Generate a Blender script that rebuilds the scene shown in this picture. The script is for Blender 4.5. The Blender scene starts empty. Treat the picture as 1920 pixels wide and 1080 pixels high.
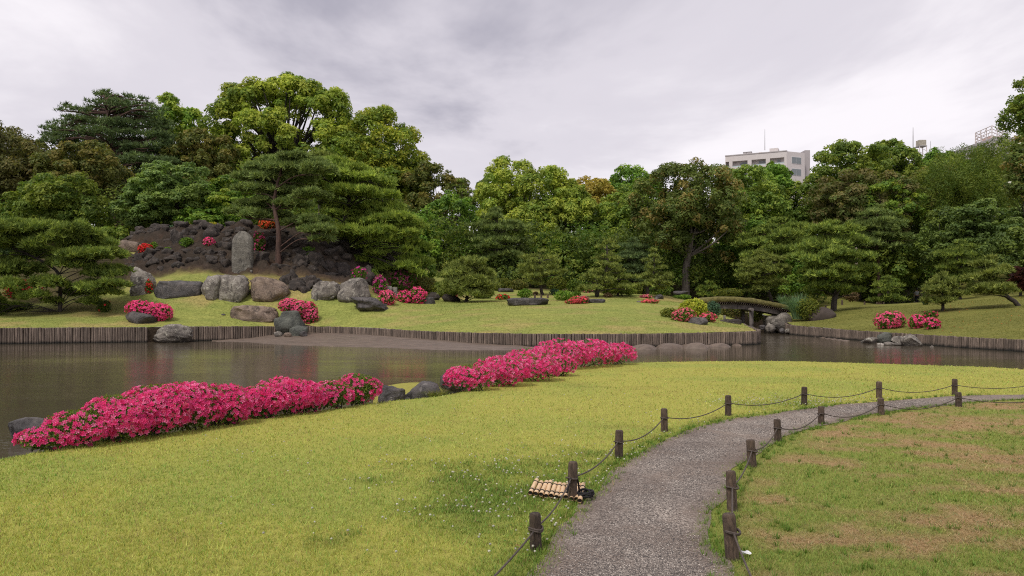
import bpy, bmesh, math, random
import numpy as np
from mathutils import Vector, Matrix
from mathutils.geometry import delaunay_2d_cdt

S = bpy.context.scene
COL = S.collection
random.seed(7)
F, HY, EYE = 1400.0, 570.0, 1.65          # focal length in photo pixels, horizon row, eye height
WATER = -0.5
DENOISE = False

# ------------------------------------------------------------ camera, sky, sun, exposure
cam_d = bpy.data.cameras.new("camera")
cam = bpy.data.objects.new("camera", cam_d)
COL.objects.link(cam)
cam.location = (0, 0, EYE)
cam.rotation_euler = (math.pi / 2, 0, 0)
cam_d.sensor_width = 36.0
cam_d.lens = 36.0 * F / 1920.0
cam_d.shift_y = (HY - 540.0) / 1920.0
cam_d.clip_end = 2000
S.camera = cam

SUN_EL, SUN_AZ = math.radians(58), math.radians(215)     # azimuth clockwise from +Y: behind and left of the camera
w = bpy.data.worlds.new("World")
S.world = w
w.use_nodes = True
nt = w.node_tree
nt.nodes.clear()
N = nt.nodes.new
L = nt.links.new
out = N("ShaderNodeOutputWorld")
sky = N("ShaderNodeTexSky"); sky.sky_type = 'NISHITA'; sky.sun_disc = False
sky.sun_elevation = SUN_EL; sky.sun_rotation = SUN_AZ
bg1 = N("ShaderNodeBackground"); bg1.inputs[1].default_value = 0.05
L(sky.outputs[0], bg1.inputs[0])
tc = N("ShaderNodeTexCoord")
sep = N("ShaderNodeSeparateXYZ"); L(tc.outputs['Generated'], sep.inputs[0])
zz = N("ShaderNodeMath"); zz.operation = 'ABSOLUTE'; L(sep.outputs[2], zz.inputs[0])
za = N("ShaderNodeMath"); za.operation = 'ADD'; L(zz.outputs[0], za.inputs[0]); za.inputs[1].default_value = 0.22
dx = N("ShaderNodeMath"); dx.operation = 'DIVIDE'; L(sep.outputs[0], dx.inputs[0]); L(za.outputs[0], dx.inputs[1])
dy = N("ShaderNodeMath"); dy.operation = 'DIVIDE'; L(sep.outputs[1], dy.inputs[0]); L(za.outputs[0], dy.inputs[1])
cmb = N("ShaderNodeCombineXYZ"); L(dx.outputs[0], cmb.inputs[0]); L(dy.outputs[0], cmb.inputs[1]); cmb.inputs[2].default_value = 17.9
n1 = N("ShaderNodeTexNoise"); n1.inputs['Scale'].default_value = 0.8; n1.inputs['Detail'].default_value = 7; n1.inputs['Roughness'].default_value = 0.56
n1.inputs['Distortion'].default_value = 0.35
L(cmb.outputs[0], n1.inputs['Vector'])
cr = N("ShaderNodeValToRGB")
cr.color_ramp.interpolation = 'EASE'
e = cr.color_ramp.elements
e[0].position = 0.30; e[0].color = (0.275, 0.264, 0.312, 1)
e[1].position = 0.63; e[1].color = (0.64, 0.61, 0.635, 1)
m_ = e.new(0.45); m_.color = (0.48, 0.455, 0.495, 1)
L(n1.outputs[0], cr.inputs[0])
bg2 = N("ShaderNodeBackground"); bg2.inputs[1].default_value = 1.0
L(cr.outputs[0], bg2.inputs[0])
mx = N("ShaderNodeMixShader"); mx.inputs[0].default_value = 0.94
L(bg1.outputs[0], mx.inputs[1]); L(bg2.outputs[0], mx.inputs[2]); L(mx.outputs[0], out.inputs[0])

sd = bpy.data.lights.new("sun", 'SUN')
sd.energy = 1.5
sd.angle = math.radians(13)
sd.color = (1.0, 0.95, 0.86)
sun = bpy.data.objects.new("sun", sd)
COL.objects.link(sun)
sv = Vector((math.sin(SUN_AZ) * math.cos(SUN_EL), math.cos(SUN_AZ) * math.cos(SUN_EL), math.sin(SUN_EL)))
sun.rotation_euler = sv.to_track_quat('Z', 'Y').to_euler()
sun.location = (0, -20, 60)

S.view_settings.view_transform = 'Standard'
S.view_settings.look = 'None'
S.view_settings.exposure = 0.7
S.view_settings.gamma = 1.0
S.view_settings.use_curve_mapping = False
S.render.engine = 'CYCLES'
cy = S.cycles
cy.max_bounces = 6; cy.diffuse_bounces = 4; cy.glossy_bounces = 3; cy.transmission_bounces = 3; cy.transparent_max_bounces = 4
cy.filter_width = 1.1
cy.use_denoising = DENOISE
cy.caustics_reflective = False; cy.caustics_refractive = False

# ------------------------------------------------------------ naming
def tag(o, label=None, cat=None, group=None, kind=None):
    if label: o['label'] = label
    if cat: o['category'] = cat
    if group: o['group'] = group
    if kind: o['kind'] = kind
    return o

def thing(name, loc, label, cat, group=None):
    o = bpy.data.objects.new(name, None)
    o.empty_display_size = 0.2
    COL.objects.link(o)
    o.location = loc
    return tag(o, label, cat, group)

# ------------------------------------------------------------ maths
def P(px, py, D):
    return np.array([(px - 960.0) / F * D, D, EYE + (HY - py) / F * D])

def G(px, py, z=0.0):
    D = (EYE - z) * F / (py - HY)
    return np.array([(px - 960.0) / F * D, D, z])

def nrm(v):
    return v / np.maximum(np.linalg.norm(v, axis=-1, keepdims=True), 1e-9)

def hash3(i, j, k):
    return np.modf(np.abs(np.sin(i * 127.1 + j * 311.7 + k * 74.7) * 43758.5453))[0]

def vnoise(p):
    p = np.asarray(p, float)
    i = np.floor(p); f = p - i; f = f * f * (3 - 2 * f)
    o = 0
    for a in (0, 1):
        for b in (0, 1):
            for c in (0, 1):
                wgt = (f[:, 0] if a else 1 - f[:, 0]) * (f[:, 1] if b else 1 - f[:, 1]) * (f[:, 2] if c else 1 - f[:, 2])
                o = o + wgt * hash3(i[:, 0] + a, i[:, 1] + b, i[:, 2] + c)
    return o

def fbm(p, o=4):
    p = np.asarray(p, float); s = 0; a = 0.5
    for _ in range(o):
        s = s + a * vnoise(p); p = p * 2.03 + 17.3; a *= 0.5
    return s / 0.94

def fbm2(x, y, sc, o=4, seed=0):
    return fbm(np.stack([x * sc, y * sc, np.full_like(x, seed * 1.37)], 1), o)

def inpoly(x, y, poly):
    r = np.zeros(len(x), bool)
    n = len(poly)
    for i in range(n):
        x1, y1 = poly[i]; x2, y2 = poly[(i + 1) % n]
        if y1 == y2: continue
        c = ((y1 > y) != (y2 > y)) & (x < (x2 - x1) * (y - y1) / (y2 - y1) + x1)
        r ^= c
    return r

def dist_line(x, y, pl):
    d = np.full(len(x), 1e9)
    for (x1, y1), (x2, y2) in zip(pl[:-1], pl[1:]):
        vx, vy = x2 - x1, y2 - y1
        t = np.clip(((x - x1) * vx + (y - y1) * vy) / (vx * vx + vy * vy + 1e-12), 0, 1)
        d = np.minimum(d, np.hypot(x - x1 - t * vx, y - y1 - t * vy))
    return d

def resample(pl, step):
    """evenly spaced points along a polyline (any dimension), smoothed by Catmull-Rom"""
    pl = np.asarray(pl, float)
    q = np.vstack([2 * pl[0] - pl[1], pl, 2 * pl[-1] - pl[-2]])
    pts = []
    for i in range(1, len(q) - 2):
        for t in np.linspace(0, 1, 16, endpoint=False):
            a, b, c, d = q[i - 1], q[i], q[i + 1], q[i + 2]
            pts.append(0.5 * (2 * b + (c - a) * t + (2 * a - 5 * b + 4 * c - d) * t * t + (3 * b - a - 3 * c + d) * t ** 3))
    pts.append(pl[-1]); pts = np.array(pts)
    s = np.concatenate([[0], np.cumsum(np.linalg.norm(np.diff(pts, axis=0), axis=1))])
    n = max(2, int(round(s[-1] / step)) + 1)
    u = np.linspace(0, s[-1], n)
    return np.stack([np.interp(u, s, pts[:, k]) for k in range(pts.shape[1])], 1)

# ------------------------------------------------------------ meshes
class MB:
    """collects geometry; build() links it as ONE mesh object"""
    def __init__(s):
        s.v = []; s.f = []; s.c = []; s.n = 0
    def add(s, v, f, col=None):
        v = np.asarray(v, float).reshape(-1, 3)
        s.v.append(v)
        f = np.asarray(f, int)
        s.f.append(f + s.n)
        if col is None: col = (1, 1, 1)
        col = np.asarray(col, float)
        if col.ndim == 1: col = np.tile(col, (len(v), 1))
        s.c.append(col)
        s.n += len(v)
    def addm(s, v, fs, col=None):
        """mixed face list"""
        base = s.n
        v = np.asarray(v, float)
        s.v.append(v)
        for k in sorted({len(f) for f in fs}):
            s.f.append(np.array([f for f in fs if len(f) == k], int) + base)
        if col is None: col = (1, 1, 1)
        col = np.asarray(col, float)
        if col.ndim == 1: col = np.tile(col, (len(v), 1))
        s.c.append(col); s.n += len(v)
    def box(s, lo, hi, col=None):
        x0, y0, z0 = lo; x1, y1, z1 = hi
        v = [(x0, y0, z0), (x1, y0, z0), (x1, y1, z0), (x0, y1, z0), (x0, y0, z1), (x1, y0, z1), (x1, y1, z1), (x0, y1, z1)]
        s.add(v, [(0, 3, 2, 1), (4, 5, 6, 7), (0, 1, 5, 4), (1, 2, 6, 5), (2, 3, 7, 6), (3, 0, 4, 7)], col)
    def tube(s, path, rad, seg=8, col=None, cap=True):
        path = np.asarray(path, float); n = len(path)
        rad = np.broadcast_to(np.asarray(rad, float), (n,))
        t = nrm(np.gradient(path, axis=0))
        up = np.array([0, 0, 1.0]) if abs(t[0, 2]) < 0.9 else np.array([1.0, 0, 0])
        a = nrm(np.cross(t, up)); 
        for i in range(1, n):
            if np.dot(a[i], a[i - 1]) < 0: a[i] = -a[i]
        b = np.cross(t, a)
        ang = np.linspace(0, 2 * math.pi, seg, endpoint=False)
        ring = path[:, None, :] + rad[:, None, None] * (np.cos(ang)[None, :, None] * a[:, None, :] + np.sin(ang)[None, :, None] * b[:, None, :])
        v = ring.reshape(-1, 3)
        i, j = np.meshgrid(np.arange(n - 1), np.arange(seg), indexing='ij')
        j2 = (j + 1) % seg
        f = np.stack([i * seg + j, i * seg + j2, (i + 1) * seg + j2, (i + 1) * seg + j], -1).reshape(-1, 4)
        if cap:
            v = np.vstack([v, path[0], path[-1]])
            k = np.arange(seg); k2 = (k + 1) % seg
            f0 = np.stack([np.full(seg, n * seg), k2, k, k], 1)[:, :3]
            f1 = np.stack([np.full(seg, n * seg + 1), (n - 1) * seg + k, (n - 1) * seg + k2], 1)
            base = s.n
            s.v.append(v); s.f += [f + base, f0 + base, f1 + base]
            c = np.asarray(col if col is not None else (1, 1, 1), float)
            s.c.append(np.tile(c, (len(v), 1))); s.n += len(v)
        else:
            s.add(v, f, col)
    def build(s, name, mat, parent=None, smooth=False, kind=None, origin=None):
        v = np.vstack(s.v) if s.v else np.zeros((0, 3))
        if parent is not None and origin is None:
            origin = np.array(parent.location)
        elif origin is None:
            origin = np.zeros(3)
        v = v - np.asarray(origin)
        me = bpy.data.meshes.new(name)
        fs = {}
        for f in s.f:
            if len(f): fs.setdefault(f.shape[1], []).append(f)
        loops = []; starts = []; tot = 0; nf = 0
        for k, l in fs.items():
            a = np.vstack(l)
            loops.append(a.ravel()); starts.append(tot + np.arange(len(a)) * k)
            tot += a.size; nf += len(a)
        me.vertices.add(len(v)); me.vertices.foreach_set('co', v.astype(np.float32).ravel())
        me.loops.add(tot); me.loops.foreach_set('vertex_index', np.concatenate(loops).astype(np.int32))
        me.polygons.add(nf); me.polygons.foreach_set('loop_start', np.concatenate(starts).astype(np.int32))
        me.polygons.foreach_set('use_smooth', np.full(nf, bool(smooth)))
        c = np.vstack(s.c)
        at = me.attributes.new('col', 'FLOAT_COLOR', 'POINT')
        at.data.foreach_set('color', np.hstack([c, np.ones((len(c), 1))]).astype(np.float32).ravel())
        me.update(calc_edges=True)
        me.materials.append(mat)
        o = bpy.data.objects.new(name, me)
        COL.objects.link(o)
        if parent is not None: o.parent = parent
        else: o.location = origin
        if kind: o['kind'] = kind
        return o

def mobj(name, me, parent=None, loc=(0, 0, 0)):
    o = bpy.data.objects.new(name, me); COL.objects.link(o)
    if parent is not None: o.parent = parent
    o.location = loc
    return o

# ------------------------------------------------------------ materials
def material(name):
    m = bpy.data.materials.new(name); m.use_nodes = True
    t = m.node_tree; t.nodes.clear()
    o = t.nodes.new("ShaderNodeOutputMaterial")
    b = t.nodes.new("ShaderNodeBsdfPrincipled")
    t.links.new(b.outputs[0], o.inputs[0])
    return m, t, b, o

def noise_node(t, vec, scale, detail=5, rough=0.55, dist=0.0):
    n = t.nodes.new("ShaderNodeTexNoise")
    n.inputs['Scale'].default_value = scale; n.inputs['Detail'].default_value = detail
    n.inputs['Roughness'].default_value = rough; n.inputs['Distortion'].default_value = dist
    t.links.new(vec, n.inputs['Vector'])
    return n

def ramp(t, fac, stops):
    r = t.nodes.new("ShaderNodeValToRGB")
    el = r.color_ramp.elements
    el[0].position = stops[0][0]; el[0].color = (*stops[0][1], 1)
    el[1].position = stops[-1][0]; el[1].color = (*stops[-1][1], 1)
    for p_, c_ in stops[1:-1]:
        q = el.new(p_); q.color = (*c_, 1)
    t.links.new(fac, r.inputs[0])
    return r

def mixc(t, fac, a, b, mode='MIX'):
    m = t.nodes.new("ShaderNodeMix"); m.data_type = 'RGBA'; m.blend_type = mode
    if hasattr(fac, 'links'): t.links.new(fac, m.inputs[0])
    else: m.inputs[0].default_value = fac
    for k, q in ((6, a), (7, b)):
        if hasattr(q, 'links'): t.links.new(q, m.inputs[k])
        else: m.inputs[k].default_value = (*q, 1)
    return m.outputs[2]

def mathn(t, op, a, b=None):
    m = t.nodes.new("ShaderNodeMath"); m.operation = op
    for k, q in ((0, a), (1, b)):
        if q is None: continue
        if hasattr(q, 'links'): t.links.new(q, m.inputs[k])
        else: m.inputs[k].default_value = q
    return m.outputs[0]

def bump(t, b, h, strength=0.5, dist=0.05):
    n = t.nodes.new("ShaderNodeBump")
    n.inputs['Strength'].default_value = strength; n.inputs['Distance'].default_value = dist
    t.links.new(h, n.inputs['Height']); t.links.new(n.outputs[0], b.inputs['Normal'])

def coords(t, obj=False):
    if obj:
        c = t.nodes.new("ShaderNodeTexCoord"); return c.outputs['Object']
    g = t.nodes.new("ShaderNodeNewGeometry"); return g.outputs['Position']

def scaled(t, vec, sx, sy, sz):
    m = t.nodes.new("ShaderNodeMapping"); m.inputs['Scale'].default_value = (sx, sy, sz)
    t.links.new(vec, m.inputs['Vector']); return m.outputs[0]

def attr(t, name):
    a = t.nodes.new("ShaderNodeAttribute"); a.attribute_name = name; return a

def objrand(t):
    return t.nodes.new("ShaderNodeObjectInfo").outputs['Random']

def leaf_mat(name, trans=0.3, rough=0.5, spec=0.25):
    m, t, b, o = material(name)
    a = attr(t, 'col')
    t.links.new(a.outputs['Color'], b.inputs['Base Color'])
    b.inputs['Roughness'].default_value = rough
    b.inputs['Specular IOR Level'].default_value = spec
    tr = t.nodes.new("ShaderNodeBsdfTranslucent")
    t.links.new(mixc(t, 1.0, a.outputs['Color'], (1.0, 1.05, 0.55), 'MULTIPLY'), tr.inputs[0])
    x = t.nodes.new("ShaderNodeMixShader"); x.inputs[0].default_value = trans
    t.links.new(b.outputs[0], x.inputs[1]); t.links.new(tr.outputs[0], x.inputs[2]); t.links.new(x.outputs[0], o.inputs[0])
    return m

LEAF = leaf_mat("leaf", 0.43, 0.5, 0.14)
NEEDLE = leaf_mat("needle", 0.22, 0.6, 0.1)
PETAL = leaf_mat("petal", 0.35, 0.6, 0.1)
BLADE = leaf_mat("grass_blade", 0.35, 0.6, 0.12)

def bark_mat(name, ca, cb, scale=6.0):
    m, t, b, o = material(name)
    v = scaled(t, coords(t, True), 1, 1, 0.25)
    n = noise_node(t, v, scale, 6, 0.65)
    t.links.new(ramp(t, n.outputs[0], [(0.3, ca), (0.7, cb)]).outputs[0], b.inputs['Base Color'])
    b.inputs['Roughness'].default_value = 0.9
    bump(t, b, n.outputs[0], 0.9, 0.08)
    return m
BARK = bark_mat("bark", (0.02, 0.016, 0.013), (0.07, 0.055, 0.045))
BARK_RED = bark_mat("bark_red", (0.03, 0.016, 0.013), (0.13, 0.072, 0.052), 5)
BARK_PALE = bark_mat("bark_pale", (0.05, 0.04, 0.035), (0.2, 0.17, 0.14), 5)

def rock_mat(name, c1, c2, c3, lichen=(0.34, 0.32, 0.27), amt=0.62, scale=1.2, rough=0.75):
    m, t, b, o = material(name); scale = scale * 1.5
    p = coords(t, True)
    off = t.nodes.new("ShaderNodeVectorMath"); off.operation = 'ADD'
    cm = t.nodes.new("ShaderNodeCombineXYZ")
    r = mathn(t, 'MULTIPLY', objrand(t), 40.0)
    for k in range(3): t.links.new(r, cm.inputs[k])
    t.links.new(p, off.inputs[0]); t.links.new(cm.outputs[0], off.inputs[1]); p = off.outputs[0]
    n = noise_node(t, p, scale, 7, 0.62, 0.5)
    base = ramp(t, n.outputs[0], [(0.3, c1), (0.5, c2), (0.72, c3)]).outputs[0]
    n2 = noise_node(t, p, scale * 2.3, 8, 0.7, 0.8)
    lm = ramp(t, n2.outputs[0], [(amt - 0.04, (0, 0, 0)), (amt + 0.06, (1, 1, 1))]).outputs[0]
    base = mixc(t, lm, base, lichen)
    n3 = noise_node(t, scaled(t, p, 1, 1, 0.35), scale * 1.7, 5, 0.6, 1.2)
    dk = ramp(t, n3.outputs[0], [(0.36, (1, 1, 1)), (0.44, (0, 0, 0))]).outputs[0]
    base = mixc(t, mathn(t, 'MULTIPLY', dk, 0.65), base, tuple(x * 0.35 for x in c1))
    t.links.new(base, b.inputs['Base Color'])
    b.inputs['Roughness'].default_value = rough
    nb = noise_node(t, p, scale * 6, 9, 0.7)
    bump(t, b, nb.outputs[0], 0.7, 0.12)
    return m
ROCK_GREY = rock_mat("rock_grey", (0.05, 0.044, 0.038), (0.155, 0.135, 0.115), (0.29, 0.26, 0.215), (0.42, 0.39, 0.32), 0.58)
ROCK_BROWN = rock_mat("rock_brown", (0.055, 0.038, 0.028), (0.175, 0.125, 0.092), (0.30, 0.225, 0.165), (0.4, 0.33, 0.26), 0.62)
ROCK_PALE = rock_mat("rock_pale", (0.08, 0.07, 0.06), (0.2, 0.175, 0.15), (0.36, 0.33, 0.28), (0.45, 0.42, 0.36), 0.58)
ROCK_DARK = rock_mat("rock_dark", (0.022, 0.019, 0.018), (0.06, 0.052, 0.05), (0.14, 0.12, 0.11), (0.24, 0.215, 0.195), 0.66, rough=0.5)
ROCK_LAVA = rock_mat("rock_lava", (0.011, 0.008, 0.007), (0.036, 0.027, 0.021), (0.085, 0.064, 0.051), (0.19, 0.16, 0.135), 0.62, 2.0, 0.85)
ROCK_GREEN = rock_mat("rock_green", (0.03, 0.032, 0.028), (0.085, 0.09, 0.075), (0.16, 0.165, 0.135), (0.22, 0.22, 0.17), 0.64)
ROCK_RED = rock_mat("rock_red", (0.05, 0.028, 0.02), (0.14, 0.075, 0.055), (0.22, 0.13, 0.1))
STONE_SLAB = rock_mat("stone_slab", (0.07, 0.064, 0.054), (0.155, 0.142, 0.118), (0.235, 0.218, 0.182), (0.38, 0.365, 0.33), 0.64, 1.5)

def wood_mat(name, ca, cb, sc=9.0, wet=False):
    m, t, b, o = material(name)
    p = coords(t, True)
    off = t.nodes.new("ShaderNodeVectorMath"); off.operation = 'ADD'
    cm = t.nodes.new("ShaderNodeCombineXYZ"); r = objrand(t)
    for k in range(3): t.links.new(mathn(t, 'MULTIPLY', r, 31.0), cm.inputs[k])
    t.links.new(p, off.inputs[0]); t.links.new(cm.outputs[0], off.inputs[1])
    n = noise_node(t, scaled(t, off.outputs[0], 1, 1, 0.08), sc * 4, 6, 0.65)
    n2 = noise_node(t, off.outputs[0], sc * 0.6, 4, 0.6)
    c = ramp(t, n.outputs[0], [(0.3, ca), (0.7, cb)]).outputs[0]
    c = mixc(t, ramp(t, n2.outputs[0], [(0.4, (0, 0, 0)), (0.7, (1, 1, 1))]).outputs[0], c, tuple(x * 1.5 + 0.005 for x in cb))
    c = mixc(t, 1.0, c, ramp(t, r, [(0, (0.65, 0.65, 0.65)), (1, (1.3, 1.3, 1.3))]).outputs[0], 'MULTIPLY')
    if wet:                                     # soaked, algae dark foot of stakes standing in the pond
        sp_ = t.nodes.new("ShaderNodeSeparateXYZ"); t.links.new(coords(t), sp_.inputs[0])
        wn = noise_node(t, coords(t), 2.5, 4, 0.6)
        hz = mathn(t, 'ADD', sp_.outputs[2], mathn(t, 'MULTIPLY', wn.outputs[0], 0.22))
        c = mixc(t, ramp(t, mathn(t, 'ADD', hz, 0.62), [(0.26, (1, 1, 1)), (0.40, (0, 0, 0))]).outputs[0], c, (0.012, 0.011, 0.008))
    t.links.new(c, b.inputs['Base Color']); b.inputs['Roughness'].default_value = 0.85
    bump(t, b, n.outputs[0], 0.8, 0.01)
    return m
WOOD_POST = wood_mat("wood_post", (0.016, 0.011, 0.008), (0.085, 0.057, 0.039))
WOOD_LOG = wood_mat("wood_log", (0.045, 0.033, 0.026), (0.17, 0.13, 0.102), 4.0, True)
WOOD_BRIDGE = wood_mat("wood_bridge", (0.03, 0.025, 0.022), (0.12, 0.1, 0.09), 2.0)

def plain(name, c, rough=0.7, metal=0.0, var=0.25, sc=8.0):
    m, t, b, o = material(name)
    n = noise_node(t, coords(t, True), sc, 5, 0.6)
    t.links.new(ramp(t, n.outputs[0], [(0.25, tuple(x * (1 - var) for x in c)), (0.75, tuple(min(1, x * (1 + var)) for x in c))]).outputs[0], b.inputs['Base Color'])
    b.inputs['Roughness'].default_value = rough; b.inputs['Metallic'].default_value = metal
    return m
# ------------------------------------------------------------ the far land (island, right bank, wooded slopes)
def WP(px, D, top):      # a point on top of the log wall
    q = P(px, top, D); return (q[0], q[1], q[2])
WALL1 = [WP(-330, 38.5, 618), WP(-150, 39.2, 616.5), WP(0, 39.9, 615), WP(130, 40.9, 614), WP(275, 41.9, 613.4)]
WALL2 = [WP(349, 43.0, 612.5), WP(430, 44.0, 612), WP(516, 45.0, 611.5)]
WALL3 = [WP(575, 46.0, 612), WP(640, 45.0, 613), WP(700, 43.5, 615), WP(800, 40.2, 621), WP(950, 37.6, 625), WP(1100, 36.6, 626), WP(1200, 37.0, 625.4), WP(1300, 38.1, 624), WP(1418, 39.6, 620.5)]
CREEK_L = [(12.95, 39.6, 0.22), (14.0, 44, 0.3), (15.2, 49, 0.35), (16.2, 54, 0.5), (17.2, 60, 0.7), (17.6, 68, 0.9), (18.6, 74, 1.0)]
CREEK_R = [(22.5, 74, 0.9), (22.6, 68, 0.7), (21.6, 61, 0.5), (20.4, 56, 0.35), (19.6, 52, 0.165)]
WALL4 = [WP(1487, 52, 610), WP(1600, 44.5, 619), WP(1700, 40.2, 625.5), WP(1800, 36.6, 631.5), WP(1920, 33.4, 637), WP(2080, 30.2, 643)]

w1 = resample(WALL1, 0.35); w2 = resample(WALL2, 0.35); w3 = resample(WALL3, 0.35); w4 = resample(WALL4, 0.35)
cl = resample(CREEK_L, 0.5); crr = resample(CREEK_R, 0.5)
edge = np.vstack([w1, np.linspace(w1[-1], w2[0], 7)[1:-1], w2, np.linspace(w2[-1], w3[0], 7)[1:-1], w3, cl[1:], crr, w4[1:]])

CP = []   # control points (photo px, photo py, distance)
def cp(*rows):
    for r in rows: CP.append(P(*r))
cp((-500, 600, 45), (-200, 598, 44), (0, 600, 43), (110, 586, 46), (250, 582, 46), (100, 562, 52), (-200, 560, 55),
   (300, 568, 48), (450, 567, 48.3), (620, 566, 48.5), (700, 569, 48), (760, 570, 50), (300, 590, 45), (450, 590, 46.4), (650, 590, 46.6),
   (330, 528, 50.3), (450, 521, 50.8), (600, 529, 51), (700, 550, 51.5), (235, 540, 51), (390, 530, 50), (540, 530, 50.2), (660, 530, 50.2),
   (300, 517, 52.3), (450, 513, 52.8), (520, 511, 52.8), (620, 528, 52.8),
   (300, 472, 55.5), (450, 466, 56), (600, 480, 56), (690, 540, 54.5),
   (280, 442, 59), (330, 433, 60), (440, 431, 60), (520, 436, 60.5), (600, 446, 61), (650, 480, 59.5), (720, 547, 58),
   (222, 483, 56.0), (260, 481, 56.0), (300, 480, 56.0), (215, 471, 57.5), (260, 470, 57.5), (300, 469, 57.5), (240, 455, 59.0), (300, 450, 58.6), (150, 500, 56), (60, 520, 58), (-100, 500, 60),
   (300, 436, 66), (450, 433, 66), (600, 441, 68), (100, 470, 68), (-150, 470, 70),
   (0, 455, 92), (300, 440, 92), (540, 430, 95), (700, 460, 92), (820, 500, 90),
   (800, 571, 50), (900, 572, 48.5), (990, 572, 47.2), (1100, 571, 47.5), (1200, 570.5, 48), (1280, 573, 47.5),
   (700, 594, 46), (800, 598, 44), (900, 598, 42), (1000, 598, 41.5), (1100, 598, 41.5), (1200, 597, 42),
   (1300, 602, 42.5), (1350, 606, 43.5), (1390, 614, 44), (1340, 600, 47), (1300, 585, 49),
   (900, 563, 57), (1000, 561, 57), (1100, 560, 58), (1200, 561, 57), (800, 562, 58), (900, 549, 68), (1000, 549, 68), (1100, 550, 68), (1200, 551, 68), (1280, 553, 66),
   (900, 520, 86), (1000, 528, 86), (1150, 530, 88), (1280, 535, 82), (1310, 572, 53), (1290, 570, 55), (1340, 590, 52),
   (1500, 602, 54.5), (1560, 583, 56.5), (1600, 578, 57), (1650, 576, 57), (1750, 576, 54), (1850, 580, 48), (1920, 588, 43), (2050, 600, 37),
   (1600, 600, 50), (1700, 600, 47), (1800, 603, 42), (1900, 610, 37.5),
   (1560, 572, 66), (1650, 572, 71), (1720, 573.5, 85), (1680, 573, 78), (1800, 563, 64), (1900, 556, 58), (1850, 552, 70), (2050, 550, 55),
   (1500, 548, 84), (1630, 535, 96), (1800, 520, 86), (1920, 505, 80), (2100, 490, 75), (1700, 480, 112), (1550, 500, 112), (1900, 430, 120),
   (0, 450, 150), (500, 430, 150), (960, 490, 150), (1400, 480, 150), (1900, 400, 150), (-800, 470, 150), (2500, 420, 150), (960, 470, 300), (-1200, 470, 300), (3000, 470, 300))
CP = np.array(CP)
ctrl = np.vstack([CP, edge[::3]])
_cx = ctrl[:, :2]; _cz = ctrl[:, 2]
_K = np.linalg.norm(_cx[:, None] - _cx[None], axis=2)
_Pm = np.hstack([np.ones((len(_cx), 1)), _cx])
_A = np.block([[-_K + np.eye(len(_cx)) * 0.02, _Pm], [_Pm.T, np.zeros((3, 3))]])
_sol = np.linalg.solve(_A, np.concatenate([_cz, np.zeros(3)]))
def tz(x, y):
    x = np.atleast_1d(np.asarray(x, float)); y = np.atleast_1d(np.asarray(y, float))
    q = np.stack([x, y], 1); o = np.empty(len(q))
    for a in range(0, len(q), 8000):
        b = q[a:a + 8000]
        o[a:a + 8000] = -np.linalg.norm(b[:, None] - _cx[None], axis=2) @ _sol[:len(_cx)] + _sol[len(_cx)] + b @ _sol[len(_cx) + 1:]
    return o
def tz1(x, y): return float(tz(x, y)[0])
def TP(px, D):           # a point on the far land in the direction of a photo column
    x = (px - 960.0) / F * D
    return np.array([x, D, tz1(x, D)])

def cdt(poly, pts):
    """triangulate the inside of poly with extra interior points"""
    n = len(poly)
    vs = [Vector((float(a), float(b))) for a, b in poly] + [Vector((float(a), float(b))) for a, b in pts]
    r = delaunay_2d_cdt(vs, [], [list(range(n))], 1, 1e-4)
    v = np.array([(a.x, a.y) for a in r[0]]); f = [tuple(q) for q in r[2]]
    return v, f

def scatter_rows(x0, x1, y0, y1, step, rng):
    gx, gy = np.meshgrid(np.arange(x0, x1, step), np.arange(y0, y1, step))
    q = np.stack([gx.ravel(), gy.ravel()], 1)
    return q + rng.uniform(-0.3, 0.3, q.shape) * step

rng0 = np.random.default_rng(3)
poly = [tuple(q[:2]) for q in edge] + [(60, 28), (170, 40), (170, 300), (-170, 300), (-170, 38)]
_fine = scatter_rows(-30, -10.5, 51, 62.5, 0.2, rng0); _pf = 960 + F * _fine[:, 0] / _fine[:, 1]; _fine = _fine[(_pf > 205) & (_pf < 735)]
_co = scatter_rows(-34, 34, 33, 64, 0.55, rng0); _pc = 960 + F * _co[:, 0] / _co[:, 1]; _co = _co[~((_pc > 203) & (_pc < 737) & (_co[:, 1] > 50.9) & (_co[:, 1] < 62.6))]
ins = np.vstack([_fine, _co, scatter_rows(-60, 60, 64, 100, 1.6, rng0), scatter_rows(-165, 165, 45, 295, 7, rng0)])
ins = ins[~((np.abs(ins[:, 0]) < 60) & (ins[:, 1] < 100) & (np.arange(len(ins)) >= len(ins) - len(scatter_rows(-165, 165, 45, 295, 7, rng0))))]
ok = inpoly(ins[:, 0], ins[:, 1], poly)
ins = ins[ok]
ins = ins[dist_line(ins[:, 0], ins[:, 1], [tuple(q[:2]) for q in edge]) > 0.25]
v2, fs = cdt(poly, ins)
z = tz(v2[:, 0], v2[:, 1])
x, y = v2[:, 0], v2[:, 1]
pxs = 960 + F * x / y
pys = HY - (z - EYE) / y * F
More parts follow.
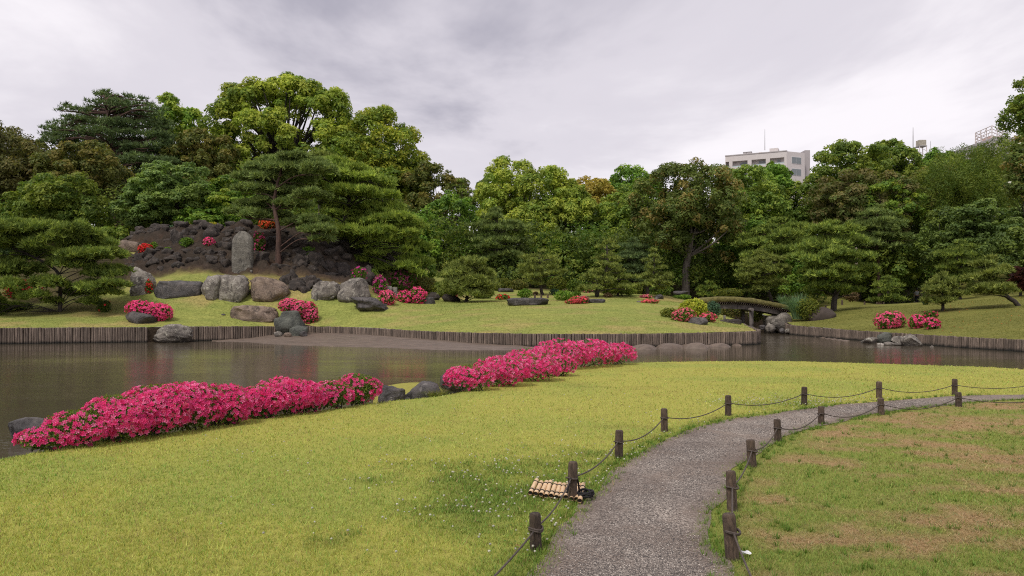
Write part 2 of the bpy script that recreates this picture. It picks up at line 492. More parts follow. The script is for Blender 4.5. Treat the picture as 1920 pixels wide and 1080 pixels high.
# the rocky mound: soil zone
mound = np.clip(np.minimum(np.minimum((y - 51.7) / 0.6, (66 - y) / 3), np.minimum((pxs - 225) / 25, (735 - pxs) / 25)), 0, 1)
mound = np.maximum(mound, np.clip(np.minimum((56.4 - y) / .4, (y - 51.8) / .5), 0, 1) * np.clip((pxs - 120) / 20, 0, 1) * (pxs < 400))
mound = np.maximum(mound, np.clip((y - 57.6) / .6, 0, 1) * (pxs < 330) * (y < 75) * .9)
ledge = (y < 57.45) & (y > 56.15) & (pxs < 300) & (pxs > 205)
mound = np.where(ledge, 0.0, mound)
rough = fbm(np.stack([x * 0.9, y * 0.9, z * 0.9], 1), 5) - 0.5
rg = 1 - np.abs(fbm(np.stack([x * 1.1, y * 1.1, z * 1.6], 1), 4) - 0.5) * 4; rg2 = 1 - np.abs(fbm(np.stack([x * 2.7 + 9, y * 2.7, z * 3.4], 1), 3) - 0.5) * 4
crag = np.clip(rg, 0, 1) * .55 + np.clip(rg2, 0, 1) * .28
craggy = mound * np.clip(np.minimum((y - 51.8) / .8, (62 - y) / 1.0), 0, 1) * (pxs > 215)
z = z + mound * rough * np.where(y > 66, .3, .8) + craggy * (crag - .3) * 1.1 + (fbm2(x, y, 0.25, 3, 5) - 0.5) * 0.10 * np.clip((y - 40) / 6, 0, 1)
turf = np.array([0.285, 0.29, 0.088]); turf2 = np.array([0.195, 0.245, 0.068]); straw = np.array([0.34, 0.27, 0.12])
n1v = fbm2(x, y * 1.6, 0.28, 4, 1); n2v = fbm2(x, y * 2.0, 0.5, 4, 2)
c = turf[None] * (1 - n1v[:, None]) + turf2[None] * n1v[:, None]
k = np.clip((n2v - 0.52) * 6, 0, 0.75)[:, None]
c = c * (1 - k) + straw * k
rb = np.clip((pxs - 1480) / 30, 0, 1)[:, None]                       # the right bank is greener and duller
c = c * (1 - rb) + (np.array([0.17, 0.17, 0.05]) * (0.75 + 0.5 * n1v[:, None])) * rb
soil = np.array([0.08, 0.052, 0.038]); moss = np.array([0.05, 0.06, 0.02])
ter = np.clip(np.minimum((y - 49.6) / 0.6, (53.5 - y) / 0.5), 0, 1) * (pxs > 240) * (pxs < 720) * np.clip((pxs - 430) / 150, 0.1, 0.85)
c = c * (1 - ter[:, None]) + np.array([0.17, 0.12, 0.06]) * ter[:, None]
c = c * (1 - mound[:, None]) + soil * (0.6 + 0.9 * fbm2(x, y, 1.2, 4, 9)[:, None]) * mound[:, None]
rk = np.clip((crag - .24) * 5, 0, .92)[:, None] * craggy[:, None]
c = c * (1 - rk) + np.array([0.045, 0.036, 0.032]) * (0.6 + 0.9 * fbm2(x, y, 3.1, 3, 19)[:, None]) * rk
dk = np.clip((y - 50.3) / .8, 0, 1) * (pxs < 232) * np.clip((66 - y) / 2, 0, 1)  # dark soil and moss tone, with the shade behind the pine painted in
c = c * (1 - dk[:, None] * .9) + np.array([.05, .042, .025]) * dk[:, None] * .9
pine_soil = np.clip(1 - np.hypot((x + 27.5) / 5.0, (y - 46.5) / 2.6), 0, 1)[:, None] ** 0.5 * 0.75     # needles under the left pine
c = c * (1 - pine_soil) + np.array([0.085, 0.058, 0.034]) * pine_soil
ps2 = np.clip(1 - np.hypot((x - 28.8) / 2.4, (y - 50) / 1.6), 0, 1)[:, None] ** 0.5 * 0.7
c = c * (1 - ps2) + np.array([0.1, 0.062, 0.04]) * ps2
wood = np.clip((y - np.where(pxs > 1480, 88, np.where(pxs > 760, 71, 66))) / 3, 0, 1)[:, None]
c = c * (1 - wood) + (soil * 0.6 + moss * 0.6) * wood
pp = np.clip(1 - np.abs(y - 63.5 - 0.02 * (pxs - 950)) / 1.0, 0, 1)[:, None] * ((pxs > 850) & (pxs < 1290))[:, None] * 0.6
c = c * (1 - pp) + np.array([0.15, 0.11, 0.07]) * pp
pth = np.clip(1.4 - np.hypot((pxs - 1705) / 34, (y - 84) / 6), 0, 1)[:, None]
c = c * (1 - pth) + np.array([0.2, 0.18, 0.165]) * pth

m, t, b, o = material("far_ground")
a = attr(t, 'col'); p = coords(t)
nf = noise_node(t, scaled(t, p, 1, 1, 1), 7.0, 6, 0.7)
nf2 = noise_node(t, scaled(t, p, 0.5, 1.2, 1), 1.6, 5, 0.6)
cc = mixc(t, 1.0, a.outputs['Color'], ramp(t, nf.outputs[0], [(0.25, (0.55, 0.55, 0.5)), (0.75, (1.4, 1.4, 1.35))]).outputs[0], 'MULTIPLY')
cc = mixc(t, 1.0, cc, ramp(t, nf2.outputs[0], [(0.3, (0.82, 0.86, 0.8)), (0.7, (1.16, 1.1, 1.05))]).outputs[0], 'MULTIPLY')
t.links.new(cc, b.inputs['Base Color']); b.inputs['Roughness'].default_value = 0.95; b.inputs['Specular IOR Level'].default_value = 0.05
bump(t, b, nf.outputs[0], 0.8, 0.08)
FAR_GROUND = m
# skirt: drop the rim behind the log wall down into the pond
mb = MB()
v3 = np.column_stack([v2, z])
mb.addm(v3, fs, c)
en = len(edge)
tree_e = np.column_stack([edge[:, 0], edge[:, 1], tz(edge[:, 0], edge[:, 1])])
low = tree_e.copy(); low[:, 2] = -1.3
mb.add(np.vstack([tree_e, low]), [(i, i + 1, en + i + 1, en + i) for i in range(en - 1)], (0.06, 0.045, 0.035))
far_land = mb.build("island_ground", FAR_GROUND, smooth=True)
tag(far_land, "lawns, soil and wooded slopes across the pond", "ground", kind="structure")

from mathutils.bvhtree import BVHTree
_bvh = BVHTree.FromPolygons([tuple(q) for q in v3], [tuple(q) for q in fs])
def ground_z(x, y):
    """height of the finished far ground, crags included"""
    h = _bvh.ray_cast(Vector((float(x), float(y), 60.0)), Vector((0, 0, -1.0)))
    return h[0].z if h[0] is not None else tz1(x, y)
def fit_d(px, py, D):
    """distance near D at which the ground of column px shows at row py"""
    ds = np.linspace(D - 7, D + 7, 71); rows = np.array([HY - (ground_z((px - 960) / F * q, q) - EYE) / q * F for q in ds])
    return float(ds[np.argmin(np.abs(rows - py) + 0.35 * np.abs(ds - D))])
# ------------------------------------------------------------ pond water
m, t, b, o = material("pond_water")
p = coords(t)
nw = noise_node(t, scaled(t, p, 0.9, 3.2, 1), 2.6, 4, 0.55)
nw2 = noise_node(t, scaled(t, p, 0.35, 1.0, 1), 0.45, 3, 0.5)
hh = mathn(t, 'MULTIPLY', nw.outputs[0], ramp(t, nw2.outputs[0], [(0.35, (0.2,) * 3), (0.65, (1,) * 3)]).outputs[0])
b.inputs['Base Color'].default_value = (0.075, 0.060, 0.041, 1)
b.inputs['Roughness'].default_value = 0.09
b.inputs['IOR'].default_value = 1.33
bump(t, b, hh, 0.21, 0.05)
mb = MB()
gx = np.linspace(-170, 60, 24); gy = np.linspace(-20, 80, 21)
X, Y = np.meshgrid(gx, gy)
i, j = np.meshgrid(np.arange(20), np.arange(23), indexing='ij')
q = (i * 24 + j).ravel()
mb.add(np.column_stack([X.ravel(), Y.ravel(), np.full(X.size, WATER)]), np.stack([q, q + 1, q + 25, q + 24], 1))
tag(mb.build("pond_water", m), "brown still pond water mirroring the far bank", "water", kind="structure")

# ------------------------------------------------------------ mud shore and mud humps at the foot of the wall
m, t, b, o = material("mud")
p = coords(t); n = noise_node(t, scaled(t, p, 0.5, 1.5, 1), 3.0, 6, 0.65)
t.links.new(ramp(t, n.outputs[0], [(0.3, (0.08, 0.057, 0.042)), (0.7, (0.18, 0.132, 0.1))]).outputs[0], b.inputs['Base Color'])
b.inputs['Roughness'].default_value = 0.6; bump(t, b, n.outputs[0], 0.8, 0.06)
MUD = m
def wl(px, py): return G(px, py, WATER)[:2]
front = resample([wl(*q) for q in ((395, 642.5), (440, 643), (520, 647.5), (600, 650), (700, 652.5), (800, 657), (900, 659.5), (975, 660), (1030, 655.5))], 0.4)
back = np.vstack([w2[(960 + F * w2[:, 0] / w2[:, 1]) > 390][:, :2], w3[(960 + F * w3[:, 0] / w3[:, 1]) < 1035][:, :2]])[::-1]
poly = [tuple(q) for q in front] + [tuple(q) for q in back]
ii = scatter_rows(-20, 4, 33, 47, 0.4, rng0); ii = ii[inpoly(ii[:, 0], ii[:, 1], poly)]
ii = ii[dist_line(ii[:, 0], ii[:, 1], poly + poly[:1]) > 0.15]
v2m, fm = cdt(poly, ii)
dw = dist_line(v2m[:, 0], v2m[:, 1], [tuple(q) for q in back]); df = dist_line(v2m[:, 0], v2m[:, 1], [tuple(q) for q in front])
pm = 960 + F * v2m[:, 0] / v2m[:, 1]
top = np.interp(pm, [395, 470, 540, 600, 700, 800, 900, 1035], [-0.46, -0.36, -0.08, -0.1, -0.14, -0.22, -0.36, -0.46])
u = df / (df + dw + 1e-6)
zm = -0.56 + (top + 0.56) * np.clip(u, 0, 1) ** 0.8 + (fbm2(v2m[:, 0], v2m[:, 1] * 1.5, 0.9, 4, 4) - 0.5) * 0.10 * np.minimum(1, df * 2)
mb = MB(); mb.addm(np.column_stack([v2m, zm]), fm)
tag(mb.build("mud_shore", MUD, smooth=True), "bare brown mud shore between log wall and water", "mud bank", kind="structure")
mb = MB()
for (px, py, wpx, hpx) in ((1212, 656, 50, 10), (1258, 654, 54, 10), (1293, 651, 26, 5), (1312, 654, 50, 11), (1330, 651, 20, 4), (1356, 651, 42, 7), (1386, 649, 16, 4)):
    g = G(px, py, WATER); rx = wpx / F * g[1] / 2; rz = hpx / F * g[1]
    th = np.linspace(0, 2 * math.pi, 20, endpoint=False); vv = [(g[0], g[1] + 0.5, WATER + rz)]
    for q, (rr, zr) in enumerate(((0.35, 0.88), (0.7, 0.55), (1.0, -0.15))):
        for a_ in th:
            kx = 1 + 0.25 * math.sin(3 * a_ + px) + 0.12 * math.sin(7 * a_ + px)
            vv.append((g[0] + rx * rr * math.cos(a_) * kx, g[1] + 0.5 + 0.55 * rr * math.sin(a_) * kx, WATER + rz * zr))
    fsq = [(0, 1 + i, 1 + (i + 1) % 20) for i in range(20)]
    for q in range(2):
        fsq += [(1 + q * 20 + i, 1 + (q + 1) * 20 + i, 1 + (q + 1) * 20 + (i + 1) % 20, 1 + q * 20 + (i + 1) % 20) for i in range(20)]
    mb.addm(vv, fsq)
for k in range(8):
    tt = k / 7.0; g = G(1515 + 75 * tt, 629.5 + 10 * tt, WATER); rx = 0.35
    th = np.linspace(0, 2 * math.pi, 12, endpoint=False)
    vv = [(g[0], g[1] + 0.3, WATER + 0.06)] + [(g[0] + rx * math.cos(a_), g[1] + 0.3 + 0.2 * math.sin(a_), WATER - 0.02) for a_ in th]
    mb.addm(vv, [(0, 1 + i, 1 + (i + 1) % 12) for i in range(12)])
tag(mb.build("mud_humps", MUD, smooth=True), "low brown mud humps showing above the water before the log wall", "mud bank", kind="structure")

# ------------------------------------------------------------ near lawn and path
SH = [(-7.2, -6), (-7.2, 2.0), (-6.9, 6.0)]
SH += [tuple(G(px, py)[:2] + np.array([-0.15, dy])) for px, py, dy in ((-20, 850, 1.0), (60, 848, 1.6), (170, 838, 1.8), (290, 805, 1.8), (450, 795, 1.7), (600, 771, 1.5), (700, 756, 1.2), (770, 748, 1.2), (835, 738, 1.6), (950, 718, 2.0), (1080, 694, 2.0), (1195, 681, 1.2), (1330, 678, 1.1), (1500, 677.5, 1.1), (1700, 683, 1.1), (1920, 690, 1.1), (2150, 700, 1.1))]
SH += [(22, 19), (40, 19)]
shore = resample(SH, 0.3)
poly = [tuple(q) for q in shore] + [(40, -6)]
NEAR_POLY = poly
def nearz(x, y):
    d = dist_line(np.asarray(x, float), np.asarray(y, float), [tuple(q) for q in shore])
    s = np.clip(d / 1.05, 0, 1)
    return -0.95 + 0.95 * (1 - (1 - s) ** 2.2)
ii = np.vstack([scatter_rows(-7, 18, 3.0, 23, 0.22, rng0), scatter_rows(-7, 39, -5.5, 22, 1.2, rng0)])
keep = inpoly(ii[:, 0], ii[:, 1], poly) & (dist_line(ii[:, 0], ii[:, 1], [tuple(q) for q in shore]) > 0.12)
ii = ii[keep]
v2n, fn = cdt(poly, ii)
EDGE_L = [(960, 1180), (1003, 1080), (1045, 1020), (1085, 960), (1115, 925), (1160, 880), (1210, 845), (1262, 820), (1330, 797), (1400, 783), (1500, 769), (1600, 757.5), (1700, 748.5), (1800, 742.5), (1920, 740), (2100, 738)]
EDGE_R = [(1362, 1180), (1350, 1080), (1345, 1040), (1340, 1000), (1345, 960), (1360, 925), (1383, 890), (1403, 868), (1442, 836), (1482, 815), (1532, 799), (1600, 785), (1700, 768), (1800, 757), (1920, 749), (2100, 744.5)]
eL = resample([G(*q)[:2] for q in EDGE_L], 0.12); eR = resample([G(*q)[:2] for q in EDGE_R], 0.12)
def wob(e, s):
    k = np.arange(len(e)) * 0.12
    return e + np.stack([fbm2(k, k * 0, 1.3, 4, s) - 0.5, fbm2(k, k * 0, 1.3, 4, s + 3) - 0.5], 1) * 0.3
PATH_POLY = [tuple(q) for q in wob(eL, 1)] + [tuple(q) for q in wob(eR, 8)[::-1]]
def patches(x, y):
    """colour of the turf at x, y: yellow zoysia left of the path, patchy green and dry straw right of it, clover round the posts"""
    xr = np.interp(y, eR[:, 1], eR[:, 0]); xl = np.interp(y, eL[:, 1], eL[:, 0])
    right = np.clip((x - (xl + xr) / 2) * 3, 0, 1) * (y < 13.6)
    n1 = fbm2(x, y, 0.8, 4, 11); n2 = fbm2(x, y, 2.3, 4, 12); n3 = fbm2(x, y, 0.45, 3, 13); n4 = 0.55 * fbm2(x, y * 1.9, 1.0, 4, 15) + 0.45 * fbm2(x, y * 1.6, 3.6, 4, 16)
    yel = np.array([0.475, 0.495, 0.13]); gre = np.array([0.205, 0.285, 0.065]); str_ = np.array([0.44, 0.315, 0.18]); oli = np.array([0.40, 0.46, 0.12])
    k = np.clip((n1 - 0.42) * 4, 0, 1)[:, None]
    a = yel * (1 - k) + oli * k
    br = np.clip((n2 - 0.62) * 4, 0, 0.2)[:, None]
    a = a * (1 - br) + np.array([0.25, 0.165, 0.075]) * br
    px = 960 + F * x / np.maximum(y, 0.5); py = HY + EYE * F / np.maximum(y, 0.5)
    clov = np.clip(1.15 - np.hypot((x - 0.1) / 1.3, (y - 6.75) / 1.7) + (n2 - 0.5) * 2.6, 0, 0.85)
    clov = np.maximum(clov, np.clip(1.0 - np.abs(x - xl) / 0.55 + (n2 - 0.5), 0, 1) * (x < xl + 0.2) * (y < 12) * 0.8)
    c2 = np.clip(1.2 - np.hypot((x - 4.6) / 1.2, (y - 12.2) / 0.7) + (n2 - 0.5) * 2, 0, 1) * 0.6
    clov = np.maximum(clov, c2)[:, None]
    a = a * (1 - clov) + gre * clov
    dry = np.clip((n4 - 0.495) * 6.5 + 0.40, 0, 1)[:, None]
    edge_g = np.clip(1.3 - (x - xr) / 0.28, 0, 1)[:, None]
    dry = dry * (1 - edge_g)
    gr2 = np.array([0.30, 0.355, 0.095]) * (1 - n3[:, None] * 0.5) + gre * n3[:, None] * 0.5
    r = gr2 * (1 - dry) + str_ * dry
    rr = right[:, None]
    return a * (1 - rr) + r * rr, clov[:, 0] * (1 - right), right, dry[:, 0] * right
c, _, _, _ = patches(v2n[:, 0], v2n[:, 1])
m, t, b, o = material("lawn_soil")
a = attr(t, 'col'); p = coords(t)
nf = noise_node(t, p, 55.0, 5, 0.75)
nf2 = noise_node(t, p, 9.0, 5, 0.65)
cc = mixc(t, 1.0, a.outputs['Color'], ramp(t, nf.outputs[0], [(0.3, (0.45, 0.40, 0.34)), (0.7, (1.0, 0.93, 0.85))]).outputs[0], 'MULTIPLY')
cc = mixc(t, ramp(t, nf2.outputs[0], [(0.55, (0, 0, 0)), (0.72, (0.5, 0.5, 0.5))]).outputs[0], cc, (0.13, 0.085, 0.045))
t.links.new(cc, b.inputs['Base Color']); b.inputs['Roughness'].default_value = 0.95; b.inputs['Specular IOR Level'].default_value = 0.05
bump(t, b, nf.outputs[0], 0.9, 0.015)
mb = MB(); mb.addm(np.column_stack([v2n, nearz(v2n[:, 0], v2n[:, 1])]), fn, c)
tag(mb.build("near_lawn", m, smooth=True), "yellow green lawn sloping to the pond in front", "lawn", kind="structure")

# path
ii = scatter_rows(-1, 14, 3, 15, 0.14, rng0)
ii = ii[inpoly(ii[:, 0], ii[:, 1], PATH_POLY)]
ii = ii[dist_line(ii[:, 0], ii[:, 1], PATH_POLY + PATH_POLY[:1]) > 0.05]
v2p, fp = cdt(PATH_POLY, ii)
dp = dist_line(v2p[:, 0], v2p[:, 1], PATH_POLY + PATH_POLY[:1])
m, t, b, o = material("gravel_path")
p = coords(t)
vo = t.nodes.new("ShaderNodeTexVoronoi"); vo.inputs['Scale'].default_value = 95; t.links.new(p, vo.inputs['Vector'])
rc = ramp(t, mathn(t, 'FRACT', mathn(t, 'MULTIPLY', vo.outputs['Color'], 3.3)), [(0.0, (0.07, 0.06, 0.055)), (0.4, (0.19, 0.16, 0.14)), (0.8, (0.34, 0.29, 0.25)), (1.0, (0.54, 0.48, 0.42))]).outputs[0]
nm = noise_node(t, p, 1.7, 5, 0.65, 0.4)
mudf = ramp(t, nm.outputs[0], [(0.46, (0, 0, 0)), (0.6, (1, 1, 1))]).outputs[0]
nm2 = noise_node(t, p, 30, 4, 0.7)
mc = ramp(t, nm2.outputs[0], [(0.3, (0.15, 0.115, 0.095)), (0.7, (0.28, 0.22, 0.18))]).outputs[0]
edgea = attr(t, 'col')
cc = mixc(t, mathn(t, 'MULTIPLY', mudf, 0.65), rc, mc)
cc = mixc(t, mathn(t, 'SUBTRACT', 1.0, edgea.outputs['Fac']), cc, mc)
nm3 = noise_node(t, p, 0.75, 5, 0.6, 0.6)
cc = mixc(t, 1.0, cc, ramp(t, nm3.outputs[0], [(0.3, (0.68, 0.66, 0.66)), (0.5, (0.95, 0.95, 0.95)), (0.7, (1.22, 1.2, 1.17))]).outputs[0], 'MULTIPLY')
t.links.new(cc, b.inputs['Base Color']); b.inputs['Roughness'].default_value = 0.85; b.inputs['Specular IOR Level'].default_value = 0.2
bump(t, b, vo.outputs['Distance'], 0.8, 0.012)
ev = np.clip(dp / 0.26 + (fbm2(v2p[:, 0], v2p[:, 1], 3.0, 3, 51) - .5) * .9, 0, 1)
mb = MB(); mb.addm(np.column_stack([v2p, 0.006 + 0.006 * np.clip(dp * 3, 0, 1)]), fp, np.repeat(ev[:, None], 3, 1))
tag(mb.build("gravel_path", m, smooth=True), "grey gravel path curving from the front to the right", "path", kind="structure")
# ------------------------------------------------------------ log walls: every log a part
def log_mesh(seed):
    rng = np.random.default_rng(seed); mb = MB(); seg = 9
    th = np.linspace(0, 2 * math.pi, seg, endpoint=False) + rng.uniform(0, 1)
    r = 0.5 * (1 + rng.uniform(-0.06, 0.06, seg)); vv = []
    for zz_, k in ((0, 1.0), (0.5, 0.98), (0.975, 0.97), (1.0, 0.84)):
        for a_, q in zip(th, r): vv.append((q * k * math.cos(a_), q * k * math.sin(a_), zz_))
    vv.append((0, 0, 1.004))
    f = [(l * seg + i, l * seg + (i + 1) % seg, (l + 1) * seg + (i + 1) % seg, (l + 1) * seg + i) for l in range(3) for i in range(seg)]
    f += [(3 * seg + i, 3 * seg + (i + 1) % seg, 4 * seg) for i in range(seg)]
    mb.addm(vv, f)
    o = mb.build("log", WOOD_LOG); me = o.data; bpy.data.objects.remove(o); return me
LOGS = [log_mesh(k) for k in range(5)]
def log_wall(pl, label, step=0.125):
    p = resample(pl, step)
    root = thing("log_wall", tuple(p[len(p) // 2]), label, "log wall", "log walls holding the pond banks")
    mid = Vector(root.location)
    tw = MB()
    for i, q in enumerate(p):
        o = bpy.data.objects.new("log", LOGS[random.randrange(5)]); COL.objects.link(o); o.parent = root
        h = 0.95 + q[2] + random.uniform(-0.025, 0.025)
        dwid = step * random.uniform(0.98, 1.12)
        o.scale = (dwid, dwid, h)
        o.location = Vector((q[0] + random.uniform(-.012, .012), q[1] - 0.05 + random.uniform(-.015, .015), -0.95)) - mid
        o.rotation_euler = (random.uniform(-.02, .02), random.uniform(-.015, .015), random.uniform(0, 6))
    return root
log_wall(np.array([q for q in resample(WALL1, 0.3) if 960 + F * q[0] / q[1] > -60]), "dark log wall left of the flat layered rock, under the spreading pine")
log_wall(WALL2, "short stretch of log wall between the layered rock and the greenish boulder")
log_wall(np.vstack([WALL3, np.array(CREEK_L[1:3])]), "long curving log wall round the open island lawn with mud at its foot")
log_wall(np.vstack([np.array(CREEK_R[3:4]), WALL4]), "log wall of the right bank, with loose boulders standing before it")

# ------------------------------------------------------------ rocks
ICO = {}
def ico(n):
    if n not in ICO:
        bm = bmesh.new(); bmesh.ops.create_icosphere(bm, subdivisions=n, radius=1.0)
        ICO[n] = (np.array([q.co[:] for q in bm.verts]), np.array([[q.index for q in f.verts] for f in bm.faces])); bm.free()
    return ICO[n]
def rock_shape(rng, sub, cuts, amp, size, kind='block'):
    v, f = ico(sub); v = v.copy()
    if kind in ('slab', 'upright', 'block'):
        v = np.sign(v) * np.abs(v) ** 0.5; v = v / np.abs(v).max()
    for _ in range(cuts):
        n = nrm(rng.normal(size=3) * np.array([1, 1, 0.75])); d = rng.uniform(0.42, 0.82) if kind not in ('slab', 'block', 'upright') else rng.uniform(0.62, 1.0)
        k = v @ n; v = v - np.maximum(k - d, 0)[:, None] * n * 0.96
    so = rng.uniform(0, 50)
    nv = nrm(v)
    v = v + nv * ((fbm(v * 1.4 + so, 3) - 0.5) * amp)[:, None] * 1.6
    v = v + nv * ((fbm(v * 4.5 + so, 4) - 0.5) * amp)[:, None] * 1.0
    if kind == 'layer':
        l = v[:, 2] * 5 + fbm(v * 1.2 + so, 3) * 3
        v = v + nv * (np.abs((l % 1) - 0.5) * 0.22)[:, None] * np.array([1, 1, 0.3])
    if kind == 'lava':
        v = v + nv * ((np.abs(fbm(v * 3.0 + so, 4) - 0.5) * 1.6 - 0.2) * 0.45)[:, None]
    return v * np.asarray(size), f
def rock(name, px, py, wpx, hpx, D, mat, label, kind='round', cuts=6, amp=0.28, deep=None, sub=3, z0=None, yaw=0.0, tilt=0.0, sink=0.25, group=None, cat="rock", seed=None):
    """px: column of its middle, py: photo row of its foot, wpx/hpx: width and height in photo pixels at distance D"""
    rng = np.random.default_rng(seed if seed is not None else int(px * 7 + py * 13) % 99991)
    if name == 'boulder' and D > 44 and py < 611 and not 1420 < px < 1490: D = fit_d(px, py, D)
    wx = wpx / F * D; h = hpx / F * D
    base = P(px, py, D)
    dy = deep if deep else min(wx * 0.7, h * 2.2)
    s = h / (1 + (1 - sink * 2))
    v, f = rock_shape(rng, sub, cuts, amp, (1, 1, 1), kind)
    lo, hi = v.min(0), v.max(0)
    v = (v - (lo + hi) / 2) / (hi - lo) * 2                     # unit half sizes
    v = v * np.array([wx / 2, dy / 2, s])
    R = Matrix.Rotation(yaw, 3, 'Z') @ Matrix.Rotation(tilt, 3, 'Y')
    v = v @ np.array(R).T
    c = base + np.array([0, dy * 0.45, h - s])
    mb = MB(); mb.add(v + c, f)
    o = mb.build(name, mat, smooth=True, origin=base)
    return tag(o, label, cat, group)

rock("boulder", 312, 644, 76, 36, 41.3, ROCK_GREY, "flat layered grey rock filling the gap in the log wall at the pond", 'layer', 5, 0.25, 1.6, 4, sink=0.1)
rock("boulder", 541, 632, 60, 50, 44.2, ROCK_GREEN, "greenish grey lumpy boulder below the pink azalea at the log wall end", 'block', 9, 0.35, 1.5, 4, sink=0.1)
rock("boulder", 555, 634, 36, 24, 43.7, ROCK_GREEN, "low cracked rock leaning on the foot of the greenish boulder", 'block', 7, 0.3, 0.8, 3, sink=0.1)
rock("stone", 520, 631, 16, 10, 43.6, ROCK_GREY, "small grey stone on the mud left of the greenish boulder", 'round', 5, 0.2)
rock("stone", 538, 632, 15, 9, 43.2, ROCK_BROWN, "small round brown stone on the mud before the greenish boulder", 'round', 3, 0.15)
rock("stone", 567, 630, 14, 9, 43.4, ROCK_DARK, "small dark stone on the mud right of the greenish boulder", 'round', 4, 0.2)
rock("boulder", 471, 603, 94, 31, 45.8, ROCK_BROWN, "long low brown rock with a notch left of the pink azalea", 'block', 7, 0.3, 1.2, 4, sink=0.15)
rock("stone", 418, 592, 8, 4, 46, ROCK_DARK, "tiny dark stone in the grass by the long brown rock", 'round', 3, 0.15, sub=2)
rock("boulder", 391, 563, 50, 49, 48.6, ROCK_PALE, "pale brown boulder forming the left half of the great split rock", 'block', 7, 0.22, 1.6, 4, sink=0.12)
rock("boulder", 431, 568, 58, 54, 48.3, ROCK_PALE, "large pale squarish boulder with dark water streaks", 'block', 6, 0.2, 1.7, 4, sink=0.1)
rock("boulder", 330, 558, 98, 33, 49.0, ROCK_DARK, "long dark smooth slab lying against the pale split boulders", 'slab', 5, 0.18, 1.3, 4, sink=0.12)
rock("boulder", 256, 555, 46, 56, 49.4, ROCK_PALE, "tall two-toned rock, pale cream and dark, beside the pine", 'upright', 7, 0.3, 1.3, 4, sink=0.1)
rock("boulder", 497, 567, 80, 47, 48.5, ROCK_BROWN, "brown peaked rock with a dark diagonal crack", 'block', 8, 0.2, 1.6, 4, sink=0.05, tilt=0.15)
rock("boulder", 520, 560, 60, 14, 48.0, ROCK_BROWN, "brown wedge lying against the right foot of the peaked rock", 'block', 6, 0.22, 0.7, 3, tilt=0.5)
rock("boulder", 606, 566, 60, 40, 49.0, ROCK_GREY, "grey rock with a pale hollowed face beside the square block", 'block', 7, 0.32, 1.3, 4, sink=0.1)
rock("boulder", 660, 567, 62, 47, 48.9, ROCK_GREY, "square grey block with flat top and rough lined face", 'block', 5, 0.2, 1.5, 4, sink=0.08)
rock("boulder", 692, 588, 82, 31, 46.2, ROCK_DARK, "dark brown boulder lying on the lawn below the square block", 'round', 8, 0.32, 1.4, 4, sink=0.15, tilt=0.06)
rock("boulder", 238, 472, 46, 23, 57.5, ROCK_BROWN, "brown rock on the small grass ledge left of the mound", 'block', 6, 0.25, 1.2, sink=0.12)
rock("boulder", 262, 471, 22, 15, 57.6, ROCK_BROWN, "low brown rock against the right side of the ledge rock", 'block', 6, 0.25, 0.7)
rock("boulder", 255, 607, 56, 22, 44.2, ROCK_DARK, "slanting blue grey slab under the hot pink double azalea", 'slab', 6, 0.2, 0.9, 3, tilt=0.22, sink=0.2)
rock("boulder", 803, 570, 26, 13, 49.0, ROCK_DARK, "dark rock at the right end of the pink azalea row", 'block', 6, 0.25)
rock("boulder", 812, 563, 26, 16, 52.0, ROCK_LAVA, "rugged dark rock half hidden behind the pink azalea row", 'lava', 5, 0.3)
rock("boulder", 845, 566, 36, 17, 51.5, ROCK_LAVA, "rough dark rock beside the round grey green pine", 'lava', 5, 0.3)
rock("fallen_log_stone", 990, 573, 80, 15, 47.2, ROCK_DARK, "long dark log-like stone lying at the top of the island lawn", 'slab', 4, 0.2, 0.8, 4, sink=0.1)
rock("boulder", 948, 548, 30, 8, 67, ROCK_DARK, "flat dark slab on the grass behind the log-like stone", 'slab', 4, 0.2)
rock("boulder", 1096, 569, 22, 15, 48.2, ROCK_RED, "reddish rock standing in the low red azalea", 'block', 6, 0.25, 0.6)
rock("boulder", 1120, 568, 34, 8, 50, ROCK_DARK, "low flat dark rock right of the reddish rock", 'slab', 5, 0.25)
rock("boulder", 1236, 561, 20, 9, 57, ROCK_DARK, "dark pointed rock on the grass beside the stone marker", 'block', 6, 0.2)
rock("boulder", 1201, 567, 14, 3, 50, ROCK_DARK, "thin dark stone left of the flat pink azalea", 'slab', 4, 0.2, sub=2)
rock("boulder", 1278, 551, 30, 6, 66, ROCK_DARK, "flat dark rock below the big magnolia trunk", 'slab', 5, 0.2)
rock("boulder", 1312, 609, 38, 14, 44.6, ROCK_DARK, "dark layered rock at the foot of the azaleas by the bridge", 'layer', 5, 0.28, 0.8)
rock("boulder", 1366, 613, 52, 15, 46.5, ROCK_LAVA, "long black rugged rock left of the bridge posts", 'lava', 5, 0.3, 0.9)
rock("boulder", 1468, 622, 48, 36, 54.5, ROCK_GREY, "tall grey rock under the right end of the bridge", 'upright', 7, 0.28, 1.6, 4, sink=0.08)
rock("boulder", 1452, 618, 30, 26, 55.5, ROCK_GREY, "pale flat faced rock wedged below the bridge beam", 'block', 6, 0.2, 1.2)
rock("stone", 1447, 620, 20, 12, 53.3, ROCK_GREY, "rounded grey stone at the water below the bridge", 'round', 4, 0.18)
rock("stone", 1431, 617, 14, 8, 54.3, ROCK_DARK, "dark small stone at the creek edge near the bridge post", 'round', 4, 0.2)
rock("stone", 1442, 615, 8, 10, 54.6, ROCK_PALE, "small pale upright stone behind the rounded creek stone", 'round', 4, 0.2, sub=2)
rock("stone", 1468, 624, 12, 9, 53.0, ROCK_DARK, "dark cobble beside the log wall corner at the creek", 'round', 4, 0.2)
rock("stone", 1479, 624, 13, 8, 52.6, ROCK_GREY, "grey cobble touching the log wall corner at the creek", 'round', 4, 0.2)
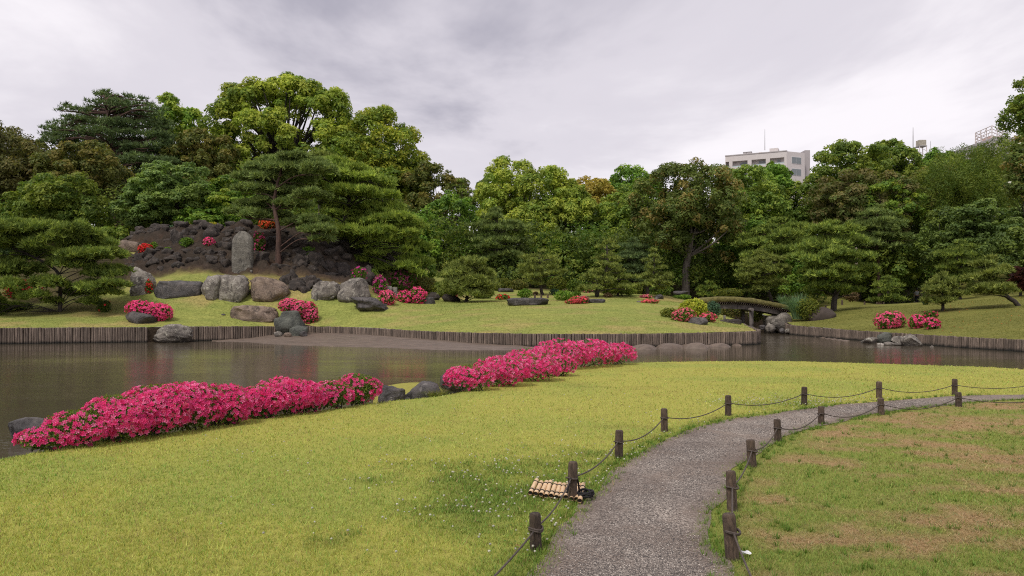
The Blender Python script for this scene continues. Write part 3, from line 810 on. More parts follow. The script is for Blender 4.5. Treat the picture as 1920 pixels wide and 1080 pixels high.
for (px, py, w_, h_, D, mt, lb, sk) in (
        (1637, 645, 28, 13, 40.6, ROCK_GREY, "low grey boulder at the left end of the rocks before the right wall", 0.2),
        (1662, 645, 28, 22, 40.9, ROCK_GREEN, "dark blue green boulder standing against the right log wall", 0.1),
        (1687, 642, 25, 12, 40.0, ROCK_GREY, "rounded grey stone between the dark and the largest boulder", 0.2),
        (1716, 651, 40, 24, 37.9, ROCK_GREY, "largest grey boulder of the group before the right log wall", 0.12),
        (1653, 648, 14, 5, 38.9, ROCK_PALE, "small flat pale stone in the water before the dark green boulder", 0.3),
        (1671, 648, 22, 7, 38.8, ROCK_GREY, "flat grey stone at the waterline before the dark green boulder", 0.3),
        (1690, 648, 20, 8, 38.6, ROCK_GREY, "flat rounded stone at the waterline touching the largest boulder", 0.3),
        (1619, 643, 8, 5, 41.1, ROCK_GREY, "tiny grey stone left of the low boulder in the water", 0.3),
        (1748, 652, 8, 4, 37.4, ROCK_PALE, "tiny pale stone right of the largest boulder in the water", 0.3)):
    rock("boulder" if w_ > 22 else "stone", px, py, w_, h_, D, mt, lb, 'round', 5, 0.2, sub=3, sink=sk)
# near shore rocks
def nrock(px, py_top, wpx, hpx, D, mat, label, deep, kind='round', cuts=5, amp=0.2, tilt=0.0, yaw=0.0, sub=4):
    return rock("shore_rock", px, py_top + hpx, wpx, hpx, D, mat, label, kind, cuts, amp, deep, sub, tilt=tilt, yaw=yaw, sink=0.05)
nrock(33, 787, 72, 42, 11.7, ROCK_DARK, "smooth dark rock in the water behind the left tip of the azaleas", 0.6)
nrock(112, 842, 44, 26, 8.6, ROCK_DARK, "small dark rock under the left tip of the near azalea bank", 0.25)
nrock(738, 727, 66, 55, 13.2, ROCK_DARK, "dark ridged rock right of the near azaleas at the shore", 0.5, 'block', 8, 0.3, 0.1)
nrock(790, 717, 76, 48, 13.7, ROCK_DARK, "smooth dark grey rounded rock beside the sedge tuft", 0.6, 'round', 3, 0.14)
nrock(848, 691, 58, 50, 15.2, ROCK_DARK, "dark pointed rock with pale streaks beside the far azalea bank", 0.7, 'round', 6, 0.25, -0.25)
nrock(713, 725, 12, 40, 13.9, ROCK_DARK, "thin upright dark stone at the tip of the small grass tongue", 0.15, 'upright', 4, 0.2, sub=3)

# great lava stones of the mound
LAV = [(270, 448, 30, 9, 59), (300, 438, 34, 12, 59.8), (335, 437, 40, 14, 60), (372, 438, 36, 14, 60), (405, 437, 34, 13, 60.2), (430, 442, 30, 13, 59.8),
       (392, 466, 44, 26, 57), (398, 479, 38, 16, 56), (428, 476, 24, 14, 56.3), (330, 470, 30, 30, 56.5), (318, 455, 40, 14, 58), (355, 455, 36, 12, 58.3), (425, 458, 30, 12, 58),
       (262, 485, 18, 11, 55.5), (250, 488, 26, 8, 55), (320, 508, 40, 14, 53.2), (290, 500, 34, 14, 53.4), (355, 512, 36, 16, 53), (392, 510, 34, 18, 53), (420, 512, 34, 22, 53), (345, 494, 40, 12, 54.6), (300, 522, 24, 12, 52.5), (330, 520, 30, 16, 52.4), (405, 495, 30, 10, 54.5),
       (488, 514, 34, 22, 53.2), (480, 495, 30, 20, 54.8), (505, 470, 50, 22, 56.2), (545, 470, 46, 20, 56.4), (560, 520, 40, 28, 53.6), (590, 520, 44, 34, 54), (565, 490, 36, 18, 55), (615, 515, 46, 30, 54.2), (640, 520, 40, 32, 54.4), (650, 540, 34, 16, 53.2), (620, 540, 40, 14, 52.8), (685, 545, 44, 44, 53.6), (700, 525, 30, 26, 55), (500, 450, 44, 14, 59), (560, 455, 50, 14, 59), (610, 470, 40, 16, 58), (640, 490, 44, 18, 57.4), (590, 498, 26, 12, 55.3), (530, 520, 30, 12, 53), (470, 450, 36, 12, 58.8),
       (544, 552, 36, 34, 50.2), (553, 566, 44, 26, 49.4), (575, 566, 40, 24, 49.6), (565, 545, 40, 14, 50.5), (456, 560, 24, 26, 49.6), (594, 548, 30, 14, 50.6), (535, 562, 34, 30, 50.0), (556, 558, 40, 22, 49.9), (580, 556, 36, 26, 50.2), (566, 570, 34, 18, 49.2), (532, 540, 26, 14, 50.6), (720, 548, 26, 20, 53.5), (775, 556, 28, 16, 54)]
_r = np.random.default_rng(44); LAV = [(q[0], q[1], q[2] * .8, q[3] * .85, q[4]) for q in LAV]
for _ in range(165):
    px_ = _r.uniform(235, 705); D_ = _r.uniform(52.9, 60.3)
    if px_ < 312 and 55.2 < D_ < 58.6: continue
    s_ = _r.uniform(9, 20) + 12 * (_r.uniform() < .3); LAV.append((px_, -1, s_, s_ * _r.uniform(.4, .75), D_))
for q in LAV:
    D = q[4]; xx_ = (q[0] - 960) / F * D; zg_ = ground_z(xx_, D)
    pyf = HY - (zg_ - EYE) / D * F + q[3] * .12
    rock("lava_rock", q[0], pyf, q[2], q[3] * 1.1, D, ROCK_LAVA, *(("black lava rock in the low stack between peaked brown rock and hollowed grey rock", 'lava') if D < 50.8 else ("craggy black lava rock piled on the dark stone mound behind the terrace", 'lava')), 5, 0.5, None, 3, sink=0.2,
         group="lava rocks stacked at the terrace foot" if D < 50.8 else "craggy lava rocks covering the mound", cat="lava rock")

# standing stones
def prism_stone(name, px, py, wpx, hpx, D, mat, label, cat, prof, thick, lean=0.0, bev=0.02, noise=0.02):
    base = P(px, py, D); W = wpx / F * D; H = hpx / F * D
    mb = MB(); n = len(prof); vv = []
    rng = np.random.default_rng(int(px))
    rows = 26; cols = 12
    vs = []
    for s_ in (-1, 1):
        for r_ in range(rows + 1):
            zt = r_ / rows
            xl = np.interp(zt, [q[0] for q in prof], [q[1] for q in prof]); xr = np.interp(zt, [q[0] for q in prof], [q[2] for q in prof])
            for c_ in range(cols + 1):
                u = c_ / cols; ee = min(1.0, 5.0 * min(u, 1 - u) + 0.35, 3.5 * (1 - zt) + 0.3)
                vs.append((W * (xl + (xr - xl) * u - 0.5) + lean * H * zt, s_ * thick * 0.5 * ee, H * zt))
    vs = np.array(vs); vs[:, 1] += (fbm(vs * 2.5 + px, 4) - 0.5) * noise * 6; vs[:, 0] += (fbm(vs * 3.1 + px, 3) - 0.5) * noise * 3
    f = []; M = (rows + 1) * (cols + 1)
    for s_ in (0, 1):
        for r_ in range(rows):
            for c_ in range(cols):
                a0 = s_ * M + r_ * (cols + 1) + c_
                q = (a0, a0 + 1, a0 + cols + 2, a0 + cols + 1)
                f.append(q if s_ == 0 else q[::-1])
    for r_ in range(rows):
        a0 = r_ * (cols + 1); f.append((a0, a0 + cols + 1, M + a0 + cols + 1, M + a0))
        a0 = r_ * (cols + 1) + cols; f.append((a0 + cols + 1, a0, M + a0, M + a0 + cols + 1))
    for c_ in range(cols):
        a0 = rows * (cols + 1) + c_; f.append((a0, a0 + 1, M + a0 + 1, M + a0))
    mb.add(vs + base + np.array([0, thick / 2, -0.08]), f)
    return tag(mb.build(name, mat, smooth=True, origin=base), label, cat)
prism_stone("standing_stone", 452, 516, 40, 85, 52.6, STONE_SLAB, "tall pale pointed standing stone before the dark mound", "standing stone",
            [(0, 0.03, 0.98), (0.35, 0.0, 1.0), (0.72, 0.02, 1.0), (0.84, 0.07, 1.0), (0.91, 0.17, 0.9), (0.97, 0.31, 0.74), (1, 0.38, 0.64)], 0.6)
prism_stone("stone_post", 471, 516, 5, 12, 52.4, STONE_SLAB, "small stone post at the right foot of the tall standing stone", "stone post", [(0, 0, 1), (1, 0, 1)], 0.15)
prism_stone("stone_post", 592, 566, 6, 19, 48.5, STONE_SLAB, "slim stone post before the hollowed grey rock", "stone post", [(0, 0, 1), (1, 0.05, 0.95)], 0.2)
prism_stone("stone_post", 691, 563, 5, 13, 49, STONE_SLAB, "slim stone post at the right side of the square grey block", "stone post", [(0, 0, 1), (1, 0.05, 0.95)], 0.18)
prism_stone("stone_tablet", 729, 556, 11, 22, 51.2, STONE_SLAB, "pale stone tablet among azaleas, left one of a pair", "stone tablet", [(0, 0, 1), (0.9, 0, 1), (1, 0.1, 0.9)], 0.18)
prism_stone("stone_tablet", 740, 556, 10, 20, 51.4, STONE_SLAB, "pale stone tablet among azaleas, right one of a pair", "stone tablet", [(0, 0, 1), (0.9, 0, 1), (1, 0.15, 0.9)], 0.18)
prism_stone("stone_post", 1231, 568, 4, 13, 52, STONE_SLAB, "pale slim stone marker on the grass by the flat pink azalea", "stone post", [(0, 0, 1), (0.9, 0, 1), (1, 0.2, 0.8)], 0.14)
prism_stone("stone_post", 1359, 598, 4, 9, 47.5, STONE_SLAB, "tiny pale stone marker beside the black rock at the bridge", "stone post", [(0, 0, 1), (1, 0, 1)], 0.12)

# ------------------------------------------------------------ posts and ropes along the path
ROPE = plain("rope", (0.075, 0.058, 0.048), 0.9, 0, 0.5, 60)
def post_mesh(seed):
    rng = np.random.default_rng(seed); seg = 18; mb = MB(); vv = []
    th = np.linspace(0, 2 * math.pi, seg, endpoint=False); r = 1 + (fbm(np.stack([np.cos(th) * 2 + seed * 3, np.sin(th) * 2, th * 0], 1), 3) - 0.5) * 0.12
    lv = [(-0.3, 1.02), (0.0, 1.03), (0.25, 1.0), (0.5, 0.985), (0.75, 0.98), (0.93, 0.97), (0.975, 0.92), (1.0, 0.78)]
    for z_, k in lv:
        jj = 1 + rng.uniform(-0.012, 0.012, seg)
        for a_, q, j in zip(th, r, jj): vv.append((0.5 * q * k * j * math.cos(a_), 0.5 * q * k * j * math.sin(a_), z_))
    vv.append((0, 0, 0.995))
    n = len(lv)
    f = [(l * seg + i, l * seg + (i + 1) % seg, (l + 1) * seg + (i + 1) % seg, (l + 1) * seg + i) for l in range(n - 1) for i in range(seg)]
    f += [((n - 1) * seg + i, (n - 1) * seg + (i + 1) % seg, n * seg) for i in range(seg)]
    mb.addm(vv, f); o = mb.build("rope_post", WOOD_POST, smooth=True); me = o.data; bpy.data.objects.remove(o); return me
PM = [post_mesh(k) for k in range(4)]
LP = [(1005, 1035, 70, 23), (1073, 942, 74, 18.5), (1161, 861, 53, 15.5), (1247, 810, 43, 13), (1367, 780, 38, 11.5), (1510, 760, 34, 11), (1651, 747, 31, 10.3), (1793, 741, 30, 10), (1962, 735, 28, 9.6)]
RP = [(1377, 1053, 86, 25), (1376, 960, 74, 19.5), (1413, 877, 51, 16.5), (1461, 828, 41, 13.5), (1542, 796, 33, 12), (1655, 778, 31, 11.5), (1801, 763, 27, 11), (2015, 752, 25, 10.5)]
LL = ["nearest wooden post on the left of the path, at the bottom edge", "wooden post standing in front of the bamboo slats", "wooden post next beyond the bamboo slats on the lawn side",
      "lawn side post where the path begins to bend right", "lawn side post at the middle of the path bend", "lawn side post just past the bend, before the clover strip", "lawn side post behind the far straight of the path", "lawn side post close behind a bark-dark post at the far right"]
RL = ["nearest wooden post on the right of the path, with wire round it", "leaning wooden post just behind the nearest right hand post", "right hand post at the bare dry edge, third from front", "right hand post fourth from front, beside the dry patch", "right hand post fifth from front with a dark rope band, leaning", "right hand post sixth from front beside the far gravel", "right hand post at the far right before the last lawn side post"]
def posts(tbl, labels, lean):
    tops = []
    for i, (px, py, h, wd) in enumerate(tbl):
        g = G(px, py); D = g[1]; H = h * D / F; W = wd * D / F
        g = g + np.array([0, W * 0.5, 0])
        if i < len(labels):
            o = mobj("rope_post", PM[i % 4], None, g); o.scale = (W, W, H)
            o.rotation_euler = (random.uniform(-.03, .03), lean[i], random.uniform(0, 6))
            tag(o, labels[i], "post", "wooden rope posts along the path")
        tops.append((g, H, W))
    return tops
lt = posts(LP, LL, [-.02, .03, .02, 0, 0, 0.01, 0, 0])
rt = posts(RP, RL, [.08, .07, .06, .04, .06, .04, .02])
def rope(a, b, label, sag, ka=0.62, kb=0.62, wrap=True):
    (ga, ha, wa), (gb, hb, wb) = a, b
    p0 = ga + np.array([0, 0, ha * ka]); p1 = gb + np.array([0, 0, hb * kb])
    d = p1 - p0; d[2] = 0; d = d / np.linalg.norm(d)
    p0 = p0 + d * wa * 0.5; p1 = p1 - d * wb * 0.5
    tt = np.linspace(0, 1, 22)[:, None]
    path = p0 * (1 - tt) + p1 * tt; path[:, 2] -= (sag * 4 * tt * (1 - tt))[:, 0]
    path[:, 2] = np.maximum(path[:, 2], 0.02)
    root = thing("barrier_rope", tuple(p0), label, "rope", "ropes strung between the path posts")
    mb = MB(); mb.tube(path, 0.0068, 6); mb.build("rope_line", ROPE, root, smooth=True)
    if wrap:
        th = np.linspace(0, 2 * math.pi, 15); r = wa * 0.5 + 0.006
        mb = MB(); mb.tube(np.stack([ga[0] + r * np.cos(th), ga[1] + r * np.sin(th), ga[2] + ha * ka + 0.006 * np.sin(th * 2)], 1), 0.0075, 5, cap=False)
        mb.build("knot", ROPE, root, smooth=True)
RLAB = ["rope sagging from the nearest left post to the post at the bamboo slats", "rope from the bamboo slat post to the next lawn side post", "rope between the third lawn side post and the one at the bend start",
        "rope along the lawn edge at the start of the bend", "rope along the lawn edge in the middle of the bend", "rope before the clover strip on the lawn edge", "rope behind the far straight of the gravel", "last lawn side rope running out at the right edge"]
for i in range(8): rope(lt[i], lt[i + 1], RLAB[i], [.05, .07, .09, .09, .09, .10, .10, .08][i], 0.6, 0.6)
RRL = ["taut rope between the two nearest right hand posts", "short rope from the leaning second post to the third right hand post", "rope hanging from the third to the fourth right hand post", "deep hanging rope by the dry edge, fourth to fifth post",
       "rope hanging low across the gravel view, fifth to sixth post", "long rope in front of the far gravel, sixth to seventh post", "last right hand rope running out at the right edge"]
for i in range(7): rope(rt[i], rt[i + 1], RRL[i], [.03, .05, .07, .10, .11, .12, .12][i], 0.6, 0.6)
p_l = (np.array([-0.35, 3.6, 0]), 0.28, 0.09); p_r = (np.array([1.32, 3.9, 0]), 0.28, 0.09)
rope(lt[0], p_l, "rope dropping out of the picture from the nearest left post", .03, 0.55, 0.35)
rope(rt[0], p_r, "rope dropping out of the picture from the nearest right post", .02, 0.62, 0.3)

# bamboo slat mat and rope coil by the second post
BAMBOO = plain("bamboo", (0.62, 0.43, 0.25), 0.4, 0, 0.22, 25)
ROPE_BLACK = plain("black_cord", (0.012, 0.011, 0.012), 0.9, 0, 0.4, 60)
mat_c = G(1045, 925)
root = thing("bamboo_mat", tuple(mat_c), "row of pale bamboo tubes lashed with black cord on the grass behind a post", "bamboo mat")
tb = [(994.5, 926, 1007.5, 906.5), (1004.5, 927.5, 1016, 909), (1014.5, 929, 1026, 908.5), (1024, 930, 1033, 907.5), (1033.5, 931.5, 1042.5, 910.5), (1043, 932.5, 1050.5, 910), (1052, 933, 1058, 911.5), (1061, 934, 1067, 912), (1071, 936, 1075.5, 912), (1081, 937, 1086, 911), (1087, 940.5, 1094, 911.5)]
for (xa, ya, xb, yb) in tb:
    a_ = G(xa, ya, 0.03); b_ = G(xb, yb, 0.03); a_[2] = 0.028 + random.uniform(0, .01); b_[2] = 0.05 + random.uniform(0, .02)
    b_ = a_ + (b_ - a_) * 0.92
    mb = MB(); dd = b_ - a_; R_ = 0.0205
    prof = [(0, 1), (0.24, 0.98), (0.25, 1.06), (0.27, 0.98), (0.74, 0.98), (0.75, 1.06), (0.77, 0.98), (1, 1)]
    mb.tube(np.array([a_ + dd * q for q, _ in prof]), np.array([R_ * k for _, k in prof]), 12, cap=False)
    mb.tube(np.array([a_ + dd * q for q in (0.0, 0.03)]), np.array([R_ * 0.8, R_ * 0.78]), 12, (1, 1, 1), cap=False)
    tube_o = mb.build("bamboo_tube", BAMBOO, root, smooth=True)
    mb = MB(); mb.tube(np.array([a_ + dd * 0.02, a_ + dd * 0.05]), R_ * 0.76, 10); mb.build("shade_plug", ROPE_BLACK, tube_o, origin=root.location)  # solid black plug paints the shade inside the open tube end
    for q in (0.2, 0.78):
        mb = MB(); mb.tube(np.array([a_ + dd * (q - 0.035), a_ + dd * q, a_ + dd * (q + 0.035)]), R_ * np.array([1.02, 1.28, 1.02]), 12)
        mb.build("cord_lashing", ROPE_BLACK, tube_o, smooth=True, origin=root.location)
gcoil = G(1100, 934, 0.03)
mb = MB(); th = np.linspace(0, 2 * math.pi * 5, 90)
mb.tube(np.stack([gcoil[0] + (0.055 + 0.018 * np.sin(th * 0.7)) * np.cos(th), gcoil[1] + 0.06 + (0.075 + 0.015 * np.cos(th * 1.3)) * np.sin(th), 0.03 + 0.012 * np.sin(th * 1.7) + 0.04 * th / th.max()], 1), 0.009, 6)
tag(mb.build("cord_coil", ROPE_BLACK, smooth=True, origin=gcoil), "loose coil of black cord lying at the right end of the bamboo tubes", "cord coil")
g2, h2, w2_ = lt[1]
mb = MB(); tt = np.linspace(0, 1, 14)
mb.tube(np.stack([g2[0] + w2_ * 0.52 + 0.03 * tt, g2[1] - 0.02 + 0.1 * tt, h2 * 0.6 - 0.16 * tt ** 1.4], 1), 0.008, 6)
mb.tube(np.stack([g2[0] - w2_ * (0.1 + 0.45 * tt ** 0.6), g2[1] - w2_ * 0.56 - 0.02 * tt, h2 * 0.62 - 0.12 * tt], 1), 0.009, 6)
tag(mb.build("tie_cord", ROPE_BLACK, smooth=True, origin=g2), "dark tie cord hanging from the post at the bamboo tubes", "cord")
# paper scrap and dead leaf
PAPER = plain("paper", (0.75, 0.75, 0.76), 0.8, 0, 0.08)
gq = G(1398, 1044); mb = MB(); rng = np.random.default_rng(5); gn = 6
xs, ys = np.meshgrid(np.linspace(-1, 1, gn), np.linspace(-1, 1, gn)); vv = np.stack([xs.ravel() * 0.035, ys.ravel() * 0.02, 0.02 + rng.uniform(0, .02, gn * gn)], 1)
i, j = np.meshgrid(np.arange(gn - 1), np.arange(gn - 1), indexing='ij'); q = (i * gn + j).ravel()
mb.add(vv + gq, np.stack([q, q + 1, q + gn + 1, q + gn], 1))
tag(mb.build("paper_scrap", PAPER, origin=gq), "crumpled white paper scrap in the grass beside the nearest right post", "paper scrap")
LEAF_DEAD = plain("dead_leaf", (0.25, 0.1, 0.04), 0.8, 0, 0.3)
def dead_leaf(px, py, s, label):
    g = G(px, py); mb = MB()
    vv = np.array([(-1, 0, 0.3), (-.4, .45, .5), (.3, .5, .25), (1, 0, .6), (.3, -.5, .3), (-.4, -.4, .55)]) * s + g + np.array([0, 0, 0.02])
    mb.addm(vv, [(0, 1, 5), (1, 2, 4, 5), (2, 3, 4)]); tag(mb.build("dead_leaf", LEAF_DEAD, origin=g), label, "leaf")
dead_leaf(1176, 810, 0.03, "curled brown dead leaf on the lawn behind the third left post")
dead_leaf(971, 1030, 0.022, "small reddish dead leaf in the grass left of the nearest left post")
dead_leaf(1711, 926, 0.022, "small brown dead leaf on the patchy grass at the right")

# ------------------------------------------------------------ earth bridge
m, t, b, o = material("bridge_turf")
p = coords(t); n = noise_node(t, p, 5, 6, 0.7)
t.links.new(ramp(t, n.outputs[0], [(0.3, (0.05, 0.04, 0.015)), (0.5, (0.13, 0.115, 0.03)), (0.72, (0.2, 0.17, 0.06))]).outputs[0], b.inputs['Base Color'])
b.inputs['Roughness'].default_value = 0.95; bump(t, b, n.outputs[0], 0.9, 0.1)
TURF_M = m
BL = [(1268, 572, 53.5), (1300, 563.5, 53.8), (1335, 557.5, 54.2), (1380, 557, 54.7), (1420, 560.5, 55.1), (1450, 566, 55.5), (1476, 572, 55.9), (1490, 577, 56.1)]
bl = resample([P(*q) for q in BL], 0.22)
root = thing("earth_bridge", tuple(P(1400, 615, 55)), "low arched earth bridge with a mossy turf deck over the creek", "bridge")
mb = MB(); n = len(bl); prof = [(-1.15, -0.38), (-1.2, -0.2), (-1.12, -0.02), (-0.8, 0.02), (0, -0.05), (0.8, 0.02), (1.12, -0.02), (1.2, -0.2), (1.15, -0.38)]
vv = []
for q in bl:
    for (dy_, dz) in prof: vv.append((q[0], q[1] + 1.2 + dy_, q[2] + dz))
vv = np.array(vv); nn = (fbm(vv * 2.2, 4) - 0.5); vv[:, 2] += nn * 0.14; vv[:, 1] += (fbm(vv * 2.7 + 9, 4) - 0.5) * 0.16
kk = len(prof); i, j = np.meshgrid(np.arange(n - 1), np.arange(kk), indexing='ij'); j2 = (j + 1) % kk
mb.add(vv, np.stack([i * kk + j, i * kk + j2, (i + 1) * kk + j2, (i + 1) * kk + j], -1).reshape(-1, 4))
mb.build("turf_deck", TURF_M, root, smooth=True)
span = bl[(bl[:, 0] > P(1330, 0, 54)[0]) & (bl[:, 0] < P(1480, 0, 56)[0])]
dl = resample(span, 0.17)
for q in dl:
    o = bpy.data.objects.new("deck_log", LOGS[random.randrange(5)]); COL.objects.link(o); o.parent = root
    o.scale = (0.16, 0.16, 2.4); o.rotation_euler = (-math.pi / 2, 0, 0)
    o.location = Vector((q[0], q[1] - 0.03 + random.uniform(-.04, .04), q[2] - 0.45)) - Vector(root.location)
bm_ = resample(span, 0.5)
for dy_ in (0.22, 2.05):
    mb = MB(); vs = []
    for q in bm_:
        for (a_, b_) in ((-.12, -.54), (.12, -.54), (.12, -.86), (-.12, -.86)): vs.append((q[0], q[1] + dy_ + a_, q[2] + b_))
    nb_ = len(bm_); f = [(i * 4 + j, i * 4 + (j + 1) % 4, i * 4 + 4 + (j + 1) % 4, i * 4 + 4 + j) for i in range(nb_ - 1) for j in range(4)] + [(3, 2, 1, 0), (nb_ * 4 - 4, nb_ * 4 - 3, nb_ * 4 - 2, nb_ * 4 - 1)]
    mb.add(vs, f); mb.build("beam", WOOD_BRIDGE, root)
for (px, D, ww, zt) in ((1393, 56.4, .26, 1.15), (1408.5, 54.8, .3, 1.2)):
    g = P(px, 0, D); mb = MB(); mb.tube([(g[0], D, -0.9), (g[0], D, 0.3), (g[0] + .01, D, zt)], [ww * .56, ww * .52, ww * .5], 10)
    po = mb.build("bridge_post", WOOD_BRIDGE, root, smooth=True)
    mb = MB(); mb.tube([(g[0], D, -0.9), (g[0], D, 0.02)], ww * .62, 10); mb.build("footing", STONE_SLAB, po, origin=root.location)
mb = MB(); a_ = P(1393, 0, 56.6); b_ = P(1409, 0, 54.5); mb.tube([(a_[0], a_[1] + .2, 1.2), (b_[0], b_[1] - .2, 1.24)], .13, 8); mb.build("cross_beam", WOOD_BRIDGE, root)

# ------------------------------------------------------------ stone lantern, small bollards
STONE_L = rock_mat("lantern_stone", (0.14, 0.11, 0.09), (0.25, 0.2, 0.17), (0.36, 0.3, 0.26))
def lathe(mb, c, prof, seg=12):
    th = np.linspace(0, 2 * math.pi, seg, endpoint=False); vv = []
    for r_, z_ in prof:
        for a_ in th: vv.append((c[0] + r_ * math.cos(a_), c[1] + r_ * math.sin(a_), c[2] + z_))
    n = len(prof)
    f = [(l * seg + i, l * seg + (i + 1) % seg, (l + 1) * seg + (i + 1) % seg, (l + 1) * seg + i) for l in range(n - 1) for i in range(seg)]
    mb.addm(vv, f + [tuple(range(seg))[::-1], tuple(range((n - 1) * seg, n * seg))])
lc_ = P(1605.5, 505, 62); root = thing("stone_lantern", tuple(lc_), "weathered stone lantern half hidden between the pines on the right bank", "stone lantern")
K = 0.48
for nm_, pr in (("pedestal", [(.7, -.5), (.7, .25), (.55, .4)]), ("pillar", [(.28, .4), (.24, 1.0), (.24, 1.6), (.3, 2.0)]), ("platform", [(.3, 2.0), (.6, 2.2), (.6, 2.35)]),
                ("light_box", [(.4, 2.35), (.42, 2.6), (.4, 2.95)]), ("lantern_roof", [(.42, 2.95), (.85, 3.0), (.8, 3.1), (.35, 3.35), (.15, 3.42)]), ("finial", [(.12, 3.42), (.2, 3.55), (.14, 3.7), (.02, 3.82)])):
    mb = MB(); lathe(mb, lc_, [(r_ * K, z_ * K) for r_, z_ in pr], 8); mb.build(nm_, STONE_L, root)
for i, (px, D) in enumerate(((1548, 62), (1579, 66), (1621, 68), (1644, 70), (1657, 72), (1003, 60), (1015, 59.5), (1027, 59))):
    g = TP(px, D); o = mobj("bollard", PM[i % 4], None, g); o.scale = (.16, .16, [.42, .42, .3, .26, .24, .3, .28, .28][i])
    if i < 5: tag(o, ["small dark bollard just left of the leaning pine trunk", "small dark bollard just right of the leaning pine trunk", "short dark bollard midway between the leaning pine and the walking person", "low bollard next but one to the dark low pine", "low bollard closest to the dark low pine"][i], "bollard", "small bollards on the right bank")
    else: tag(o, ["small orange brown post by the round green shrub", "thin dark stake on the grass behind the lawn crest, left one", "thin dark stake on the grass behind the lawn crest, right one"][i - 5], "stake")

# ------------------------------------------------------------ person walking away on the far path
SKIN = plain("skin", (0.45, 0.28, 0.2), 0.6, 0, 0.05); SHIRT = plain("grey_shirt", (0.42, 0.45, 0.45), 0.8, 0, 0.1); TROUS = plain("dark_trousers", (0.012, 0.012, 0.016), 0.8, 0, 0.1); HAIR = plain("black_hair", (0.01, 0.009, 0.009), 0.5, 0, 0.1)
pg = TP(1719, 83.0)
root = thing("person", tuple(pg), "person in grey top and dark trousers walking away under the pines", "person")
def skinned(name, verts, edges, radii, mat, parent, root_i=0, sub=1):
    me = bpy.data.meshes.new(name); me.from_pydata([tuple(q) for q in verts], edges, [])
    o = bpy.data.objects.new(name, me); COL.objects.link(o); o.parent = parent
    md = o.modifiers.new("skin", 'SKIN')
    for i_, r_ in enumerate(radii):
        sv_ = me.skin_vertices[0].data[i_]; sv_.radius = r_ if isinstance(r_, tuple) else (r_, r_); sv_.use_root = (i_ == root_i)
    if sub: sb = o.modifiers.new("sub", 'SUBSURF'); sb.levels = sub; sb.render_levels = sub
    me.materials.append(mat); return o
V = [(0, 0, .92), (0, 0, 1.1), (0, .01, 1.3), (0, .01, 1.42), (0, 0, 1.5), (0, -.01, 1.6), (0, -.01, 1.69),
     (.17, .01, 1.37), (.22, .02, 1.1), (.21, -.05, .88), (.21, -.06, .8), (-.17, .01, 1.37), (-.22, -.02, 1.1), (-.21, .05, .88), (-.21, .06, .8),
     (.09, 0, .86), (.1, .08, .48), (.1, .02, .08), (.1, .14, .03), (-.09, 0, .86), (-.1, .02, .48), (-.1, -.12, .1), (-.1, -.02, .03)]
E = [(0, 1), (1, 2), (2, 3), (3, 4), (4, 5), (5, 6), (3, 7), (7, 8), (8, 9), (9, 10), (3, 11), (11, 12), (12, 13), (13, 14), (0, 15), (15, 16), (16, 17), (17, 18), (0, 19), (19, 20), (20, 21), (21, 22)]
R_ = [(.15, .1), (.14, .1), (.16, .1), (.1, .07), .05, .085, .07, .055, .045, .035, .03, .055, .045, .035, .03, .085, .06, .042, .035, .085, .06, .042, .035]
skinned("body", V, E, R_, SKIN, root)
skinned("top", [(0, 0, .95), (0, 0, 1.1), (0, .01, 1.3), (0, .01, 1.41), (.17, .01, 1.37), (.21, .02, 1.14), (-.17, .01, 1.37), (-.21, -.01, 1.14)], [(0, 1), (1, 2), (2, 3), (3, 4), (4, 5), (3, 6), (6, 7)], [(.185, .13), (.165, .12), (.185, .125), (.12, .09), .075, .07, .075, .07], SHIRT, root)
skinned("trousers", [(0, 0, .95), (.1, 0, .85), (.11, .08, .48), (.11, .02, .14), (-.1, 0, .85), (-.11, .02, .48), (-.11, -.1, .16)], [(0, 1), (1, 2), (2, 3), (0, 4), (4, 5), (5, 6)], [(.17, .12), .12, .1, .09, .12, .1, .09], TROUS, root)
mb = MB(); vI, fI = ico(3); hv = vI * np.array([.098, .105, .12]); hv[:, 2] += 1.645; hv[:, 1] -= .02
keepf = [f for f in fI if hv[f, 2].mean() > 1.6 or hv[f, 1].mean() < -.03]
mb.add(hv + pg, np.array(keepf)); mb.build("hair", HAIR, root, smooth=True)

# ------------------------------------------------------------ buildings behind the trees
CONC = plain("pale_concrete", (0.60, 0.555, 0.54), 0.85, 0, 0.05, 1.5); CONC2 = plain("grey_concrete", (0.40, 0.37, 0.37), 0.85, 0, 0.06, 1.5)
GLASS_D = plain("dark_glass", (0.2, 0.225, 0.235), 0.15, 0, 0.1, 1.0); RAILG = plain("rail_glass", (0.42, 0.5, 0.51), 0.25, 0, 0.05); FRAME_W = plain("window_frame", (0.6, 0.6, 0.6), 0.5); METAL_G = plain("grey_metal", (0.3, 0.29, 0.29), 0.5, 0.3); TAN = plain("tan_wall", (0.6, 0.45, 0.33), 0.85)
A = P(1360, 292, 206.5); B = P(1475, 283.5, 199.5); C = P(1509, 286.5, 202)
zt = float(B[2]); LF = math.hypot(B[0] - A[0], B[1] - A[1]); RF = math.hypot(C[0] - B[0], C[1] - B[1])
root = thing("apartment_building", (B[0], B[1], 3), "pale grey flat roofed apartment block rising above the trees", "building")
org = np.array([B[0], B[1], 3])
uL = (A - B)[:2] / LF; uR = (C - B)[:2] / RF; inL = np.array([-uL[1], uL[0]]);
if inL[1] < 0: inL = -inL
inR = np.array([-uR[1], uR[0]])
if inR[1] < 0: inR = -inR
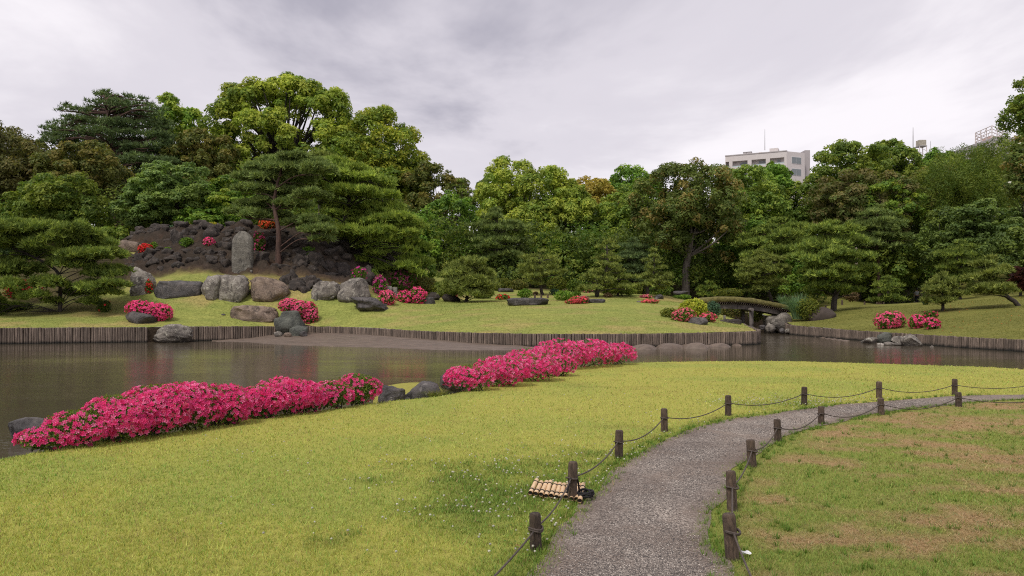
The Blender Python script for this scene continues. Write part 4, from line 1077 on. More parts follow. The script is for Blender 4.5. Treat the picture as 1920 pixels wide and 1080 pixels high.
def slab(mb, O, u, n, a0, a1, d0, d1, z0, z1):
    q = [O[:2] + u * a0 + n * d0, O[:2] + u * a1 + n * d0, O[:2] + u * a1 + n * d1, O[:2] + u * a0 + n * d1]
    v = [(x[0], x[1], z0) for x in q] + [(x[0], x[1], z1) for x in q]
    mb.add(v, [(0, 3, 2, 1), (4, 5, 6, 7), (0, 1, 5, 4), (1, 2, 6, 5), (2, 3, 7, 6), (3, 0, 4, 7)])
def uof(px, D_=203): return (1475 - px) / 115.0 * LF
openings = [(1360.5, 1367), (1373.7, 1402.5), (1410, 1436.7), (1444.5, 1470.7)]
Fz = 3.15
mb = MB()
slab(mb, B, uL, inL, -0.0, LF, 1.6, 13.0, 3, zt - 0.05)                                # body behind the loggias
for k in range(3):
    zc = zt - Fz * k
    top_b = 1.55 if k == 0 else 0.75
    slab(mb, B, uL, inL, 0, LF, 0, 1.6, zc - top_b, zc)                                  # band over the openings
    edges_ = [0] + [v_ for o_ in sorted(openings, key=lambda q: -q[0]) for v_ in (uof(o_[1]), uof(o_[0]))] + [LF]
    for a0, a1 in zip(edges_[0::2], edges_[1::2]):
        if a1 - a0 > 0.05: slab(mb, B, uL, inL, a0, a1, 0.002, 1.6, zc - Fz - (0.8 if k == 0 else 0), zc - top_b)
slab(mb, B, uL, inL, 0, LF, 0, 1.6, 3, zt - 3 * Fz - .8)
slab(mb, B, uR, inR, 0.01, RF, 0.0, 6, 3, zt + .002)
mb.build("wall", CONC, root)
mb = MB(); slab(mb, B, uL, inL, -.1, LF + .1, -.1, 13, zt, zt + .25); mb.build("roof_edge", CONC2, root)
for k in range(2):
    zc = zt - Fz * k - (1.55 if k == 0 else .75) ; zb = zt - Fz * (k + 1) - .75
    for (p0, p1) in openings:
        a1, a0 = uof(p0), uof(p1)
        mb = MB(); slab(mb, B, uL, inL, a0 + .15, a0 + (a1 - a0) * .55, 1.52, 1.598, zb + .3, zc - .2); fo = mb.build("window", FRAME_W, root)
        mb = MB(); slab(mb, B, uL, inL, a0 + .25, a0 + (a1 - a0) * .53, 1.48, 1.518, zb + .4, zc - .3); mb.build("pane", GLASS_D, fo, origin=org)
        mb = MB(); slab(mb, B, uL, inL, a0 + .02, a1 - .02, .12, .17, zb, zb + 1.05); ro = mb.build("balcony_rail", RAILG, root)
        mb = MB(); slab(mb, B, uL, inL, a0 + .02, a1 - .02, .10, .19, zb + 1.052, zb + 1.14); mb.build("handrail", METAL_G, ro, origin=org)
        mb = MB(); slab(mb, B, uL, inL, a0 + .02, a1 - .02, .05, 1.6, zb - .12, zb - .02); mb.build("balcony_floor", CONC2, root)
a0, a1 = (1484 - 1475) / 34 * RF, (1502 - 1475) / 34 * RF
for k in range(2):
    z1 = EYE + (570 - 294.5) / F * 201 - k * Fz; z0 = EYE + (570 - 307.5) / F * 201 - k * Fz
    mb = MB(); slab(mb, B, uR, inR, a0, a1, -.06, -.004, z0, z1); fo = mb.build("window", FRAME_W, root)
    mb = MB(); slab(mb, B, uR, inR, a0 + .12, (a0 + a1) / 2 - .05, -.1, -.064, z0 + .12, z1 - .12); slab(mb, B, uR, inR, (a0 + a1) / 2 + .05, a1 - .12, -.1, -.064, z0 + .12, z1 - .12); mb.build("pane", GLASS_D, fo, origin=org)
mb = MB(); slab(mb, B, uL, inL, uof(1457), uof(1441), 3, 6, zt + .25, zt + 1.7); mb.build("roof_hut", CONC, root)
for p0, p1 in ((1392, 1398.5), (1400, 1408)):
    mb = MB(); slab(mb, B, uL, inL, uof(p1), uof(p0), 2, 3, zt + .25, zt + 1.0); un = mb.build("cooling_unit", CONC2, root)
    mb = MB(); slab(mb, B, uL, inL, uof(p1) - .05, uof(p0) + .05, 1.95, 3.05, zt + 1.002, zt + 1.15); mb.build("unit_cap", METAL_G, un, origin=org)
mb = MB(); slab(mb, B, uL, inL, uof(1428), uof(1422), 2, 3, zt + .25, zt + .7); mb.build("roof_vent", TAN, root)
am = P(1443.5, 0, 202); mb = MB(); mb.tube([(am[0], am[1] + 4, zt + 1.6), (am[0], am[1] + 4, zt + 4.6), (am[0], am[1] + 4, zt + 7.4)], [.1, .07, .04], 6); mb.build("mast", METAL_G, root)
g = P(1512, 298, 204); mb = MB(); mb.box((g[0] - .4, g[1], 3), (g[0] + 1.0, g[1] + 6, g[2] + 2.4)); mb.build("stair_tower", CONC2, root)
g = P(1357, 325, 204); mb = MB(); mb.box((g[0] - .5, g[1], 3), (g[0] + .6, g[1] + 5, g[2] + 2.2)); mb.build("annex", TAN, root)

def frame_bars(mb, pts, r=.09):
    for a_, b_ in pts: mb.tube([a_, b_], r, 5)
WHITE_ST = plain("white_steel", (0.62, 0.56, 0.54), 0.6); PINK = plain("pinkish_panel", (0.55, 0.40, 0.35), 0.8)
# roof plant in a steel lattice, far right
gA = P(1829, 240, 172); gB = P(1860, 235.5, 165); gC = P(1889, 239, 172); bot = P(1829, 272, 172)[2]; tp = gB[2]
root = thing("rooftop_lattice", (gB[0], gB[1], bot), "white steel lattice round roof tanks above the trees at the far right", "roof plant")
gD = gA + (gC - gB)
cs = [gA, gB, gC, gD]
for i in range(4):
    a_, b_ = cs[i], cs[(i + 1) % 4]; mb = MB()
    lv = np.linspace(bot, tp, 5)
    for zz_ in lv[1:]: mb.tube([(a_[0], a_[1], zz_), (b_[0], b_[1], zz_)], .09, 5)
    for u in np.linspace(0, 1, 4)[:-1]:
        q = a_ + (b_ - a_) * u; mb.tube([(q[0], q[1], bot), (q[0], q[1], tp)], .11, 5)
    for u in (0, 1 / 3, 2 / 3):
        q = a_ + (b_ - a_) * u; q2 = a_ + (b_ - a_) * (u + 1 / 3); mb.tube([(q[0], q[1], bot), (q2[0], q2[1], tp)], .05, 4)
    mb.build("lattice_side", WHITE_ST, root)
mb = MB(); c0 = (gA + gC) / 2; mb.box((c0[0] - 1.2, c0[1] - 1.5, bot), (c0[0] + 1.6, c0[1] + 1.5, tp - 1.1)); mb.build("tank", PINK, root)
mb = MB(); mb.box((c0[0] - 2.4, c0[1] - 2.5, bot), (c0[0] - 1.0, c0[1] - 1.6, tp - 1.9)); mb.build("cabinet", CONC, root)
mb = MB(); mb.box((gA[0] - 1, gB[1] - 1, 3), (gC[0] + 2, gD[1] + 2, bot)); mb.build("roof_block", CONC2, root)
g = P(1884.5, 213, 170); mb = MB(); mb.tube([(g[0], g[1] + 2, bot), (g[0], g[1] + 2, g[2])], .05, 5); mb.build("mast", METAL_G, root)
# water tank on a tower
c0 = P(1727, 285, 160); root = thing("water_tank_tower", tuple(c0), "small weathered water tank on a steel stand above the treetops", "water tank")
TANKM = plain("weathered_tank", (0.42, 0.385, 0.32), 0.85, 0, 0.4, 3)
mb = MB(); zt_, zb_ = P(0, 263.5, 160)[2], P(0, 274, 160)[2]; hw = 0.74
for k in range(6): mb.box((c0[0] - hw + k * hw / 3 + .02, c0[1] - hw, zb_), (c0[0] - hw + (k + 1) * hw / 3 - .02, c0[1] + hw, zt_))
mb.build("tank", TANKM, root)
mb = MB(); mb.box((c0[0] - hw - .1, c0[1] - hw - .1, zb_ - .2), (c0[0] + hw + .1, c0[1] + hw + .1, zb_ - .01)); mb.build("platform", METAL_G, root)
for sx in (-1, 1):
    for sy in (-1, 1):
        mb = MB(); mb.tube([(c0[0] + sx * hw, c0[1] + sy * hw, zb_ - .2), (c0[0] + sx * hw * 1.3, c0[1] + sy * hw * 1.3, zb_ - 5)], .09, 5); mb.build("leg", WHITE_ST, root)
mb = MB()
for k in range(4): mb.tube([(c0[0] - hw * 1.05, c0[1] - hw, zb_ - .3 - k), (c0[0] + hw * 1.15, c0[1] - hw, zb_ - 1.2 - k)], .05, 4)
mb.build("brace", WHITE_ST, root)
mb = MB(); mb.box((c0[0] - 3, c0[1] - 3, 3), (c0[0] + 3, c0[1] + 3, zb_ - 5)); mb.build("roof_block", CONC2, root)
for px, top, lb in ((1712, 239, "tall thin dark antenna left of the water tank"), (1745, 264, "short thin antenna right of the water tank")):
    g = P(px, top, 161); mb = MB(); mb.tube([(g[0], g[1], zb_ - 6), (g[0], g[1], (zb_ + g[2]) / 2), (g[0], g[1], g[2])], [.1, .08, .04] if px < 1720 else [.05, .04, .03], 6)
    tag(mb.build("antenna", METAL_G, origin=(g[0], g[1], zb_ - 6)), lb, "antenna")
# ------------------------------------------------------------ foliage builders
def pal(*c): return np.array(c, float)
PAL = dict(
    camphor=pal((.20, .235, .035), (.125, .17, .03), (.27, .28, .045)),
    camphor2=pal((.105, .15, .028), (.075, .115, .026), (.17, .195, .035)),
    bright=pal((.22, .25, .045), (.155, .205, .038), (.29, .30, .05)),
    lime=pal((.23, .28, .04), (.15, .22, .035), (.31, .33, .05)),
    green=pal((.095, .145, .036), (.065, .11, .03), (.14, .185, .042)),
    fresh=pal((.085, .165, .035), (.06, .12, .03), (.13, .21, .045)),
    maple=pal((.088, .142, .055), (.068, .115, .046), (.12, .175, .062)),
    ymaple=pal((.15, .21, .03), (.1, .16, .03), (.22, .25, .035)),
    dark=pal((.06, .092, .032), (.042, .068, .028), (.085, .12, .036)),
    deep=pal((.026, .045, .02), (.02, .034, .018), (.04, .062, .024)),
    brown=pal((.105, .095, .03), (.085, .085, .028), (.15, .115, .036)),
    olive=pal((.12, .12, .03), (.085, .095, .026), (.16, .13, .035)),
    bronze=pal((.155, .13, .042), (.12, .135, .036), (.2, .15, .055)),
    gold=pal((.34, .235, .045), (.25, .19, .04), (.40, .27, .055)),
    magnolia=pal((.115, .16, .042), (.082, .125, .034), (.10, .145, .038), (.21, .185, .06), (.12, .165, .045)),
    pine=pal((.085, .125, .035), (.06, .095, .03), (.13, .175, .045)),
    pineb=pal((.08, .115, .046), (.058, .09, .038), (.11, .15, .058)),
    pinel=pal((.12, .16, .036), (.09, .13, .032), (.17, .21, .045)),
    cedar=pal((.055, .088, .046), (.042, .068, .038), (.075, .11, .055)),
    niwaki=pal((.14, .168, .053), (.098, .125, .042), (.185, .21, .064)),
    azalea=pal((.075, .115, .025), (.05, .085, .022), (.12, .16, .03)),
    clip=pal((.085, .15, .025), (.06, .115, .022), (.12, .19, .03)),
    ybush=pal((.16, .19, .03), (.11, .145, .026), (.21, .22, .035)),
    vivid=pal((.15, .26, .03), (.11, .20, .028), (.2, .31, .035)),
    yvivid=pal((.42, .46, .05), (.32, .38, .045), (.5, .5, .06)),
    yellow=pal((.42, .38, .04), (.32, .32, .04), (.5, .44, .05)),
    teal=pal((.08, .15, .085), (.06, .12, .07), (.11, .18, .1)),
    pampas=pal((.2, .33, .17), (.14, .25, .12), (.3, .41, .22)),
    redleaf=pal((.12, .04, .03), (.08, .03, .025), (.17, .06, .04)),
    rust=pal((.12, .085, .04), (.1, .07, .035), (.16, .1, .06)),
)
for _k in ('green', 'fresh', 'maple', 'dark', 'deep', 'pine', 'pineb', 'pinel', 'cedar', 'niwaki', 'camphor2', 'azalea', 'clip'):
    PAL[_k] = PAL[_k] * np.array([1.58, 1.58, 1.2])
for _k in ('camphor', 'bright', 'lime', 'ymaple', 'olive', 'brown', 'gold', 'bronze'):
    PAL[_k] = PAL[_k] * np.array([1.12, 1.3, 1.35])
for _k in ('green', 'dark', 'fresh', 'maple', 'camphor2', 'olive', 'brown', 'pine', 'pineb', 'cedar', 'ymaple', 'magnolia', 'bright', 'camphor'): PAL[_k] = PAL[_k] * np.array([1.3, 1.2, 1.15])
PAL['pinel'] = PAL['pinel'] * 1.25
for _k in PAL: PAL[_k] = PAL[_k] * (1.12 if _k not in ('deep', 'niwaki', 'yvivid', 'yellow', 'pampas') else 1.0)
def leaf_quads(mb, c, n, size, asp, col, rng, fold=0.18):
    """one small folded rhombus per point"""
    k = len(c)
    size = np.broadcast_to(np.asarray(size, float), (k,))[:, None]
    r = rng.normal(size=(k, 3)); t = nrm(np.cross(n, r)); b = np.cross(n, t)
    v = np.empty((k, 4, 3))
    v[:, 0] = c - t * size * 0.5
    v[:, 1] = c + b * size * 0.5 * asp - n * size * fold
    v[:, 2] = c + t * size * 0.5
    v[:, 3] = c - b * size * 0.5 * asp - n * size * fold
    f = np.arange(k * 4).reshape(k, 4)
    mb.add(v.reshape(-1, 3), f, np.repeat(col, 4, 0))

def leaf_tris(mb, c, n, size, asp, col, rng):
    """one small triangle per point, for foliage far away"""
    k = len(c); size = np.broadcast_to(np.asarray(size, float), (k,))[:, None]
    r = rng.normal(size=(k, 3)); t = nrm(np.cross(n, r)); b = np.cross(n, t)
    v = np.stack([c - t * size * .5 - b * size * asp * .5, c - t * size * .5 + b * size * asp * .5, c + t * size * .6], 1)
    mb.add(v.reshape(-1, 3), np.arange(k * 3).reshape(k, 3), np.repeat(col, 3, 0))

def palcol(P_, k, rng, t=None):
    a = rng.integers(0, len(P_), k) if t is None else t
    c = P_[a]
    return c * (1 + rng.normal(size=(k, 1)) * 0.09).clip(0.6, 1.5)

def crown_clumps(c, R, rng, nl, nc, flat=0.8, lowcut=-0.3, fill=0.25):
    """centres and radii of the leaf clumps of a billowing crown: lobes of clumps on an ellipsoid"""
    c = np.asarray(c); R = np.asarray(R); cen = []; rad = []; lob = []
    i = np.arange(nl) + rng.uniform(0, 1)
    zd = 1 - (1 - lowcut) * (i + 0.5) / nl
    zd = np.clip(zd, -0.95, 0.98); ph = i * 2.39996 + rng.uniform(0, .5, nl)
    ld = np.stack([np.sqrt(1 - zd ** 2) * np.cos(ph), np.sqrt(1 - zd ** 2) * np.sin(ph), zd], 1)
    ld = nrm(ld + rng.normal(size=ld.shape) * 0.12)
    rl = 0.40 * (12.0 / nl) ** 0.35
    for q in range(nl):
        lc = ld[q] * (1 - rl * 0.92) * rng.uniform(0.92, 1.06); r_l = rl * rng.uniform(0.8, 1.2)
        d = nrm(rng.normal(size=(nc, 3)) + ld[q] * 0.75 + np.array([0, 0, 0.3]))
        p = lc + d * r_l * rng.uniform(0.72, 1.0, (nc, 1))
        cen.append(p); rad.append(np.full(nc, r_l * 0.40) * rng.uniform(0.5, 1.5, nc)); lob.append(np.full(nc, q))
    nf = int(nl * nc * fill)
    if nf:
        d = nrm(rng.normal(size=(nf, 3))); cen.append(d * rng.uniform(0.2, 0.62, (nf, 1))); rad.append(np.full(nf, rl * 0.45)); lob.append(rng.integers(0, nl, nf))
    cen = np.vstack(cen); rad = np.concatenate(rad); lob = np.concatenate(lob)
    return c + cen * R, rad[:, None] * R.mean() * np.array([1, 1, flat]), lob, cen

def leaf_cloud(mb, cen, rad, lob, unit, total, size, P_, rng, asp=0.62, up=0.35, rnd=0.45, view=True):
    w_ = (rad[:, 0] ** 2); w_ = w_ / w_.sum()
    if view:                                    # the far side of a crown carries fewer leaves
        w_ = w_ * np.where(unit[:, 1] > 0.25, 0.45, 1.0); w_ /= w_.sum()
    idx = rng.choice(len(cen), total, p=w_)
    d = nrm(rng.normal(size=(total, 3)) + np.array([0, 0, 0.35]) + nrm(unit[idx]) * 0.35)
    p = cen[idx] + d * rad[idx] * (rng.uniform(0.35, 1.12, (total, 1)) ** 0.6)
    n = nrm(d * 1.0 + np.array([0, 0, up]) + rng.normal(size=(total, 3)) * rnd)
    ct = rng.integers(0, len(P_), len(cen)); lt_ = rng.normal(size=lob.max() + 1) * 0.10
    t = np.where(rng.uniform(size=total) < 0.75, ct[idx], rng.integers(0, len(P_), total))
    col = palcol(P_, total, rng, t) * (1 + lt_[lob[idx]][:, None])
    leaf_tris(mb, p, n, size * rng.uniform(0.65, 1.35, total), asp * 1.15, col, rng)

def limbs(mb, base, c, R, cen, rng, trunk_r, nlimb, fork=0.35, seg=7, lean=(0, 0)):
    base = np.asarray(base, float); c = np.asarray(c, float)
    top = c + np.array([0, 0, R[2] * 0.25])
    fk = base + (c - base) * fork if base[2] < c[2] else c
    fk = base + np.array([(c[0] - base[0]) * 0.4 + lean[0], (c[1] - base[1]) * 0.4, max(0.5, (c[2] - R[2] - base[2]) * 0.9 + R[2] * 0.2)])
    mid = (base + fk) / 2 + np.array([lean[0] * 0.6, 0, 0]) + rng.normal(size=3) * trunk_r * 0.4
    pth = resample([base - np.array([0, 0, 0.4]), mid, fk, (fk + top) / 2 + rng.normal(size=3) * trunk_r, top], max(0.5, np.linalg.norm(top - base) / 12))
    rr = trunk_r * np.linspace(1.15, 0.25, len(pth)) ** 1.0
    rr[0] *= 1.35
    mb.tube(pth, rr, seg + 3)
    for q in rng.choice(len(cen), min(nlimb, len(cen)), replace=False):
        tgt = cen[q]; s0 = pth[int(len(pth) * rng.uniform(0.4, 0.8))]
        if tgt[2] < s0[2] - R[2] * 0.6: continue
        m_ = s0 * 0.5 + tgt * 0.5 + np.array([0, 0, -0.06 * np.linalg.norm(tgt - s0)]) + rng.normal(size=3) * 0.05 * np.linalg.norm(tgt - s0)
        pp_ = resample([s0, m_, tgt], max(0.4, np.linalg.norm(tgt - s0) / 6))
        mb.tube(pp_, trunk_r * np.linspace(0.38, 0.08, len(pp_)), 5, cap=False)

def broad(name, px, top, bot, w_, D, P_, label, nl=12, nc=12, dens=1.0, flat=0.8, leaf=None, lowcut=-0.35, fill=0.45, cat="tree", group=None, trunk=None, base_px=None, bark=None, depth=0.9, up=0.35, asp=0.62, extra=None, view=True, seed=None, nlimb=14, lean=0.0, holes=()):
    rng = np.random.default_rng(seed if seed is not None else int(px * 3 + top * 17 + D))
    cx = P(px, (top + bot) / 2, D); R = np.array([w_ / F * D, w_ / F * D * depth, (bot - top) / 2 / F * D])
    bx = P(base_px if base_px else px, 0, D)[0]
    base = np.array([bx, D, tz1(bx, D)])
    root = thing(name, tuple(base), label, cat, group); nl = int(nl * 1.45)
    cen, rad, lob, unit = crown_clumps(cx, R * 1.03, rng, nl, nc, flat, lowcut, fill)
    for hx_, hz_, hr_, hh_ in holes:
        k_ = np.hypot((unit[:, 0] - hx_) / hr_, (unit[:, 2] - hz_) / hh_) > 1; cen, rad, lob, unit = cen[k_], rad[k_], lob[k_], unit[k_]
    size = leaf if leaf else 0.0034 * D
    wpx = math.sqrt(w_ * (bot - top) / 2.0)
    n = int(3.1 * wpx * wpx * dens * (0.0034 * D / size) ** 1.2) + 300
    mb = MB(); leaf_cloud(mb, cen, rad, lob, unit, n, size, P_, rng, asp=asp, up=up, view=view)
    if extra: extra(mb, cen, rad, unit, rng)
    mb.build("crown", LEAF, root)
    mb = MB(); tr = trunk if trunk else max(0.12, R[0] * 0.05)
    limbs(mb, base, cx, R, cen, rng, tr, nlimb, lean=(lean, 0))
    mb.build("trunk", bark or BARK, root, smooth=True)
    return root

def needle_pad(mb, c, r, rz, ntuft, L, wd, P_, rng, tilt=0.75, k=6, droop=0.0):
    """a flat cushion of pine tufts"""
    ns = max(4, int(6 + 5 * rng.uniform()))
    sa = np.arange(ns) * 2.39996 + rng.uniform(0, 6.28); sq = np.sqrt((np.arange(ns) + .5) / ns) * .78
    sc = np.stack([sq * np.cos(sa) * r[0], sq * np.sin(sa) * r[1], rz * .55 * (1 - sq ** 2) + rng.uniform(-.25, .25, ns) * rz - droop * sq ** 2], 1)
    sr = rng.uniform(.30, .46, ns) * (7.5 / ns) ** .3
    stint = 1 + rng.normal(size=ns) * .12
    i_ = rng.integers(0, ns, ntuft); d_ = nrm(rng.normal(size=(ntuft, 3)) + np.array([0, 0, .55])); d_[:, 2] = np.where(d_[:, 2] < -.25, -d_[:, 2], d_[:, 2])
    p = sc[i_] + d_ * np.stack([sr[i_] * r[0], sr[i_] * r[1], np.maximum(sr[i_] * r[0] * .42, rz * .4)], 1) * (rng.uniform(.55, 1.05, (ntuft, 1))) + c
    out_ = d_ * .8
    axis = nrm(out_ * 0.7 + np.array([0, 0, tilt]) + rng.normal(size=(ntuft, 3)) * 0.3)
    tcol = palcol(P_, ntuft, rng) * stint[i_][:, None]
    dirs = nrm(np.repeat(axis, k, 0) * 0.85 + rng.normal(size=(ntuft * k, 3)) * 0.6)
    pp = np.repeat(p, k, 0); LL_ = (L * rng.uniform(0.6, 1.3, ntuft * k))[:, None]
    side = nrm(np.cross(dirs, rng.normal(size=dirs.shape))) * wd
    v = np.stack([pp - side, pp + side, pp + dirs * LL_], 1)
    mb.add(v.reshape(-1, 3), np.arange(len(pp) * 3).reshape(-1, 3), np.repeat(np.repeat(tcol, k, 0), 3, 0))

def pine(name, label, base_px, base_py, D, pads, P_, trunk_path, tr, cat="pine tree", group=None, bark=None, dens=1.0, L=None, rzk=0.3, k=6, seed=None, tilt=0.75, base=None, droop=0.0, limbq=1.0):
    """pads: (px, py, half width px, dD) in photo pixels; trunk_path: list of (px, py, dD)"""
    rng = np.random.default_rng(seed if seed is not None else int(base_px * 5 + base_py))
    b = TP(base_px, D) if base is None else base
    root = thing(name, tuple(b), label, cat, group)
    L = (L if L else 0.0060 * D) * 1.1
    mb = MB(); tw = MB()
    tp_ = [b - np.array([0, 0, 0.4])] + [P(a_, c_, D + d_) for a_, c_, d_ in trunk_path]
    tp_ = resample(tp_, 0.4); tw.tube(tp_, tr * np.linspace(1.2, 0.3, len(tp_)), 10)
    for (px, py, hw, dd) in pads:
        c = P(px, py, D + dd); r = hw / F * D
        rz = r * rzk * rng.uniform(0.85, 1.2)
        npx = hw * hw
        nt_ = int(max(26, npx * 0.16 * dens))
        needle_pad(mb, c, (r, r * rng.uniform(0.75, 1.0)), rz, nt_, L, L * 0.12, P_, rng, tilt, k, droop * r)
        if rng.uniform() < limbq:
            zt = c[2] - rz * 0.2
            i_ = int(np.argmin(np.abs(tp_[:, 2] - (zt - 0.14 * np.hypot(*(c[:2] - tp_[len(tp_) // 2, :2]))))))
            s0 = tp_[max(1, min(len(tp_) - 1, i_))]
            e_ = c + np.array([0, 0, -rz * 0.25]); m_ = (s0 + e_) / 2 + np.array([0, 0, 0.10 * np.linalg.norm(e_ - s0)]) + rng.normal(size=3) * 0.06 * np.linalg.norm(e_ - s0)
            pp_ = resample([s0, m_, e_], 0.35); tw.tube(pp_, tr * np.linspace(0.30, 0.08, len(pp_)), 6, cap=False)
            for _ in range(3):
                e2 = c + np.array([rng.uniform(-.7, .7) * r, rng.uniform(-.6, .6) * r, -rz * 0.1]); pp_ = resample([m_, (m_ + e2) / 2 + np.array([0, 0, 0.05]), e2], 0.4)
                tw.tube(pp_, tr * np.linspace(0.14, 0.04, len(pp_)), 5, cap=False)
    mb.build("crown", NEEDLE, root)
    tw.build("trunk", bark or BARK, root, smooth=True)
    return root

def tiers(px, top, bot, hw, D, n, rng, shape='dome', per=5, padk=0.42, jit=0.36, back=1.0, topw=0.35):
    """pads of a layered pine crown"""
    o = []
    for i in range(n):
        u = i / max(1, n - 1); y_ = top + (bot - top) * u
        if shape == 'dome': rr = hw * math.sin(math.pi * (0.18 + 0.42 * u))
        elif shape == 'cone': rr = hw * (topw + (1 - topw) * u ** 0.8)
        else: rr = hw * (topw + (1 - topw) * math.sin(math.pi * min(1, 0.1 + 0.72 * u)))
        m_ = max(1, int(round(per * (0.4 + 0.6 * rr / hw))))
        a0 = rng.uniform(0, 6.28)
        pr = rr * padk * (1.3 if m_ < 3 else 1.0)
        if i == 0: o.append((px + rng.uniform(-.1, .1) * hw, y_, max(pr, hw * 0.2), 0.0)); 
        else:
            for k in range(m_):
                a_ = a0 + k * 6.283 / m_ + rng.uniform(-.25, .25); q = (rr - pr * 0.7) * rng.uniform(0.62, 1.12)
                o.append((px + q * math.cos(a_), y_ + rng.uniform(-jit, jit) * (bot - top) / n * 1.5, pr * rng.uniform(0.8, 1.2), back * q * math.sin(a_) / F * D))
            if rr > hw * 0.55: o.append((px + rng.uniform(-.2, .2) * rr, y_ - (bot - top) / n * 0.35, pr * 0.9, 0))
    return o

def layered(name, label, px, top, bot, hw, D, P_, base_px, n=6, shape='dome', per=5, padk=0.42, tr=0.12, mid=None, bark=None, group=None, dens=1.0, rzk=0.40, L=None, topw=0.35, k=6, seed=None, tilt=0.75, droop=0.0, cat="pine tree"):
    rng = np.random.default_rng(seed if seed is not None else int(px * 11 + top))
    pads = tiers(px, top + (bot - top) * 0.08, bot - (bot - top) * 0.06, hw, D, n, rng, shape, per, padk, topw=topw)
    g = TP(base_px, D); row = HY - (g[2] - EYE) / D * F
    mid = mid or ((base_px + px) / 2, (row + bot) / 2)
    return pine(name, label, base_px, row, D, pads, P_, [(base_px * .7 + mid[0] * .3, row - (row - mid[1]) * .5, 0), (mid[0], mid[1], 0), (px, top * .45 + bot * .55, 0), (px, top + (bot - top) * .12, 0)], tr, cat, group, bark, dens, L, rzk, k, seed, tilt, droop=droop)

def bush(name, px, py, wpx, hpx, D, P_, label, bloom=None, frac=0.0, cat="bush", group=None, leaf=None, lobes=None, dens=1.0, fsize=None, deep=0.8, seed=None, petal=None):
    """small clipped or loose shrub; py is the photo row of its foot"""
    rng = np.random.default_rng(seed if seed is not None else int(px * 9 + py * 3))
    if not (205 < px < 735 and 51.4 < D < 62.8) and py < 620 and D > 40 and not 1370 < px < 1430 and not 1500 < px < 1540: D = fit_d(px, py, D)
    b = P(px, py, D); W = wpx / F * D / 2; H = hpx / F * D
    b[2] = max(b[2], ground_z(b[0], D) - .04)
    if 205 < px < 735 and 51.4 < D < 62.8: b[2] = max(b[2], ground_z(b[0], D + W * deep * .6) - .12 * H)
    root = thing(name, tuple(b), label, cat, group)
    mb = MB(); fb = MB(); size = leaf if leaf else 0.0030 * D
    lobes = lobes or [(0, 0, 1, 1)]
    for (lx, lz, lw, lh) in lobes:
        R = np.array([W * lw, W * lw * deep, H * lh * 0.55]); c = b + np.array([lx * W, W * deep * 0.6, lz * H + H * lh * 0.45])
        area = wpx * lw * hpx * lh
        n = int(area * 0.75 * dens) + 60
        d = nrm(rng.normal(size=(n, 3)) + np.array([0, -0.25, 0.25]))
        lump = 1 + (fbm(d * 2.6 + px, 3) - 0.5) * 0.5
        p = c + d * R * (rng.uniform(0.55, 1.05, n) * lump)[:, None]
        nn = nrm(d * 0.7 + np.array([0, 0, 0.3]) + rng.normal(size=(n, 3)) * 0.6)
        leaf_quads(mb, p, nn, size * rng.uniform(0.6, 1.3, n), 0.6, palcol(P_, n, rng), rng)
        if bloom is not None:
            fs_ = fsize or 0.0030 * D
            nb = int(area * 0.30 * frac) + 4
            d = nrm(rng.normal(size=(nb * 2, 3)) + np.array([0, -0.35, 0.25]))
            keep = fbm(d * 3.3 + px * 1.7, 3) + rng.uniform(-.12, .12, nb * 2) > 0.62 - 0.25 * frac; d = d[keep][:nb]
            lump = 1 + (fbm(d * 2.6 + px, 3) - 0.5) * 0.5
            p = c + d * R * (1.04 * lump)[:, None]
            nn = nrm(d + rng.normal(size=d.shape) * 0.35)
            bc = np.asarray(bloom); col = bc * (1 + rng.normal(size=(len(d), 1)) * 0.15).clip(.7, 1.35)
            leaf_quads(fb, p, nn, fs_ * rng.uniform(0.7, 1.25, len(d)), 0.95, col, rng, -0.15)
    mb.build("foliage", LEAF, root)
    if fb.n: tag(fb.build("blossoms", PETAL, root), kind="stuff")
    return root

# ------------------------------------------------------------ the far wood behind everything, one mass
rng = np.random.default_rng(21)
mb = MB(); pc = PAL['dark']
sky_prof = ([-300, 0, 100, 340, 420, 640, 740, 830, 870, 905, 950, 1100, 1250, 1400, 1520, 1600, 1800, 2200], [300, 290, 290, 285, 290, 270, 330, 400, 425, 410, 380, 385, 390, 385, 350, 330, 310, 250])
cen = []; rad = []
for _ in range(1500):
    px = rng.uniform(-260, 2180); D = rng.uniform(92, 128)
    tpy = np.interp(px, *sky_prof) + rng.uniform(0, 1) ** 0.7 * 170
    g = P(px, tpy, D); gz = TP(px, D)[2]
    if g[2] < gz - 1: continue
    cen.append(g); rad.append(rng.uniform(1.0, 2.2))
cen = np.array(cen); rad = np.array(rad)[:, None] * np.array([1, 1, 0.8])
n = 150000; idx = rng.integers(0, len(cen), n); d = nrm(rng.normal(size=(n, 3)) + np.array([0, -0.2, .35]))
p = cen[idx] + d * rad[idx] * (rng.uniform(.4, 1.1, (n, 1)) ** .6)
leaf_tris(mb, p, nrm(d * .6 + np.array([0, 0, .4]) + rng.normal(size=(n, 3)) * .6), .6 * rng.uniform(.7, 1.3, n), .65, palcol(PAL['green'] * .85, n, rng), rng)
tag(mb.build("distant_woods", LEAF), "dense distant wood closing the garden behind the separate trees", "woods", kind="stuff")
